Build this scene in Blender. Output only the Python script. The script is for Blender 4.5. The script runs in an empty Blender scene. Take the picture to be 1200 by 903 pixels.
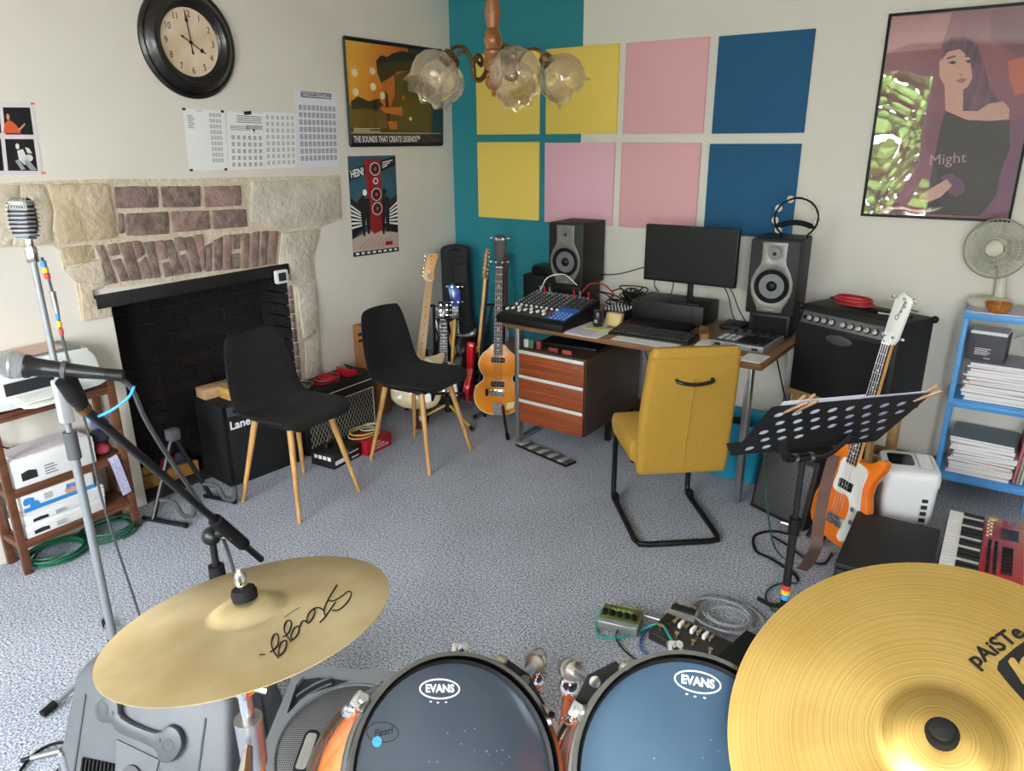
import bpy, bmesh, math, random
from mathutils import Vector, Matrix, Quaternion
from math import sin, cos, pi, radians as R
random.seed(7)
SC = bpy.context.scene
COL = SC.collection

# ------------------------------------------------------------------ camera
FPX = 860.0
YAW, PIT, ROL = R(-33.931), R(18.509), R(-0.38)
CAM = Vector((3.367, -4.279, 1.72))
_fw = Vector((sin(YAW)*cos(PIT), cos(YAW)*cos(PIT), -sin(PIT)))
_r = Vector((cos(YAW), -sin(YAW), 0)); _u = _r.cross(_fw)
_r, _u = cos(ROL)*_r + sin(ROL)*_u, -sin(ROL)*_r + cos(ROL)*_u
cd = bpy.data.cameras.new('camera'); cam = bpy.data.objects.new('camera', cd); COL.objects.link(cam)
cd.sensor_fit = 'HORIZONTAL'; cd.sensor_width = 36.0; cd.lens = FPX/1200*36.0; cd.clip_start = 0.02
m = Matrix.Identity(4)
for i, a in enumerate((_r, _u, -_fw)):
    for k in range(3): m[k][i] = a[k]
m.translation = CAM; cam.matrix_world = m; SC.camera = cam

# ------------------------------------------------------------------ sky and exposure
w = bpy.data.worlds.new('sky'); SC.world = w; w.use_nodes = True
bg = w.node_tree.nodes['Background']
bg.inputs[0].default_value = (0.9, 0.95, 1.0, 1); bg.inputs[1].default_value = 23.0
vs = SC.view_settings
vs.view_transform = 'Standard'; vs.look = 'None'; vs.gamma = 1.0; vs.use_curve_mapping = False
vs.exposure = 0.66
SC.render.film_transparent = False
SC.cycles.max_bounces = 10; SC.cycles.diffuse_bounces = 6; SC.cycles.transparent_max_bounces = 16
SC.cycles.sample_clamp_indirect = 8.0; SC.cycles.caustics_reflective = False; SC.cycles.caustics_refractive = False

# ------------------------------------------------------------------ points of the place, surveyed from the photograph
def ray(x, y): return _fw + _r*((x-600)/FPX) - _u*((y-451.5)/FPX)
def atZ(x, y, z=0.0): d = ray(x, y); return CAM + d*((z-CAM.z)/d.z)
def atX(x, y, v=0.0): d = ray(x, y); return CAM + d*((v-CAM.x)/d.x)
def atY(x, y, v=0.0): d = ray(x, y); return CAM + d*((v-CAM.y)/d.y)
def atP(x, y, o, n):
    d = ray(x, y); o = Vector(o); n = Vector(n); return CAM + d*((o-CAM).dot(n)/d.dot(n))

# ------------------------------------------------------------------ materials
def lin(h):
    h = h.lstrip('#'); c = [int(h[i:i+2], 16)/255 for i in (0, 2, 4)]
    return tuple((v/12.92 if v <= 0.04045 else ((v+0.055)/1.055)**2.4) for v in c) + (1.0,)
MATS = {}
def mat(name, col, rough=0.5, metal=0.0, var=0.0, vscale=8.0, bump=0.0, bscale=60.0, coat=0.0, stretch=None, col2=None, spec=None, aniso=0.0, detail=4.0):
    if name in MATS: return MATS[name]
    M = bpy.data.materials.new(name); M.use_nodes = True; nt = M.node_tree; N = nt.nodes; L = nt.links
    b = N['Principled BSDF']; b.inputs['Roughness'].default_value = rough; b.inputs['Metallic'].default_value = metal
    c = lin(col); b.inputs['Base Color'].default_value = c
    if coat: b.inputs['Coat Weight'].default_value = coat; b.inputs['Coat Roughness'].default_value = 0.06
    if spec is not None: b.inputs['Specular IOR Level'].default_value = spec
    if aniso: b.inputs['Anisotropic'].default_value = aniso
    tc = N.new('ShaderNodeTexCoord'); src = tc.outputs['Object']
    if stretch:
        mp = N.new('ShaderNodeMapping'); mp.inputs['Scale'].default_value = stretch; L.new(src, mp.inputs[0]); src = mp.outputs[0]
    if var or col2:
        n = N.new('ShaderNodeTexNoise'); n.inputs['Scale'].default_value = vscale; n.inputs['Detail'].default_value = detail; L.new(src, n.inputs[0])
        rp = N.new('ShaderNodeValToRGB'); L.new(n.outputs[0], rp.inputs[0])
        rp.color_ramp.elements[0].position = 0.32; rp.color_ramp.elements[1].position = 0.68
        if col2: ca, cb = lin(col2), c
        else: ca = tuple(x*(1-var) for x in c[:3])+(1,); cb = tuple(min(1, x*(1+var)) for x in c[:3])+(1,)
        rp.color_ramp.elements[0].color = ca; rp.color_ramp.elements[1].color = cb
        L.new(rp.outputs[0], b.inputs['Base Color'])
    if bump:
        n = N.new('ShaderNodeTexNoise'); n.inputs['Scale'].default_value = bscale; n.inputs['Detail'].default_value = 4; L.new(src, n.inputs[0])
        bp = N.new('ShaderNodeBump'); bp.inputs['Strength'].default_value = bump; bp.inputs['Distance'].default_value = 0.01
        L.new(n.outputs[0], bp.inputs['Height']); L.new(bp.outputs[0], b.inputs['Normal'])
    MATS[name] = M; return M
def wood(name, c1, c2, axis=0, scale=14.0, rough=0.45, squash=14.0, coat=0.0):
    if name in MATS: return MATS[name]
    s = [squash]*3; s[axis] = 1.0
    return mat(name, c1, rough, col2=c2, vscale=scale/ squash * 3, stretch=s, bump=0.05, bscale=20, coat=coat, detail=6)
def emis(name, col, s):
    M = bpy.data.materials.new(name); M.use_nodes = True; b = M.node_tree.nodes['Principled BSDF']
    b.inputs['Base Color'].default_value = lin(col); b.inputs['Emission Color'].default_value = lin(col); b.inputs['Emission Strength'].default_value = s
    return M
def pane(name, tint='#ffffff', ior=1.5, wavy=0.0, rough=0.0, add=0.0, wscale=3.0):
    M = bpy.data.materials.new(name); M.use_nodes = True; nt = M.node_tree; N = nt.nodes; L = nt.links
    N.remove(N['Principled BSDF']); out = N['Material Output']
    t = N.new('ShaderNodeBsdfTransparent'); t.inputs[0].default_value = lin(tint)
    g = N.new('ShaderNodeBsdfGlossy'); g.inputs['Roughness'].default_value = rough; lw = N.new('ShaderNodeLayerWeight')
    f0 = ((ior-1)/(ior+1))**2+add; pw = N.new('ShaderNodeMath'); pw.operation = 'POWER'; pw.inputs[1].default_value = 4.0; L.new(lw.outputs['Facing'], pw.inputs[0])
    ad = N.new('ShaderNodeMath'); ad.operation = 'MULTIPLY_ADD'; ad.inputs[1].default_value = 1-f0; ad.inputs[2].default_value = f0; L.new(pw.outputs[0], ad.inputs[0])
    mx = N.new('ShaderNodeMixShader'); L.new(ad.outputs[0], mx.inputs[0]); L.new(t.outputs[0], mx.inputs[1]); L.new(g.outputs[0], mx.inputs[2]); L.new(mx.outputs[0], out.inputs[0])
    if wavy:
        tc = N.new('ShaderNodeTexCoord'); n = N.new('ShaderNodeTexNoise'); n.inputs['Scale'].default_value = wscale; n.inputs['Detail'].default_value = 0.5
        L.new(tc.outputs['Object'], n.inputs[0]); bp = N.new('ShaderNodeBump'); bp.inputs['Strength'].default_value = 1.0; bp.inputs['Distance'].default_value = wavy
        L.new(n.outputs[0], bp.inputs['Height']); L.new(bp.outputs[0], g.inputs['Normal'])
    return M

# ------------------------------------------------------------------ mesh helpers
def fr(o, x, y):
    x = Vector(x).normalized(); y = Vector(y); y = (y - x*y.dot(x)).normalized(); z = x.cross(y); M = Matrix.Identity(4)
    for i, a in enumerate((x, y, z)):
        for k in range(3): M[k][i] = a[k]
    M.translation = Vector(o); return M
def tr(x=0, y=0, z=0): return Matrix.Translation((x, y, z))
def rot(a, ax='Z'): return Matrix.Rotation(R(a), 4, ax)
class MB:
    def __init__(s, M=None): s.v = []; s.f = []; s.M = M or Matrix.Identity(4)
    def add(s, vs, fs, M=None):
        T = s.M @ M if M is not None else s.M
        o = len(s.v); s.v += [T @ Vector(v) for v in vs]; s.f += [tuple(i+o for i in f) for f in fs]; return s
    def box(s, c, d, M=None, top=None):
        x, y, z = d[0]/2, d[1]/2, d[2]/2; a, b = (top if top else (1, 1))
        v = [(-x, -y, -z), (x, -y, -z), (x, y, -z), (-x, y, -z), (-x*a, -y*b, z), (x*a, -y*b, z), (x*a, y*b, z), (-x*a, y*b, z)]
        return s.add([(p[0]+c[0], p[1]+c[1], p[2]+c[2]) for p in v], [(0, 3, 2, 1), (4, 5, 6, 7), (0, 1, 5, 4), (1, 2, 6, 5), (2, 3, 7, 6), (3, 0, 4, 7)], M)
    def bx(s, x0, x1, y0, y1, z0, z1, M=None): return s.box(((x0+x1)/2, (y0+y1)/2, (z0+z1)/2), (x1-x0, y1-y0, z1-z0), M)
    def tube(s, path, r, n=8, closed=False, M=None, caps=True, flat=1.0):
        P = [Vector(p) for p in path]; k = len(P); rs = r if isinstance(r, (list, tuple)) else [r]*k
        T = []
        for i in range(k):
            a = P[(i-1) % k] if (closed or i > 0) else P[i]; b = P[(i+1) % k] if (closed or i < k-1) else P[i]
            t = (b-a); T.append(t.normalized() if t.length > 1e-9 else Vector((0, 0, 1)))
        up = Vector((0, 0, 1)) if abs(T[0].z) < 0.9 else Vector((1, 0, 0))
        nrm = (up - T[0]*up.dot(T[0])).normalized(); vs = []
        for i in range(k):
            if i: q = T[i-1].rotation_difference(T[i]); nrm = (q @ nrm); nrm = (nrm - T[i]*nrm.dot(T[i])).normalized()
            bn = T[i].cross(nrm)
            for j in range(n):
                a = 2*pi*j/n; vs.append(P[i] + (nrm*cos(a)*flat + bn*sin(a))*rs[i])
        fs = []
        for i in range(k if closed else k-1):
            i2 = (i+1) % k
            for j in range(n): j2 = (j+1) % n; fs.append((i*n+j, i*n+j2, i2*n+j2, i2*n+j))
        if caps and not closed: fs.append(tuple(range(n-1, -1, -1))); fs.append(tuple((k-1)*n+j for j in range(n)))
        return s.add(vs, fs, M)
    def cyl(s, a, b, r0, r1=None, n=16, M=None, caps=True): return s.tube([a, b], [r0, r0 if r1 is None else r1], n, False, M, caps)
    def lathe(s, prof, n=32, M=None, caps=True, sx=1.0, sy=1.0):
        vs = []; k = len(prof)
        for (r, z) in prof:
            for j in range(n): a = 2*pi*j/n; vs.append((r*cos(a)*sx, r*sin(a)*sy, z))
        fs = []
        for i in range(k-1):
            for j in range(n): j2 = (j+1) % n; fs.append((i*n+j, i*n+j2, (i+1)*n+j2, (i+1)*n+j))
        if caps:
            if prof[0][0] > 1e-6: fs.append(tuple(range(n-1, -1, -1)))
            if prof[-1][0] > 1e-6: fs.append(tuple((k-1)*n+j for j in range(n)))
        return s.add(vs, fs, M)
    def ball(s, c, r, nu=16, nv=10, M=None):
        rr = r if isinstance(r, (list, tuple)) else (r, r, r); c = Vector(c); vs = []; fs = []
        for i in range(nv+1):
            t = pi*i/nv
            for j in range(nu): a = 2*pi*j/nu; vs.append((c.x+rr[0]*sin(t)*cos(a), c.y+rr[1]*sin(t)*sin(a), c.z-rr[2]*cos(t)))
        for i in range(nv):
            for j in range(nu): j2 = (j+1) % nu; fs.append((i*nu+j, i*nu+j2, (i+1)*nu+j2, (i+1)*nu+j))
        return s.add(vs, fs, M)
    def prism(s, poly, z0, z1, M=None, holes=None):
        if holes:   # fill outer + holes by bmesh
            bm = bmesh.new(); es = []
            for loop in [poly]+holes:
                vv = [bm.verts.new((p[0], p[1], 0)) for p in loop]
                es += [bm.edges.new((vv[i], vv[(i+1) % len(vv)])) for i in range(len(vv))]
            bmesh.ops.triangle_fill(bm, use_beauty=True, use_dissolve=False, edges=es)
            bm.verts.index_update(); V0 = [(v.co.x, v.co.y) for v in bm.verts]; F = [tuple(v.index for v in f.verts) for f in bm.faces]; bm.free()
            F2 = []
            for f in F:
                a, b, c = (V0[i] for i in f[:3]); F2.append(f if (b[0]-a[0])*(c[1]-a[1])-(b[1]-a[1])*(c[0]-a[0]) > 0 else f[::-1])
            n = len(V0); vs = [(x, y, z0) for x, y in V0]+[(x, y, z1) for x, y in V0]
            fs = [f[::-1] for f in F2]+[tuple(i+n for i in f) for f in F2]; o = 0
            for q, loop in enumerate([poly]+holes):
                k = len(loop); ar = sum(loop[i][0]*loop[(i+1) % k][1]-loop[(i+1) % k][0]*loop[i][1] for i in range(k)); 
                for i in range(k):
                    a, b = o+i, o+(i+1) % k; fc = (a, b, b+n, a+n)
                    fs.append(fc if (ar > 0) == (q == 0) else fc[::-1])
                o += k
            return s.add(vs, fs, M)
        n = len(poly); ar = sum(poly[i][0]*poly[(i+1) % n][1]-poly[(i+1) % n][0]*poly[i][1] for i in range(n))
        if ar < 0: poly = poly[::-1]
        vs = [(x, y, z0) for x, y in poly]+[(x, y, z1) for x, y in poly]
        fs = [tuple(range(n-1, -1, -1)), tuple(range(n, 2*n))]+[(i, (i+1) % n, (i+1) % n+n, i+n) for i in range(n)]
        return s.add(vs, fs, M)
    def loft(s, rings, M=None, caps=True, closed=True):
        n = len(rings[0]); vs = [p for r_ in rings for p in r_]; fs = []
        for i in range(len(rings)-1):
            for j in range(n if closed else n-1): j2 = (j+1) % n; fs.append((i*n+j, i*n+j2, (i+1)*n+j2, (i+1)*n+j))
        if caps: fs.append(tuple(range(n-1, -1, -1))); fs.append(tuple((len(rings)-1)*n+j for j in range(n)))
        return s.add(vs, fs, M)
    def mesh(s, name, bevel=0.0, seg=2, ang=35, smooth=True, sub=0, fixn=False):
        me = bpy.data.meshes.new(name); me.from_pydata(s.v, [], s.f)
        if bevel or fixn or sub:
            bm = bmesh.new(); bm.from_mesh(me)
            if fixn: bmesh.ops.recalc_face_normals(bm, faces=bm.faces)
            if bevel:
                ed = [e for e in bm.edges if len(e.link_faces) == 2 and e.calc_face_angle(0) > R(ang)]
                bmesh.ops.bevel(bm, geom=ed, offset=bevel, segments=seg, affect='EDGES', profile=0.5, clamp_overlap=True)
            bm.to_mesh(me); bm.free()
        me.update()
        if smooth:
            me.polygons.foreach_set('use_smooth', [True]*len(me.polygons)); me.set_sharp_from_angle(angle=R(42))
        return me
    def obj(s, name, material, parent=None, bevel=0.0, seg=2, smooth=True, ang=35, fixn=False, sub=0):
        me = s.mesh(name, bevel, seg, ang, smooth, 0, fixn); o = bpy.data.objects.new(name, me); COL.objects.link(o)
        if material: me.materials.append(material)
        if parent is not None: o.parent = parent
        if sub: md = o.modifiers.new('s', 'SUBSURF'); md.levels = sub; md.render_levels = sub
        return o
def inst(me, name, parent=None, loc=(0, 0, 0), rz=0.0, M=None, scale=None):
    o = bpy.data.objects.new(name, me); COL.objects.link(o)
    if parent is not None: o.parent = parent
    if M is not None: o.matrix_basis = M
    else: o.location = loc; o.rotation_euler = (0, 0, rz)
    if scale: o.scale = scale
    return o
def tag(o, label=None, cat=None, group=None, kind=None):
    for k, v in (('label', label), ('category', cat), ('group', group), ('kind', kind)):
        if v: o[k] = v
    return o
def thing(name, label, cat, loc=(0, 0, 0), rz=0.0, group=None, M=None):
    o = bpy.data.objects.new(name, None); COL.objects.link(o); o.empty_display_size = 0.05
    if M is not None: o.matrix_world = M
    else: o.location = loc; o.rotation_euler = (0, 0, R(rz))
    return tag(o, label, cat, group)
def copy_tree(o, parent=None):
    c = o.copy(); COL.objects.link(c); c.parent = parent
    for ch in [x for x in COL.objects if x.parent == o]: copy_tree(ch, c)
    return c
def text(s, size, material, parent, M, name='lettering', ext=0.0004, align='CENTER', shear=0.0, bold=0.0, sx=1.0, spacing=1.0):
    cu = bpy.data.curves.new('t', 'FONT'); cu.body = s; cu.size = size; cu.align_x = align; cu.align_y = 'CENTER'; cu.extrude = ext; cu.shear = shear; cu.offset = bold; cu.space_character = spacing
    cu.resolution_u = 3
    to = bpy.data.objects.new('t', cu); me = bpy.data.meshes.new_from_object(to); bpy.data.objects.remove(to); bpy.data.curves.remove(cu)
    me.name = name; me.materials.clear(); me.materials.append(material)
    if sx != 1.0: me.transform(Matrix.Diagonal((sx, 1, 1, 1)))
    o = bpy.data.objects.new(name, me); COL.objects.link(o)
    if parent is not None: o.parent = parent
    o.matrix_basis = M; return o
def circ(r, n=24, cx=0, cy=0, a0=0, a1=360, ry=None):
    full = abs(a1-a0) >= 360; k = n if full else n+1
    return [(cx+r*cos(R(a0+(a1-a0)*i/n)), cy+(ry or r)*sin(R(a0+(a1-a0)*i/n))) for i in range(k)]
def rrect(w, h, r, n=4, cx=0, cy=0):
    out = []
    for qx, qy, a in ((1, -1, -90), (1, 1, 0), (-1, 1, 90), (-1, -1, 180)):
        for i in range(n+1): t = R(a+90*i/n); out.append((cx+qx*(w/2-r)+r*cos(t), cy+qy*(h/2-r)+r*sin(t)))
    return out
def spline(pts, n=8, closed=False):
    P = [Vector(p) for p in pts]; k = len(P); out = []
    for i in range(k if closed else k-1):
        if closed: a, b, c, d = P[(i-1) % k], P[i], P[(i+1) % k], P[(i+2) % k]
        else: b, c = P[i], P[i+1]; a = P[i-1] if i else b*2-c; d = P[i+2] if i+2 < k else c*2-b
        for j in range(n):
            t = j/n; out.append(0.5*((2*b)+(c-a)*t+(2*a-5*b+4*c-d)*t*t+(3*b-a-3*c+d)*t**3))
    if not closed: out.append(P[-1])
    return out
def sp2(pts, n=6, closed=True): return [(p.x, p.y) for p in spline([(x, y, 0) for x, y in pts], n, closed)]
def cord(name, label, pts, r, material, cat='cable', group=None, n=7):
    o = MB().tube(spline(pts, n), r, 6).obj(name, material); return tag(o, label, cat, group)
def coil(c, r, turns, n=20, dz=0.004, jit=0.01, sy=1.0, seed=1):
    rg = random.Random(seed); ph = rg.random()*6; out = []
    for i in range(turns*n+1):
        a = 2*pi*i/n; k = 1+jit/r*sin(a*0.31+ph)+jit/r*0.6*sin(a*1.13+ph*2); out.append((c[0]+r*k*cos(a), c[1]+r*k*sin(a)*sy, c[2]+dz*i/n+0.002*sin(a*0.7+ph)))
    return out

# common materials
BLACK = mat('black_plastic', '#0e0e0f', 0.5, spec=0.35)
BLACKM = mat('black_metal', '#0c0c0d', 0.38, spec=0.5)
RUBBER = mat('black_rubber', '#0e0e0f', 0.8, spec=0.3)
CHROME = mat('chrome', '#d9dadc', 0.12, 1.0)
STEEL = mat('brushed_steel', '#a9a9aa', 0.35, 0.9)
WHITE = mat('white_plastic', '#dfe0dd', 0.4)
PAPER = mat('white_paper', '#e2e2e2', 0.8)
INK = mat('black_ink', '#1c1c20', 0.8)
GREYINK = mat('grey_ink', '#6e6f76', 0.8)
WHITEINK = mat('white_ink', '#ececea', 0.6)
RED = mat('red_plastic', '#b51722', 0.35)
VINYL = mat('black_vinyl', '#0d0d0f', 0.6, bump=0.25, bscale=350)
FABRIC_BLACK = mat('black_fabric', '#0f0f11', 0.92, var=0.25, vscale=260, bump=0.3, bscale=500)
GRILLE = mat('grille_cloth', '#0b0b0c', 0.85, var=0.3, vscale=500, bump=0.3, bscale=700)
GOLD = mat('brass', '#8a6a35', 0.35, 0.9)
# ------------------------------------------------------------------ the room
XR, YR, ZC = 4.75, -5.9, 2.68
PLASTER = mat('cream_plaster', '#d6d1c7', 0.85, var=0.025, vscale=2.2, bump=0.12, bscale=9)
def carpet_mat():
    M = bpy.data.materials.new('carpet'); M.use_nodes = True; nt = M.node_tree; N = nt.nodes; L = nt.links; b = N['Principled BSDF']
    b.inputs['Roughness'].default_value = 0.95; b.inputs['Specular IOR Level'].default_value = 0.1
    tc = N.new('ShaderNodeTexCoord')
    n1 = N.new('ShaderNodeTexNoise'); n1.inputs['Scale'].default_value = 135; n1.inputs['Detail'].default_value = 3; n1.inputs['Roughness'].default_value = 0.75
    n2 = N.new('ShaderNodeTexNoise'); n2.inputs['Scale'].default_value = 2.5; n2.inputs['Detail'].default_value = 2
    L.new(tc.outputs['Object'], n1.inputs[0]); L.new(tc.outputs['Object'], n2.inputs[0])
    rp = N.new('ShaderNodeValToRGB'); e = rp.color_ramp.elements; e[0].position = 0.37; e[0].color = lin('#4d5361'); e[1].position = 0.63; e[1].color = lin('#d8dce6')
    k = e.new(0.5); k.color = lin('#a4aab7'); L.new(n1.outputs[0], rp.inputs[0])
    mx = N.new('ShaderNodeMixRGB'); mx.blend_type = 'MULTIPLY'; mx.inputs[0].default_value = 1
    r2 = N.new('ShaderNodeValToRGB'); r2.color_ramp.elements[0].color = (0.9, 0.9, 0.9, 1); r2.color_ramp.elements[0].position = 0.35; r2.color_ramp.elements[1].position = 0.65
    L.new(n2.outputs[0], r2.inputs[0]); L.new(rp.outputs[0], mx.inputs[1]); L.new(r2.outputs[0], mx.inputs[2]); L.new(mx.outputs[0], b.inputs['Base Color'])
    bp = N.new('ShaderNodeBump'); bp.inputs['Strength'].default_value = 0.7; bp.inputs['Distance'].default_value = 0.006
    L.new(n1.outputs[0], bp.inputs['Height']); L.new(bp.outputs[0], b.inputs['Normal'])
    return M
def wall_paint_mat():
    M = bpy.data.materials.new('back_wall_paint'); M.use_nodes = True; nt = M.node_tree; N = nt.nodes; L = nt.links; b = N['Principled BSDF']
    b.inputs['Roughness'].default_value = 0.7
    tc = N.new('ShaderNodeTexCoord'); sx = N.new('ShaderNodeSeparateXYZ'); L.new(tc.outputs['Object'], sx.inputs[0])
    lt = N.new('ShaderNodeMath'); lt.operation = 'LESS_THAN'; lt.inputs[1].default_value = 1.022; L.new(sx.outputs[0], lt.inputs[0])
    n = N.new('ShaderNodeTexNoise'); n.inputs['Scale'].default_value = 2.0; L.new(tc.outputs['Object'], n.inputs[0])
    rp = N.new('ShaderNodeValToRGB'); rp.color_ramp.elements[0].color = lin('#d2cdc3'); rp.color_ramp.elements[1].color = lin('#d9d4ca'); L.new(n.outputs[0], rp.inputs[0])
    mx = N.new('ShaderNodeMixRGB'); mx.inputs[2].default_value = lin('#207c8a'); L.new(lt.outputs[0], mx.inputs[0]); L.new(rp.outputs[0], mx.inputs[1]); L.new(mx.outputs[0], b.inputs['Base Color'])
    n3 = N.new('ShaderNodeTexNoise'); n3.inputs['Scale'].default_value = 9; L.new(tc.outputs['Object'], n3.inputs[0])
    bp = N.new('ShaderNodeBump'); bp.inputs['Strength'].default_value = 0.1; bp.inputs['Distance'].default_value = 0.01; L.new(n3.outputs[0], bp.inputs['Height']); L.new(bp.outputs[0], b.inputs['Normal'])
    return M
def struct(o): o['kind'] = 'structure'; return o
struct(MB().bx(-0.75, XR, YR, 0.0, -0.1, 0).obj('floor', carpet_mat(), smooth=False))
struct(MB().bx(-0.2, XR, YR-0.2, 0.2, ZC, ZC+0.1).obj('ceiling', mat('ceiling_white', '#dcd9d2', 0.9), smooth=False))
struct(MB().bx(-0.2, XR+0.2, 0.0, 0.2, -0.1, ZC).obj('wall_back', wall_paint_mat(), smooth=False))
# left wall, with the firebox opening FY0..FY1 below FZ
FY0, FY1, FZ = -2.56, -1.55, 1.03
struct(MB().bx(-0.2, 0, YR, FY0, -0.1, ZC).bx(-0.2, 0, FY1, 0, -0.1, ZC).bx(-0.2, 0, FY0, FY1, FZ, ZC).obj('wall_left', PLASTER, smooth=False))
# rear wall with the window behind the camera
WX0, WX1, WZ0, WZ1 = 0.8, 2.42, 0.6, 2.45
VX0, VX1 = 3.4, 4.55  # opening for the added second window
struct(MB().bx(-0.2, WX0, YR-0.2, YR, -0.1, ZC).bx(WX1, VX0, YR-0.2, YR, -0.1, ZC).bx(VX1, XR, YR-0.2, YR, -0.1, ZC).bx(WX0, WX1, YR-0.2, YR, -0.1, WZ0).bx(WX0, WX1, YR-0.2, YR, WZ1, ZC).bx(VX0, VX1, YR-0.2, YR, -0.1, WZ0).bx(VX0, VX1, YR-0.2, YR, WZ1, ZC).obj('wall_rear', PLASTER, smooth=False))
struct(MB().bx(XR, XR+0.2, YR-0.2, 0, -0.1, ZC).obj('wall_right', PLASTER, smooth=False))
WFRAME = mat('white_window_paint', '#e4e2dc', 0.4)
def window(name, M, w_, h_):
    mb = MB(M); t = 0.055
    for a in (0, w_-t): mb.bx(a, a+t, 0, h_, -0.05, 0.0)
    for a in (0, h_-t): mb.bx(t, w_-t, a, a+t, -0.05, 0.0)
    mb.bx(w_/2-0.03, w_/2+0.03, t, h_-t, -0.05, 0.0)
    o = struct(mb.obj(name, WFRAME, bevel=0.004))
    for k in (0, 1):
        a0 = t if k == 0 else w_/2+0.03; a1 = w_/2-0.03 if k == 0 else w_-t
        MB(M).bx(a0, a1, t, h_-t, -0.028, -0.024).obj('pane', PANE, o, smooth=False)
PANE = pane('window_glass')
window('window_1', fr((WX1, YR-0.06, WZ0), (-1, 0, 0), (0, 0, 1)), WX1-WX0, WZ1-WZ0)
window('added_window', fr((VX1, YR-0.06, WZ0), (-1, 0, 0), (0, 0, 1)), VX1-VX0, WZ1-WZ0)  # unseen second window, added so more daylight reaches the back wall
def portal(M, w_, h_):
    l = bpy.data.lights.new('portal', 'AREA'); l.shape = 'RECTANGLE'; l.size = w_; l.size_y = h_; l.cycles.is_portal = True
    o = bpy.data.objects.new('window_portal', l); COL.objects.link(o); o.matrix_world = M
portal(fr(((WX0+WX1)/2, YR-0.21, (WZ0+WZ1)/2), (1, 0, 0), (0, 0, 1)), WX1-WX0, WZ1-WZ0)
portal(fr(((VX0+VX1)/2, YR-0.21, (WZ0+WZ1)/2), (1, 0, 0), (0, 0, 1)), VX1-VX0, WZ1-WZ0)
# wooden skirting along the back wall, and the garden outside the windows
struct(MB().bx(1.1, XR, -0.018, 0, 0, 0.09).obj('baseboard_back', wood('skirting_wood', '#8a6238', '#6b4726', 0), bevel=0.003))
LEAF = mat('hedge_leaf', '#86ad52', 0.6, col2='#2f4a1d', vscale=4.5)
GRASS = mat('pale_gravel', '#b9b3a6', 0.95, var=0.15, vscale=6)
struct(MB().bx(-14, 18, -22, YR-0.2, -0.45, -0.4).obj('ground', GRASS, smooth=False))
def hedge(c, l, h, ang, label, n=420):
    rg = random.Random(int(c[0]*10)+77); mb = MB(tr(*c) @ rot(ang))
    for i in range(n):
        x = rg.uniform(-l/2, l/2); z = rg.random()**0.7*h; y = rg.gauss(0, 0.35); s_ = rg.uniform(0.07, 0.17)
        mb.ball((x, y, z), (s_, s_*0.8, s_*0.7), 6, 4, M=None)
    return tag(mb.obj('garden_hedge', LEAF, smooth=False), label, 'hedge')
hedge((0.6, -12.5, -0.4), 7, 3.4, 0, 'tall green garden hedge outside the rear window', 2600)
# ------------------------------------------------------------------ fireplace
LIME = mat('limestone', '#cdc1b0', 0.9, col2='#b5a690', vscale=7, bump=0.9, bscale=38)
LIME2 = mat('limestone_ochre', '#c9b9a0', 0.9, col2='#ab9878', vscale=9, bump=0.9, bscale=38)
LIME3 = mat('limestone_pale', '#cdc6b8', 0.9, col2='#b9b1a1', vscale=8, bump=1.0, bscale=34)
MORTAR = mat('lime_mortar', '#cdc0a9', 0.95, var=0.12, vscale=30, bump=0.6, bscale=70)
BR = [mat('old_brick_%s' % k, a, 0.9, col2=b, vscale=26, bump=0.8, bscale=80) for k, a, b in (('plum', '#99807a', '#6f5a55'), ('brown', '#927e73', '#65544d'), ('rose', '#a4877d', '#7c645c'), ('grey', '#85796f', '#59524d'))]
SOOT = mat('sooty_brick', '#0d0b0a', 0.8, col2='#050505', vscale=9, bump=0.6, bscale=60)
SOOT2 = mat('sooty_brown_brick', '#241813', 0.85, col2='#080706', vscale=14, bump=0.6, bscale=60)
SOOTM = mat('sooty_mortar', '#2c2825', 0.9, var=0.5, vscale=12)
fp = thing('fireplace', 'open fireplace with limestone and old brick surround and black sooty hearth', 'fireplace', (0, -2.05, 0))
INV = fp.matrix_world.inverted() if False else tr(0, 2.05, 0)
def zw(x, y): q = atX(x/2.857, 180+y/2.857); return (q.y, q.z)
WL = INV @ fr((0, 0, 0), (0, 1, 0), (0, 0, 1))     # wall frame: x along the wall, y up, z into the room
bed = [(-10, 100), (130, 92), (360, 84), (620, 84), (850, 78), (1136, 72), (1144, 220), (1072, 246), (1056, 318), (1048, 345), (1056, 440), (1070, 600), (1092, 1000), (1020, 1000), (1000, 640), (985, 440), (968, 430), (968, 382), (306, 455), (306, 488), (366, 488), (372, 548), (272, 560), (252, 430), (212, 392), (196, 320), (170, 306), (-10, 316)]
MB(WL).prism([zw(*p) for p in bed], 0.0005, 0.006).obj('mortar_bed', MORTAR, fp, fixn=True)
def rough(poly, z0, z1, name, m_, seed, jit=0.004, bev=0.0035):
    rg = random.Random(seed); out = []; k = len(poly)
    for i in range(k):
        a, b = poly[i], poly[(i+1) % k]; n = max(1, int(math.dist(a, b)/0.05))
        for j in range(n): t = j/n; out.append((a[0]+(b[0]-a[0])*t+rg.uniform(-jit, jit), a[1]+(b[1]-a[1])*t+rg.uniform(-jit, jit)))
    return MB(WL).prism(out, z0, z1).obj(name, m_, fp, bevel=bev, fixn=True)
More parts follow.
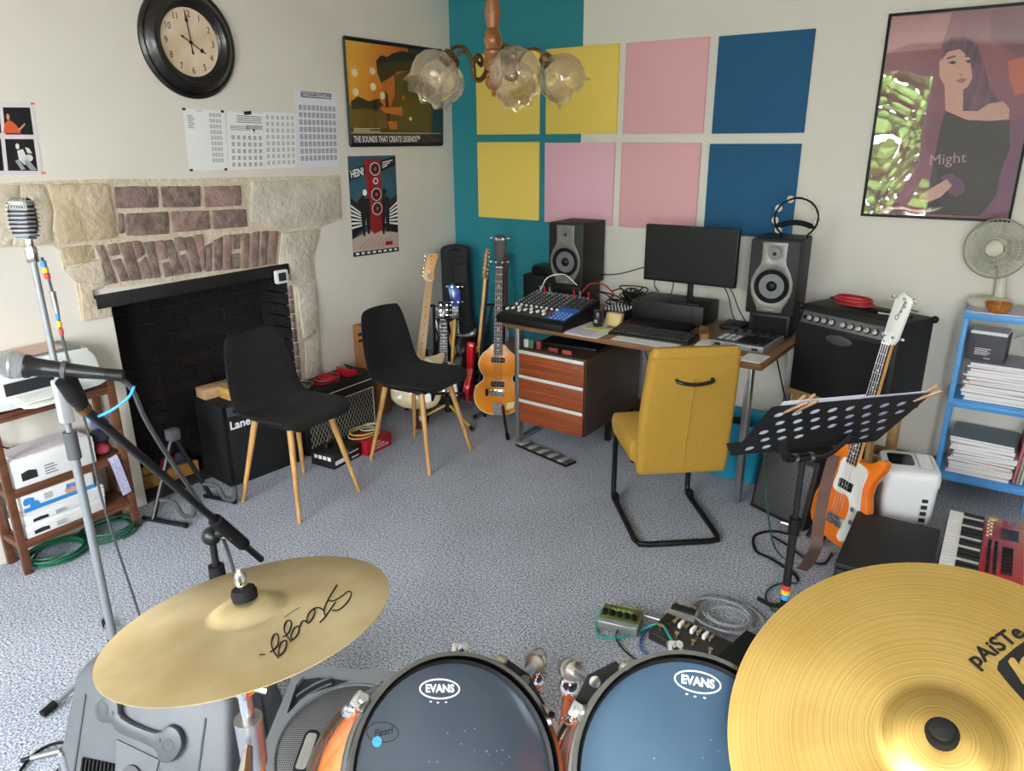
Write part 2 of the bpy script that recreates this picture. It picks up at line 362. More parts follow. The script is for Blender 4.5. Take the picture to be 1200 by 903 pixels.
stones = [([(-10, 108), (60, 104), (60, 180), (30, 306), (-10, 312)], LIME), ([(70, 104), (135, 101), (170, 190), (165, 298), (40, 306), (66, 190)], LIME), ([(150, 102), (355, 98), (384, 278), (200, 300), (172, 250), (178, 190)], LIME2),
          ([(200, 316), (300, 303), (315, 345), (300, 362), (214, 374)], LIME2), ([(214, 386), (330, 352), (352, 435), (300, 436), (246, 420)], LIME), ([(258, 430), (352, 440), (306, 456), (306, 486), (362, 490), (368, 542), (276, 555)], LIME),
          ([(838, 96), (1130, 82), (1136, 212), (1066, 238), (935, 250), (838, 225)], LIME3), ([(940, 264), (1062, 250), (1052, 312), (1034, 345), (1046, 436), (972, 420), (970, 380), (930, 372)], LIME3), ([(990, 444), (1050, 442), (1064, 598), (1012, 618)], LIME3), ([(1018, 630), (1068, 606), (1086, 990), (1026, 990)], LIME3)]
for i, (pl, m_) in enumerate(stones): rough([zw(*p) for p in pl], 0.004, 0.012+0.004*(i % 3), 'stone', m_, i)
bricks = [[(378, 110), (520, 108), (528, 180), (385, 183)], [(535, 110), (664, 108), (666, 177), (540, 180)], [(678, 110), (797, 106), (800, 172), (683, 178)], [(392, 200), (410, 200), (414, 265), (396, 268)],
          [(418, 200), (557, 194), (561, 268), (424, 275)], [(570, 194), (693, 190), (696, 253), (576, 262)], [(706, 190), (820, 184), (824, 245), (712, 252)],
          [(316, 308), (340, 304), (386, 430), (362, 436)], [(355, 304), (385, 300), (398, 335), (368, 342)], [(372, 358), (398, 348), (428, 422), (400, 428)], [(398, 300), (432, 294), (468, 420), (435, 424)], [(434, 294), (462, 290), (480, 335), (452, 352)],
          [(462, 362), (484, 342), (508, 415), (478, 420)], [(480, 296), (508, 292), (534, 412), (512, 418)], [(514, 294), (540, 290), (556, 350), (530, 356)], [(540, 366), (562, 360), (576, 408), (550, 414)], [(548, 290), (572, 286), (610, 402), (580, 408)],
          [(580, 282), (604, 278), (618, 320), (596, 326)], [(598, 342), (618, 336), (638, 398), (614, 402)], [(612, 280), (642, 276), (672, 394), (644, 400)], [(648, 272), (672, 268), (680, 380), (672, 392)], [(684, 310), (708, 298), (704, 392), (686, 394)],
          [(712, 290), (738, 278), (736, 388), (714, 392)], [(742, 274), (768, 270), (768, 386), (742, 388)], [(776, 270), (802, 268), (800, 318), (778, 320)], [(772, 338), (798, 332), (796, 384), (774, 386)], [(806, 268), (830, 266), (826, 382), (802, 382)],
          [(842, 262), (866, 260), (862, 378), (838, 382)], [(872, 260), (894, 258), (888, 372), (866, 378)], [(902, 258), (926, 258), (914, 368), (894, 372)]]
for i, pl in enumerate(bricks): rough([zw(*p) for p in pl], 0.004, 0.013+0.003*((i*7) % 3), 'brick', BR[(i*5+i//3) % 4], 50+i, 0.002, 0.0025)
# narrow brick edge of the right jamb
for i in range(11):
    z = 0.94-i*0.085
    MB(WL).bx(FY1-0.002, FY1+0.022, z-0.078, z, -0.03, 0.008).obj('brick', BR[i % 4], fp, bevel=0.004)
# iron lintel across the opening
IRON = mat('painted_iron', '#161617', 0.55, var=0.2, vscale=20, bump=0.3, bscale=60)
q0, q1 = atX(108, 345), atX(337, 322)
MB(INV).box(((0.004), (q0.y+q1.y)/2, (q0.z+q1.z)/2), (0.034, q1.y-q0.y, 0.062), None).obj('lintel', IRON, fp, bevel=0.004)
# firebox: back, sides and roof behind, then bricks one by one
FD = -0.26
MB(INV).bx(FD-0.05, FD, FY0-0.05, FY1+0.05, -0.05, FZ+0.05).bx(FD, -0.012, FY0-0.05, FY0, -0.05, FZ).bx(FD, -0.012, FY1, FY1+0.05, -0.05, FZ).bx(FD, -0.02, FY0, FY1, FZ-0.005, FZ+0.05).obj('firebox', SOOTM, fp, smooth=False)
MB(INV).bx(FD, 0.0, FY0, FY1, 0, 0.012).obj('hearth_slab', mat('hearth_slab', '#25211f', 0.9, var=0.3, vscale=14), fp)
bw, bh = 0.205, 0.062; me_a = MB().box((0, 0, 0), (0.012, bw, bh)).mesh('brick', 0.003, 1); me_a.materials.append(SOOT)
me_b = me_a.copy(); me_b.materials.clear(); me_b.materials.append(SOOT2); me_c = MB().box((0, 0, 0), (0.118, 0.012, bh)).mesh('brick', 0.003, 1); me_c.materials.append(SOOT)
rg = random.Random(3)
for r_ in range(15):
    z = 0.045+r_*0.068
    for k in range(-1, 6):
        y = FY0+0.1+k*0.215+(0.107 if r_ % 2 else 0)
        a, b = max(FY0+0.002, y-bw/2), min(FY1-0.002, y+bw/2)
        if b-a < 0.03: continue
        o = inst(me_b if (rg.random() < 0.5 and 3 < r_ < 11 and y < -1.95) else me_a, 'brick', fp, (FD+rg.uniform(0.001, 0.005), (a+b)/2+2.05, z)); o.scale = (1, (b-a)/bw, 1)
    for k in range(2):
        x = -0.065-k*0.125; inst(me_c, 'brick', fp, (x, FY1+2.05-0.003, z)); inst(me_c, 'brick', fp, (x, FY0+2.05+0.003, z))
# small white thermometer stuck on the lintel's end
q = atX(330, 324, 0.045)
t = thing('thermometer', 'small white square digital thermometer on the end of the iron lintel', 'thermometer', M=fr(q, (0, 1, 0), (0, 0, 1)))
MB().prism(rrect(0.085, 0.075, 0.012), -0.012, 0.006).obj('body', WHITE, t, bevel=0.002)
MB().prism(rrect(0.05, 0.045, 0.004), 0.006, 0.0075).obj('screen', mat('lcd', '#2d3032', 0.2), t)

# ------------------------------------------------------------------ wall clock
q = atX(220.5, 50); CR = 0.247
clk = thing('wall_clock', 'large round black wall clock with aged cream dial and arabic numerals', 'clock', M=fr((0, q.y, q.z), (0, 1, 0), (0, 0, 1)))
CLK = mat('clock_black', '#0c0908', 0.35, var=0.4, vscale=6, coat=0.2)
MB().lathe([(0.0, 0.0), (CR, 0.0), (CR, 0.012), (CR-0.012, 0.022), (CR-0.02, 0.018), (CR-0.03, 0.03), (CR-0.052, 0.046), (CR-0.07, 0.044), (CR-0.078, 0.034), (CR-0.086, 0.03), (CR-0.1, 0.014), (0, 0.012)], 72).obj('bezel', CLK, clk)
bead = MB().ball((0, 0, 0), 0.0036, 8, 6).mesh('bead'); bead.materials.append(CLK)
mb = MB()
for i in range(120): a = 2*pi*i/120; mb.ball(((CR-0.016)*cos(a), (CR-0.016)*sin(a), 0.022), 0.0042, 6, 4)
for i in range(90): a = 2*pi*i/90; mb.ball(((CR-0.088)*cos(a), (CR-0.088)*sin(a), 0.029), 0.0036, 6, 4)
tag(mb.obj('beading', CLK, clk), kind='stuff')
DIAL = mat('aged_dial', '#dccdb4', 0.7, col2='#c9b08c', vscale=9, detail=6)
MB().lathe([(0, 0.012), (CR-0.09, 0.012), (CR-0.09, 0.016), (0, 0.016)], 64).obj('dial', DIAL, clk)
HANDS = mat('clock_ink', '#1d1613', 0.5)
for h in range(1, 13):
    a = pi/2-h*pi/6; text(str(h), 0.042, HANDS, clk, tr(0.122*cos(a), 0.122*sin(a), 0.0165), 'numeral', 0.0003, sx=0.85)
mb = MB()
for i in range(60):
    a = 2*pi*i/60; mb.box((0.15, 0, 0.0166), (0.004 if i % 5 else 0.007, 0.0015, 0.0005), rot(i*6))
tag(mb.obj('minute_track', HANDS, clk), kind='stuff')
def hand(ln, w_, ang, z):
    pl = [(-0.035, -0.0025), (-0.045, -0.006), (-0.055, 0), (-0.045, 0.006), (-0.035, 0.0025), (ln*0.62, 0.0022), (ln*0.68, w_), (ln*0.8, 0.004), (ln, 0.0006), (ln, -0.0006), (ln*0.8, -0.004), (ln*0.68, -w_), (ln*0.62, -0.0022)]
    return MB(rot(ang)).prism(pl, z, z+0.0012)
hand(0.09, 0.012, -30, 0.019).obj('hour_hand', HANDS, clk); hand(0.135, 0.009, 95, 0.021).obj('minute_hand', HANDS, clk)
MB().cyl((0, 0, 0.016), (0, 0, 0.025), 0.007).obj('hand_boss', HANDS, clk)

# ------------------------------------------------------------------ papers pinned on the wall
def wallquad(pts, v=0.0):
    return [(atX(x, y, v).y, atX(x, y, v).z) for x, y in pts]
def sheet(name, label, cat, pts, m_, th=0.0012, off=0.001, group=None):
    q = wallquad(pts); cy = sum(p[0] for p in q)/len(q); cz = sum(p[1] for p in q)/len(q)
    t = thing(name, label, cat, M=fr((0, cy, cz), (0, 1, 0), (0, 0, 1)), group=group)
    q = [(p[0]-cy, p[1]-cz) for p in q]; MB().prism(q, off, off+th).obj('paper', m_, t, fixn=True)
    t['h'] = off+th
    def uv(u, v):      # u right, v down, both 0..1 on the sheet (TL, TR, BR, BL)
        a = (q[0][0]+(q[1][0]-q[0][0])*u, q[0][1]+(q[1][1]-q[0][1])*u); b = (q[3][0]+(q[2][0]-q[3][0])*u, q[3][1]+(q[2][1]-q[3][1])*u)
        return (a[0]+(b[0]-a[0])*v, a[1]+(b[1]-a[1])*v)
    return t, uv
def pr(t, uv, polys, m_, z=1, name='print', stuff=False):
    h = t['h']+0.0003*(z-1)
    if stuff:
        mb = MB()
        for pl in polys: mb.prism([uv(*p) for p in pl], h, h+0.0003)
        return tag(mb.obj(name, m_, t, smooth=False, fixn=True), kind='stuff')
    for pl in polys: MB().prism([uv(*p) for p in pl], h, h+0.0003).obj(name, m_, t, smooth=False, fixn=True)
def rc(u0, v0, u1, v1): return [(u0, v0), (u1, v0), (u1, v1), (u0, v1)]
def ell(u, v, a, b, n=14): return [(u+a*cos(2*pi*i/n), v+b*sin(2*pi*i/n)) for i in range(n)]
# photo sheet at the left
t, uv = sheet('photo_sheet', 'white sheet with concert photographs taped to the cream wall', 'photo print', [(-36, 119), (38, 120), (50, 205), (-30, 205)], mat('photo_paper', '#d2cad0', 0.6))
DARKP = mat('photo_black', '#121217', 0.5); PHG = mat('photo_grey', '#9d9c9c', 0.5); PHL = mat('photo_light', '#d5d3d0', 0.5); ORG = mat('photo_orange', '#cf5a2a', 0.5); SKIN = mat('photo_skin', '#c98e6c', 0.5)
pr(t, uv, [rc(0.06, 0.07, 0.44, 0.42), rc(0.5, 0.07, 0.94, 0.44), rc(0.06, 0.5, 0.42, 0.94), rc(0.48, 0.5, 0.93, 0.94)], DARKP, 1, 'photo')
pr(t, uv, [[(0.47, 0.42), (0.5, 0.3), (0.55, 0.25), (0.6, 0.25), (0.66, 0.29), (0.72, 0.36), (0.74, 0.42)]], ORG, 2); pr(t, uv, [ell(0.565, 0.2, 0.026, 0.045), [(0.7, 0.37), (0.82, 0.28), (0.83, 0.3), (0.71, 0.4)]], SKIN, 3)
pr(t, uv, [ell(0.66, 0.6, 0.03, 0.04), [(0.65, 0.66), (0.74, 0.64), (0.79, 0.76), (0.74, 0.86), (0.66, 0.78)], [(0.78, 0.61), (0.84, 0.63), (0.88, 0.7), (0.8, 0.69)], ell(0.82, 0.76, 0.06, 0.05)], PHL, 2)
pr(t, uv, [[(0.72, 0.8), (0.8, 0.78), (0.92, 0.93), (0.82, 0.93)], [(0.6, 0.8), (0.66, 0.78), (0.74, 0.92), (0.68, 0.93)], [(0.12, 0.9), (0.2, 0.66), (0.28, 0.6), (0.33, 0.9)]], PHG, 2)
pr(t, uv, [rc(0.96, 0.0, 1.03, 0.03), rc(0.98, 0.955, 1.05, 0.985)], mat('orange_tape', '#ee7a45', 0.6), 1, 'tape')
# chord sheets
def grid_boxes(u0, v0, u1, v1, nx, ny, fw_, fh):
    out = []
    for i in range(nx):
        for j in range(ny):
            u = u0+(u1-u0)*(i+0.5)/nx; v = v0+(v1-v0)*(j+0.5)/ny; a = (u1-u0)/nx*fw_/2; b = (v1-v0)/ny*fh/2
            out += [rc(u-a, v-b, u+a, v-b*0.75), rc(u-a, v-b*0.1, u+a, v+b*0.1), rc(u-a, v+b*0.75, u+a, v+b), rc(u-a, v-b, u-a*0.75, v+b), rc(u+a*0.75, v-b, u+a, v+b), rc(u-a*0.15, v-b, u+a*0.15, v+b)]
    return out
PRINTG = mat('print_grey', '#7d7d86', 0.8); PRINTD = mat('print_dark', '#3a3a44', 0.8)
t, uv = sheet('chord_sheet', 'mostly blank white chord sheet pinned below the clock', 'paper sheet', [(214, 127), (263, 130), (267, 199), (222, 200)], PAPER)
pr(t, uv, [rc(0.08, 0.1+0.028*i, 0.2+0.02*(i % 3), 0.112+0.028*i) for i in range(8)]+[rc(0.3, 0.02, 0.42, 0.03)], PRINTG, 1, stuff=True)
pr(t, uv, grid_boxes(0.6, 0.03, 0.9, 0.88, 4, 9, 0.7, 0.62), PRINTG, 1, 'chord_grids', True)
pr(t, uv, [rc(-0.02, -0.01, 0.06, 0.03), rc(0.9, -0.01, 0.98, 0.03), rc(0.0, 0.97, 0.08, 1.01), rc(0.9, 0.97, 0.98, 1.01)], INK, 1, 'pin')
t, uv = sheet('chord_sheet', 'white chord sheet with a black clip and rows of small grids', 'paper sheet', [(266, 130), (308, 133), (310, 198), (268, 199)], PAPER)
pr(t, uv, grid_boxes(0.06, 0.38, 0.97, 0.97, 6, 5, 0.5, 0.55), PRINTD, 1, 'chord_grids', True)
pr(t, uv, [rc(0.25, 0.06+0.035*i, 0.95, 0.075+0.035*i) for i in range(4)]+[rc(0.06, 0.24+0.03*i, 0.6, 0.252+0.03*i) for i in range(3)], PRINTG, 1, stuff=True)
pr(t, uv, grid_boxes(0.5, 0.21, 0.97, 0.3, 6, 1, 0.8, 0.8), PRINTD, 1, 'chord_grids', True); pr(t, uv, [[(0.44, -0.01), (0.66, -0.03), (0.66, 0.03), (0.47, 0.05)], [(0.68, 0.29), (0.75, 0.28), (0.73, 0.36)]], INK, 1, 'clip')
t, uv = sheet('chord_sheet', 'white sheet of small guitar chord grids between clipped sheet and taller sheet', 'paper sheet', [(308.5, 131), (346, 133), (348, 196), (310.5, 198)], PAPER)
pr(t, uv, grid_boxes(0.03, 0.03, 0.97, 0.95, 6, 8, 0.5, 0.55), PRINTG, 1, 'chord_grids', True)
t, uv = sheet('chord_dictionary_sheet', 'tall white chord dictionary sheet with boxed title beside framed poster', 'paper sheet', [(345, 105), (394, 109), (397, 195), (349, 197)], mat('lilac_paper', '#d8d8e2', 0.8))
pr(t, uv, grid_boxes(0.06, 0.17, 0.97, 0.92, 9, 8, 0.66, 0.62), PRINTD, 1, 'chord_grids', True)
pr(t, uv, [rc(0.14, 0.015, 0.86, 0.025), rc(0.14, 0.075, 0.86, 0.087), rc(0.14, 0.015, 0.15, 0.087), rc(0.85, 0.015, 0.86, 0.087)], INK, 1, 'title_box')
a = uv(0.5, 0.05); text("DICTIONNAIRE D'ACCORDS", 0.019, INK, t, tr(a[0], a[1], t['h']), bold=0.0006, sx=0.92)

# ------------------------------------------------------------------ framed poster with orange stage lights
t, uv = sheet('framed_poster', 'black framed landscape poster of a guitarist in orange stage light', 'poster', [(401, 44), (516, 60), (516.5, 169), (409, 170)], mat('poster_brown', '#3d2f14', 0.5, col2='#54431a', vscale=3), 0.004, 0.006)
GL = []
def glow_mat():
    M = bpy.data.materials.new('poster_orange'); M.use_nodes = True; nt = M.node_tree; N = nt.nodes; L = nt.links; b = N['Principled BSDF']; b.inputs['Roughness'].default_value = 0.5
    tc = N.new('ShaderNodeTexCoord'); g = N.new('ShaderNodeTexGradient'); g.gradient_type = 'LINEAR'; mp = N.new('ShaderNodeMapping'); mp.inputs['Location'].default_value = (0.55, 0, 0); mp.inputs['Scale'].default_value = (1.3, 1.3, 1.3); mp.inputs['Rotation'].default_value = (0, 0, R(28))
    L.new(tc.outputs['Object'], mp.inputs[0]); L.new(mp.outputs[0], g.inputs[0]); rp = N.new('ShaderNodeValToRGB'); L.new(g.outputs[0], rp.inputs[0])
    e = rp.color_ramp.elements; e[0].color = lin('#efb23a'); e[1].color = lin('#3a2412'); k = e.new(0.25); k.color = lin('#e08a26'); k = e.new(0.55); k.color = lin('#b9481f')
    L.new(rp.outputs[0], b.inputs['Base Color']); return M
pr(t, uv, [rc(0, 0, 0.62, 0.62)], glow_mat(), 1)
pr(t, uv, [rc(0.0, 0.6, 0.62, 0.83)], mat('poster_olive', '#7c6420', 0.5, col2='#59441a', vscale=5), 1)
pr(t, uv, [[(0.62, 0.0), (1, 0.0), (1, 0.86), (0.87, 0.86), (0.92, 0.4), (0.8, 0.1)]], mat('poster_teal', '#1d4a58', 0.5, col2='#0f2c38', vscale=6), 1)
pr(t, uv, [[(0.3, 0.3), (0.29, 0.18), (0.34, 0.12), (0.4, 0.13), (0.46, 0.09), (0.56, 0.05), (0.68, 0.07), (0.78, 0.14), (0.86, 0.2), (0.8, 0.24), (0.62, 0.24), (0.5, 0.26), (0.47, 0.3), (0.42, 0.34), (0.37, 0.4), (0.33, 0.38)]], mat('poster_dark', '#1e130d', 0.5), 3)
pr(t, uv, [[(0.47, 0.3), (0.62, 0.24), (0.84, 0.22), (0.92, 0.4), (0.87, 0.86), (0.42, 0.84), (0.42, 0.62), (0.47, 0.5)]], mat('poster_shirt', '#5b4a18', 0.5, col2='#3f3413', vscale=4), 2)
pr(t, uv, [[(0.34, 0.38), (0.42, 0.33), (0.46, 0.3), (0.47, 0.4), (0.42, 0.5), (0.36, 0.48)]], mat('poster_face', '#c96a25', 0.5), 4)
pr(t, uv, [[(0.03, 0.58), (0.1, 0.53), (0.2, 0.57), (0.3, 0.54), (0.34, 0.6), (0.28, 0.66), (0.14, 0.64), (0.04, 0.66)], [(0.36, 0.46), (0.39, 0.46), (0.42, 0.84), (0.38, 0.84)]], MATS['poster_dark'], 4)
pr(t, uv, [[(0.3, 0.63), (0.54, 0.61), (0.54, 0.7), (0.36, 0.68)], [(0.38, 0.76), (0.48, 0.76), (0.48, 0.84), (0.4, 0.84)], [(0.54, 0.52), (0.56, 0.48), (0.57, 0.54)]], MATS['poster_face'], 5)
pr(t, uv, [ell(0.08, 0.31, 0.028, 0.038), ell(0.25, 0.28, 0.028, 0.038), ell(0.08, 0.49, 0.028, 0.038), ell(0.25, 0.43, 0.028, 0.038), ell(0.34, 0.51, 0.026, 0.036), ell(0.63, 0.73, 0.016, 0.02)], mat('poster_light', '#f3e7c4', 0.5), 5)
pr(t, uv, [rc(0, 0.885, 1, 1)], mat('poster_band', '#2c1d19', 0.5), 6); pr(t, uv, [rc(0, 0.878, 1, 0.884)], MATS['poster_light'], 6)
pr(t, uv, [rc(0.04, 0.835+0.014*i, 0.3-0.1*(i % 2), 0.841+0.014*i) for i in range(3)], MATS['poster_light'], 6)
a = uv(0.385, 0.945); text('THE SOUNDS THAT CREATE LEGENDS™', 0.05, WHITEINK, t, tr(a[0], a[1], t['h']+0.002), bold=0.0012, sx=0.66)
a = uv(0.915, 0.945); text('Fender', 0.045, mat('logo_red', '#7d3040', 0.5), t, tr(a[0], a[1], t['h']+0.002), shear=0.3)
mb = MB(); k = 0.014
c4 = [uv(0, 0), uv(1, 0), uv(1, 1), uv(0, 1)]
for i in range(4):
    a, b = c4[i], c4[(i+1) % 4]; mb.tube([(a[0], a[1], 0.011), (b[0], b[1], 0.011)], 0.011, 4)
mb.obj('frame', BLACK, t); POSTER_GLASS = pane('poster_glass', ior=1.35)
MB().prism(c4, t['h']+0.005, t['h']+0.0065).obj('glass', POSTER_GLASS, t, fixn=True)

# ------------------------------------------------------------------ HEIN? poster
t, uv = sheet('speaker_poster', 'portrait poster with tall red loudspeaker below the framed poster', 'poster', [(407, 183), (463, 182), (467, 294), (414, 301)], mat('poster_blue', '#2d5f74', 0.5, col2='#214a5c', vscale=7))
pr(t, uv, [[(0.0, 0.4), (0.12, 0.46), (0.3, 0.36), (0.3, 0.7), (0, 0.82)], [(1, 0.4), (0.85, 0.45), (0.65, 0.36), (0.65, 0.72), (1, 0.82)]], MATS['poster_dark'], 1)
for sg in (0, 1):
    fan = []
    for i in range(6):
        a0 = 0.47+0.045*i; e0 = (0.0 if sg == 0 else 1.0); fan.append([(e0, a0), (e0, a0+0.022), (0.33 if sg == 0 else 0.66, 0.62+0.012*i), (0.33 if sg == 0 else 0.66, 0.61+0.012*i)])
    pr(t, uv, fan, WHITEINK, 2)
pr(t, uv, [[(0, 0.82), (0.4, 0.74), (1, 0.8), (1, 0.97), (0, 0.97)]], mat('poster_floor', '#b9a99b', 0.6), 2)
pr(t, uv, [[(0.33, 0.04), (0.44, 0.03), (0.5, 0.78), (0.4, 0.76)]], mat('poster_red_side', '#a3121f', 0.5), 3)
pr(t, uv, [[(0.38, 0.03), (0.66, 0.03), (0.68, 0.75), (0.45, 0.79)]], mat('poster_red', '#8c1a24', 0.5), 4)
for (v_, s_) in ((0.13, 1), (0.25, 0.5), (0.385, 1), (0.53, 1)):
    u_ = 0.535+0.03*v_
    for k, (f_, m_) in enumerate(((1, WHITEINK), (0.88, INK), (0.66, MATS['poster_red']), (0.6, INK), (0.3, mat('poster_bright_red', '#d5222d', 0.5)))):
        if s_ < 1 and k > 2: continue
        pr(t, uv, [ell(u_, v_, 0.11*f_*s_, 0.066*f_*s_)], m_ if s_ == 1 or k != 1 else WHITEINK, 5+k)
pr(t, uv, [[(0.0, 0.15), (0.32, 0.09), (0.34, 0.18), (0.0, 0.24)], [(0.66, 0.05), (0.98, 0.01), (0.98, 0.1), (0.66, 0.16)]], INK, 5)
a = uv(0.165, 0.165); text('HEIN?', 0.062, WHITEINK, t, tr(a[0], a[1], t['h']+0.0036) @ rot(9), bold=0.0012, sx=0.72)
pr(t, uv, [[(0.7, 0.065+0.025*i), (0.93-0.06*i, 0.04+0.025*i), (0.93-0.06*i, 0.05+0.025*i), (0.7, 0.075+0.025*i)] for i in range(3)], WHITEINK, 6)
for (u_, m_) in ((0.3, WHITEINK), (0.72, INK)):
    pr(t, uv, [ell(u_, 0.36, 0.045, 0.032)], m_, 5); pr(t, uv, [[(u_-0.1, 0.42), (u_+0.1, 0.42), (u_+0.1, 0.58), (u_+0.07, 0.78), (u_+0.02, 0.78), (u_, 0.62), (u_-0.03, 0.8), (u_-0.07, 0.8), (u_-0.1, 0.6)]], INK, 4)
pr(t, uv, [[(0.12+0.1*i, 0.93), (0.34+0.1*i, 0.83), (0.35+0.1*i, 0.83), (0.13+0.1*i, 0.93)] for i in range(6)]+[rc(0.7, 0.88, 0.86, 0.92)], MATS['poster_red_side'], 3)
pr(t, uv, [rc(0, 0.955, 1, 1)], INK, 3); pr(t, uv, [rc(0.05+0.12*i, 0.965, 0.12+0.12*i, 0.985) for i in range(8)], WHITEINK, 4)
# ------------------------------------------------------------------ the two black shell chairs
LEGWOOD = wood('beech_leg', '#c99a5e', '#b07f45', 2, 20)
SHELL = mat('black_chair_fabric', '#111113', 0.9, var=0.12, vscale=90, bump=0.2, bscale=420)
def shell_chair(name, label, loc, rz):
    t = thing(name, label, 'chair', loc, rz)
    S = [(0.2, 0.446, 0.14), (0.199, 0.455, 0.18), (0.178, 0.463, 0.207), (0.13, 0.46, 0.222), (0.02, 0.45, 0.226), (-0.08, 0.446, 0.224), (-0.15, 0.462, 0.218), (-0.198, 0.51, 0.212), (-0.222, 0.585, 0.207), (-0.24, 0.67, 0.198), (-0.255, 0.75, 0.183), (-0.266, 0.805, 0.165), (-0.272, 0.832, 0.14), (-0.273, 0.842, 0.105)]
    S = [tuple(p) for p in spline(S, 3)]; rings = []; n = 10
    for i, (x, z, h) in enumerate(S):
        a = S[max(0, i-1)]; b = S[min(len(S)-1, i+1)]; tx, tz = b[0]-a[0], b[1]-a[1]; l = math.hypot(tx, tz); nx, nz = tz/l, -tx/l   # towards the sitter
        if nz < 0 and nx < 0: nx, nz = -nx, -nz
        lift = (0.042 if x > -0.15 else 0.032)*min(1.0, 0.15+i/11.0); edge = min(1.0, i/3.0, (len(S)-1-i)/3.0); th = 0.006+0.013*edge; up = []; dn = []
        for j in range(n+1):
            u = -1+2*j/n; e = max(0.15, (1-abs(u)**6)); o = lift*abs(u)**2.4
            up.append((x+nx*(o+th*e), h*u, z+nz*(o+th*e))); dn.append((x+nx*(o-th*e), h*u, z+nz*(o-th*e)))
        rings.append(up+dn[::-1])
    MB().loft(rings).obj('shell', SHELL, t, fixn=True, sub=1)
    MB().box((-0.005, 0, 0.432), (0.28, 0.26, 0.02)).obj('leg_mount', BLACKM, t, bevel=0.006)
    for sx in (-1, 1):
        for sy in (-1, 1):
            MB().cyl((0.125*sx-0.005, 0.125*sy, 0.43), (0.207*sx, 0.2*sy, 0.0), 0.0165, 0.0095, 14).obj('leg', LEGWOOD, t)
    return t
shell_chair('shell_chair', 'black fabric shell chair with beech legs in front of the fireplace', (0.587, -2.077, 0), 1)
shell_chair('shell_chair', 'black fabric shell chair with beech legs in front of the guitars', (0.761, -1.345, 0), 3)

# ------------------------------------------------------------------ mustard cantilever chair
MUST = mat('mustard_fabric', '#c79a3c', 0.9, col2='#94701f', vscale=230, bump=0.35, bscale=420, stretch=(1, 1, 5))
yc = thing('cantilever_chair', 'mustard yellow upholstered chair with black tubular cantilever base', 'chair', (2.225, -1.295, 0), 129.4)
def cushion(w0, w1, prof, m_, name, rnd=0.026):
    # prof: (x_front, x_back, z) rows from bottom to top
    rings = []
    for (xf, xb, z, hw) in prof:
        r_ = min(rnd, (xf-xb)/2*0.98, hw*0.9); rings.append([((xf+xb)/2+p[0], p[1], z) for p in rrect(xf-xb, hw*2, r_, 4)])
    return MB().loft(rings).obj(name, m_, yc, fixn=True)
cushion(0, 0, [(-0.165, -0.195, 0.335, 0.185), (-0.15, -0.212, 0.345, 0.197), (-0.15, -0.22, 0.38, 0.2), (-0.155, -0.225, 0.5, 0.203), (-0.175, -0.25, 0.65, 0.2), (-0.205, -0.275, 0.8, 0.193), (-0.225, -0.29, 0.885, 0.188), (-0.235, -0.292, 0.912, 0.183), (-0.25, -0.28, 0.925, 0.172)], MUST, 'backrest')
cushion(0, 0, [(0.2, -0.155, 0.365, 0.19), (0.22, -0.155, 0.38, 0.212), (0.235, -0.155, 0.43, 0.22), (0.225, -0.155, 0.468, 0.214), (0.19, -0.155, 0.482, 0.195)], MUST, 'seat')
MB().tube([(-0.213, 0, 0.345), (-0.226, 0, 0.5), (-0.251, 0, 0.65), (-0.276, 0, 0.79)], 0.004, 6).obj('seam', MUST, yc)
MB().tube([(-0.288, 0.19, 0.885), (-0.2935, 0, 0.886), (-0.288, -0.19, 0.885)], 0.003, 6).obj('top_seam', MUST, yc)
MB().tube(spline([(-0.268, 0.075, 0.79), (-0.295, 0.068, 0.785), (-0.3, 0.0, 0.775), (-0.295, -0.068, 0.785), (-0.268, -0.075, 0.79)], 5), 0.0075, 8).obj('handle', BLACKM, yc)
b = 0.19
path = []
for sg in (1, -1):
    P_ = [(-0.1, b*sg, 0.362), (0.18, b*sg, 0.362), (0.222, b*sg, 0.345), (0.235, b*sg, 0.3), (0.235, b*sg, 0.06), (0.224, b*sg, 0.025), (0.19, b*sg, 0.014), (-0.19, b*sg, 0.014), (-0.23, (b-0.012)*sg, 0.014), (-0.238, (b-0.05)*sg, 0.014)]
    path = path + (P_ if sg == 1 else P_[::-1])
MB().tube(path, 0.0135, 10).obj('frame', BLACKM, yc)
for sg in (1, -1): MB().box((0.2, b*sg, 0.03), (0.04, 0.034, 0.032)).obj('floor_clip', BLACK, yc, bevel=0.004)

# ------------------------------------------------------------------ desk and drawer pedestal
DT = 0.725; DR = -2.65
DESKW = wood('desk_walnut', '#8b6440', '#6d4a2c', 0, 12, 0.4)
dk = thing('desk', 'long walnut desk on square steel legs against the back wall', 'desk', (1.02, -0.885, 0), DR)
MB().bx(0, 1.5, 0, 0.75, DT-0.026, DT).obj('desktop', DESKW, dk, bevel=0.002)
for x, y in ((0.095, 0.03), (1.44, 0.03), (0.095, 0.7), (1.44, 0.7)): MB().box((x, y, (DT-0.026)/2), (0.03, 0.045, DT-0.026)).obj('leg', STEEL, dk, bevel=0.002)
MB().bx(0.11, 1.425, 0.69, 0.71, 0.64, 0.7).obj('back_rail', STEEL, dk)
MB().bx(0.08, 0.11, 0.05, 0.68, 0.0, 0.025).obj('side_rail', STEEL, dk)
ROSE = wood('rosewood', '#9c4e25', '#74331a', 0, 40, 0.4, 40)
PEDS = wood('dark_laminate', '#4a372c', '#3b2b22', 1, 10, 0.5)
pd = thing('drawer_pedestal', 'rosewood drawer unit with three drawers and aluminium strips under the desk', 'drawer unit', (1.135, -0.885, 0.135), DR)
MB().bx(0, 0.44, 0.012, 0.66, 0, 0.45).obj('carcass', PEDS, pd, bevel=0.002)
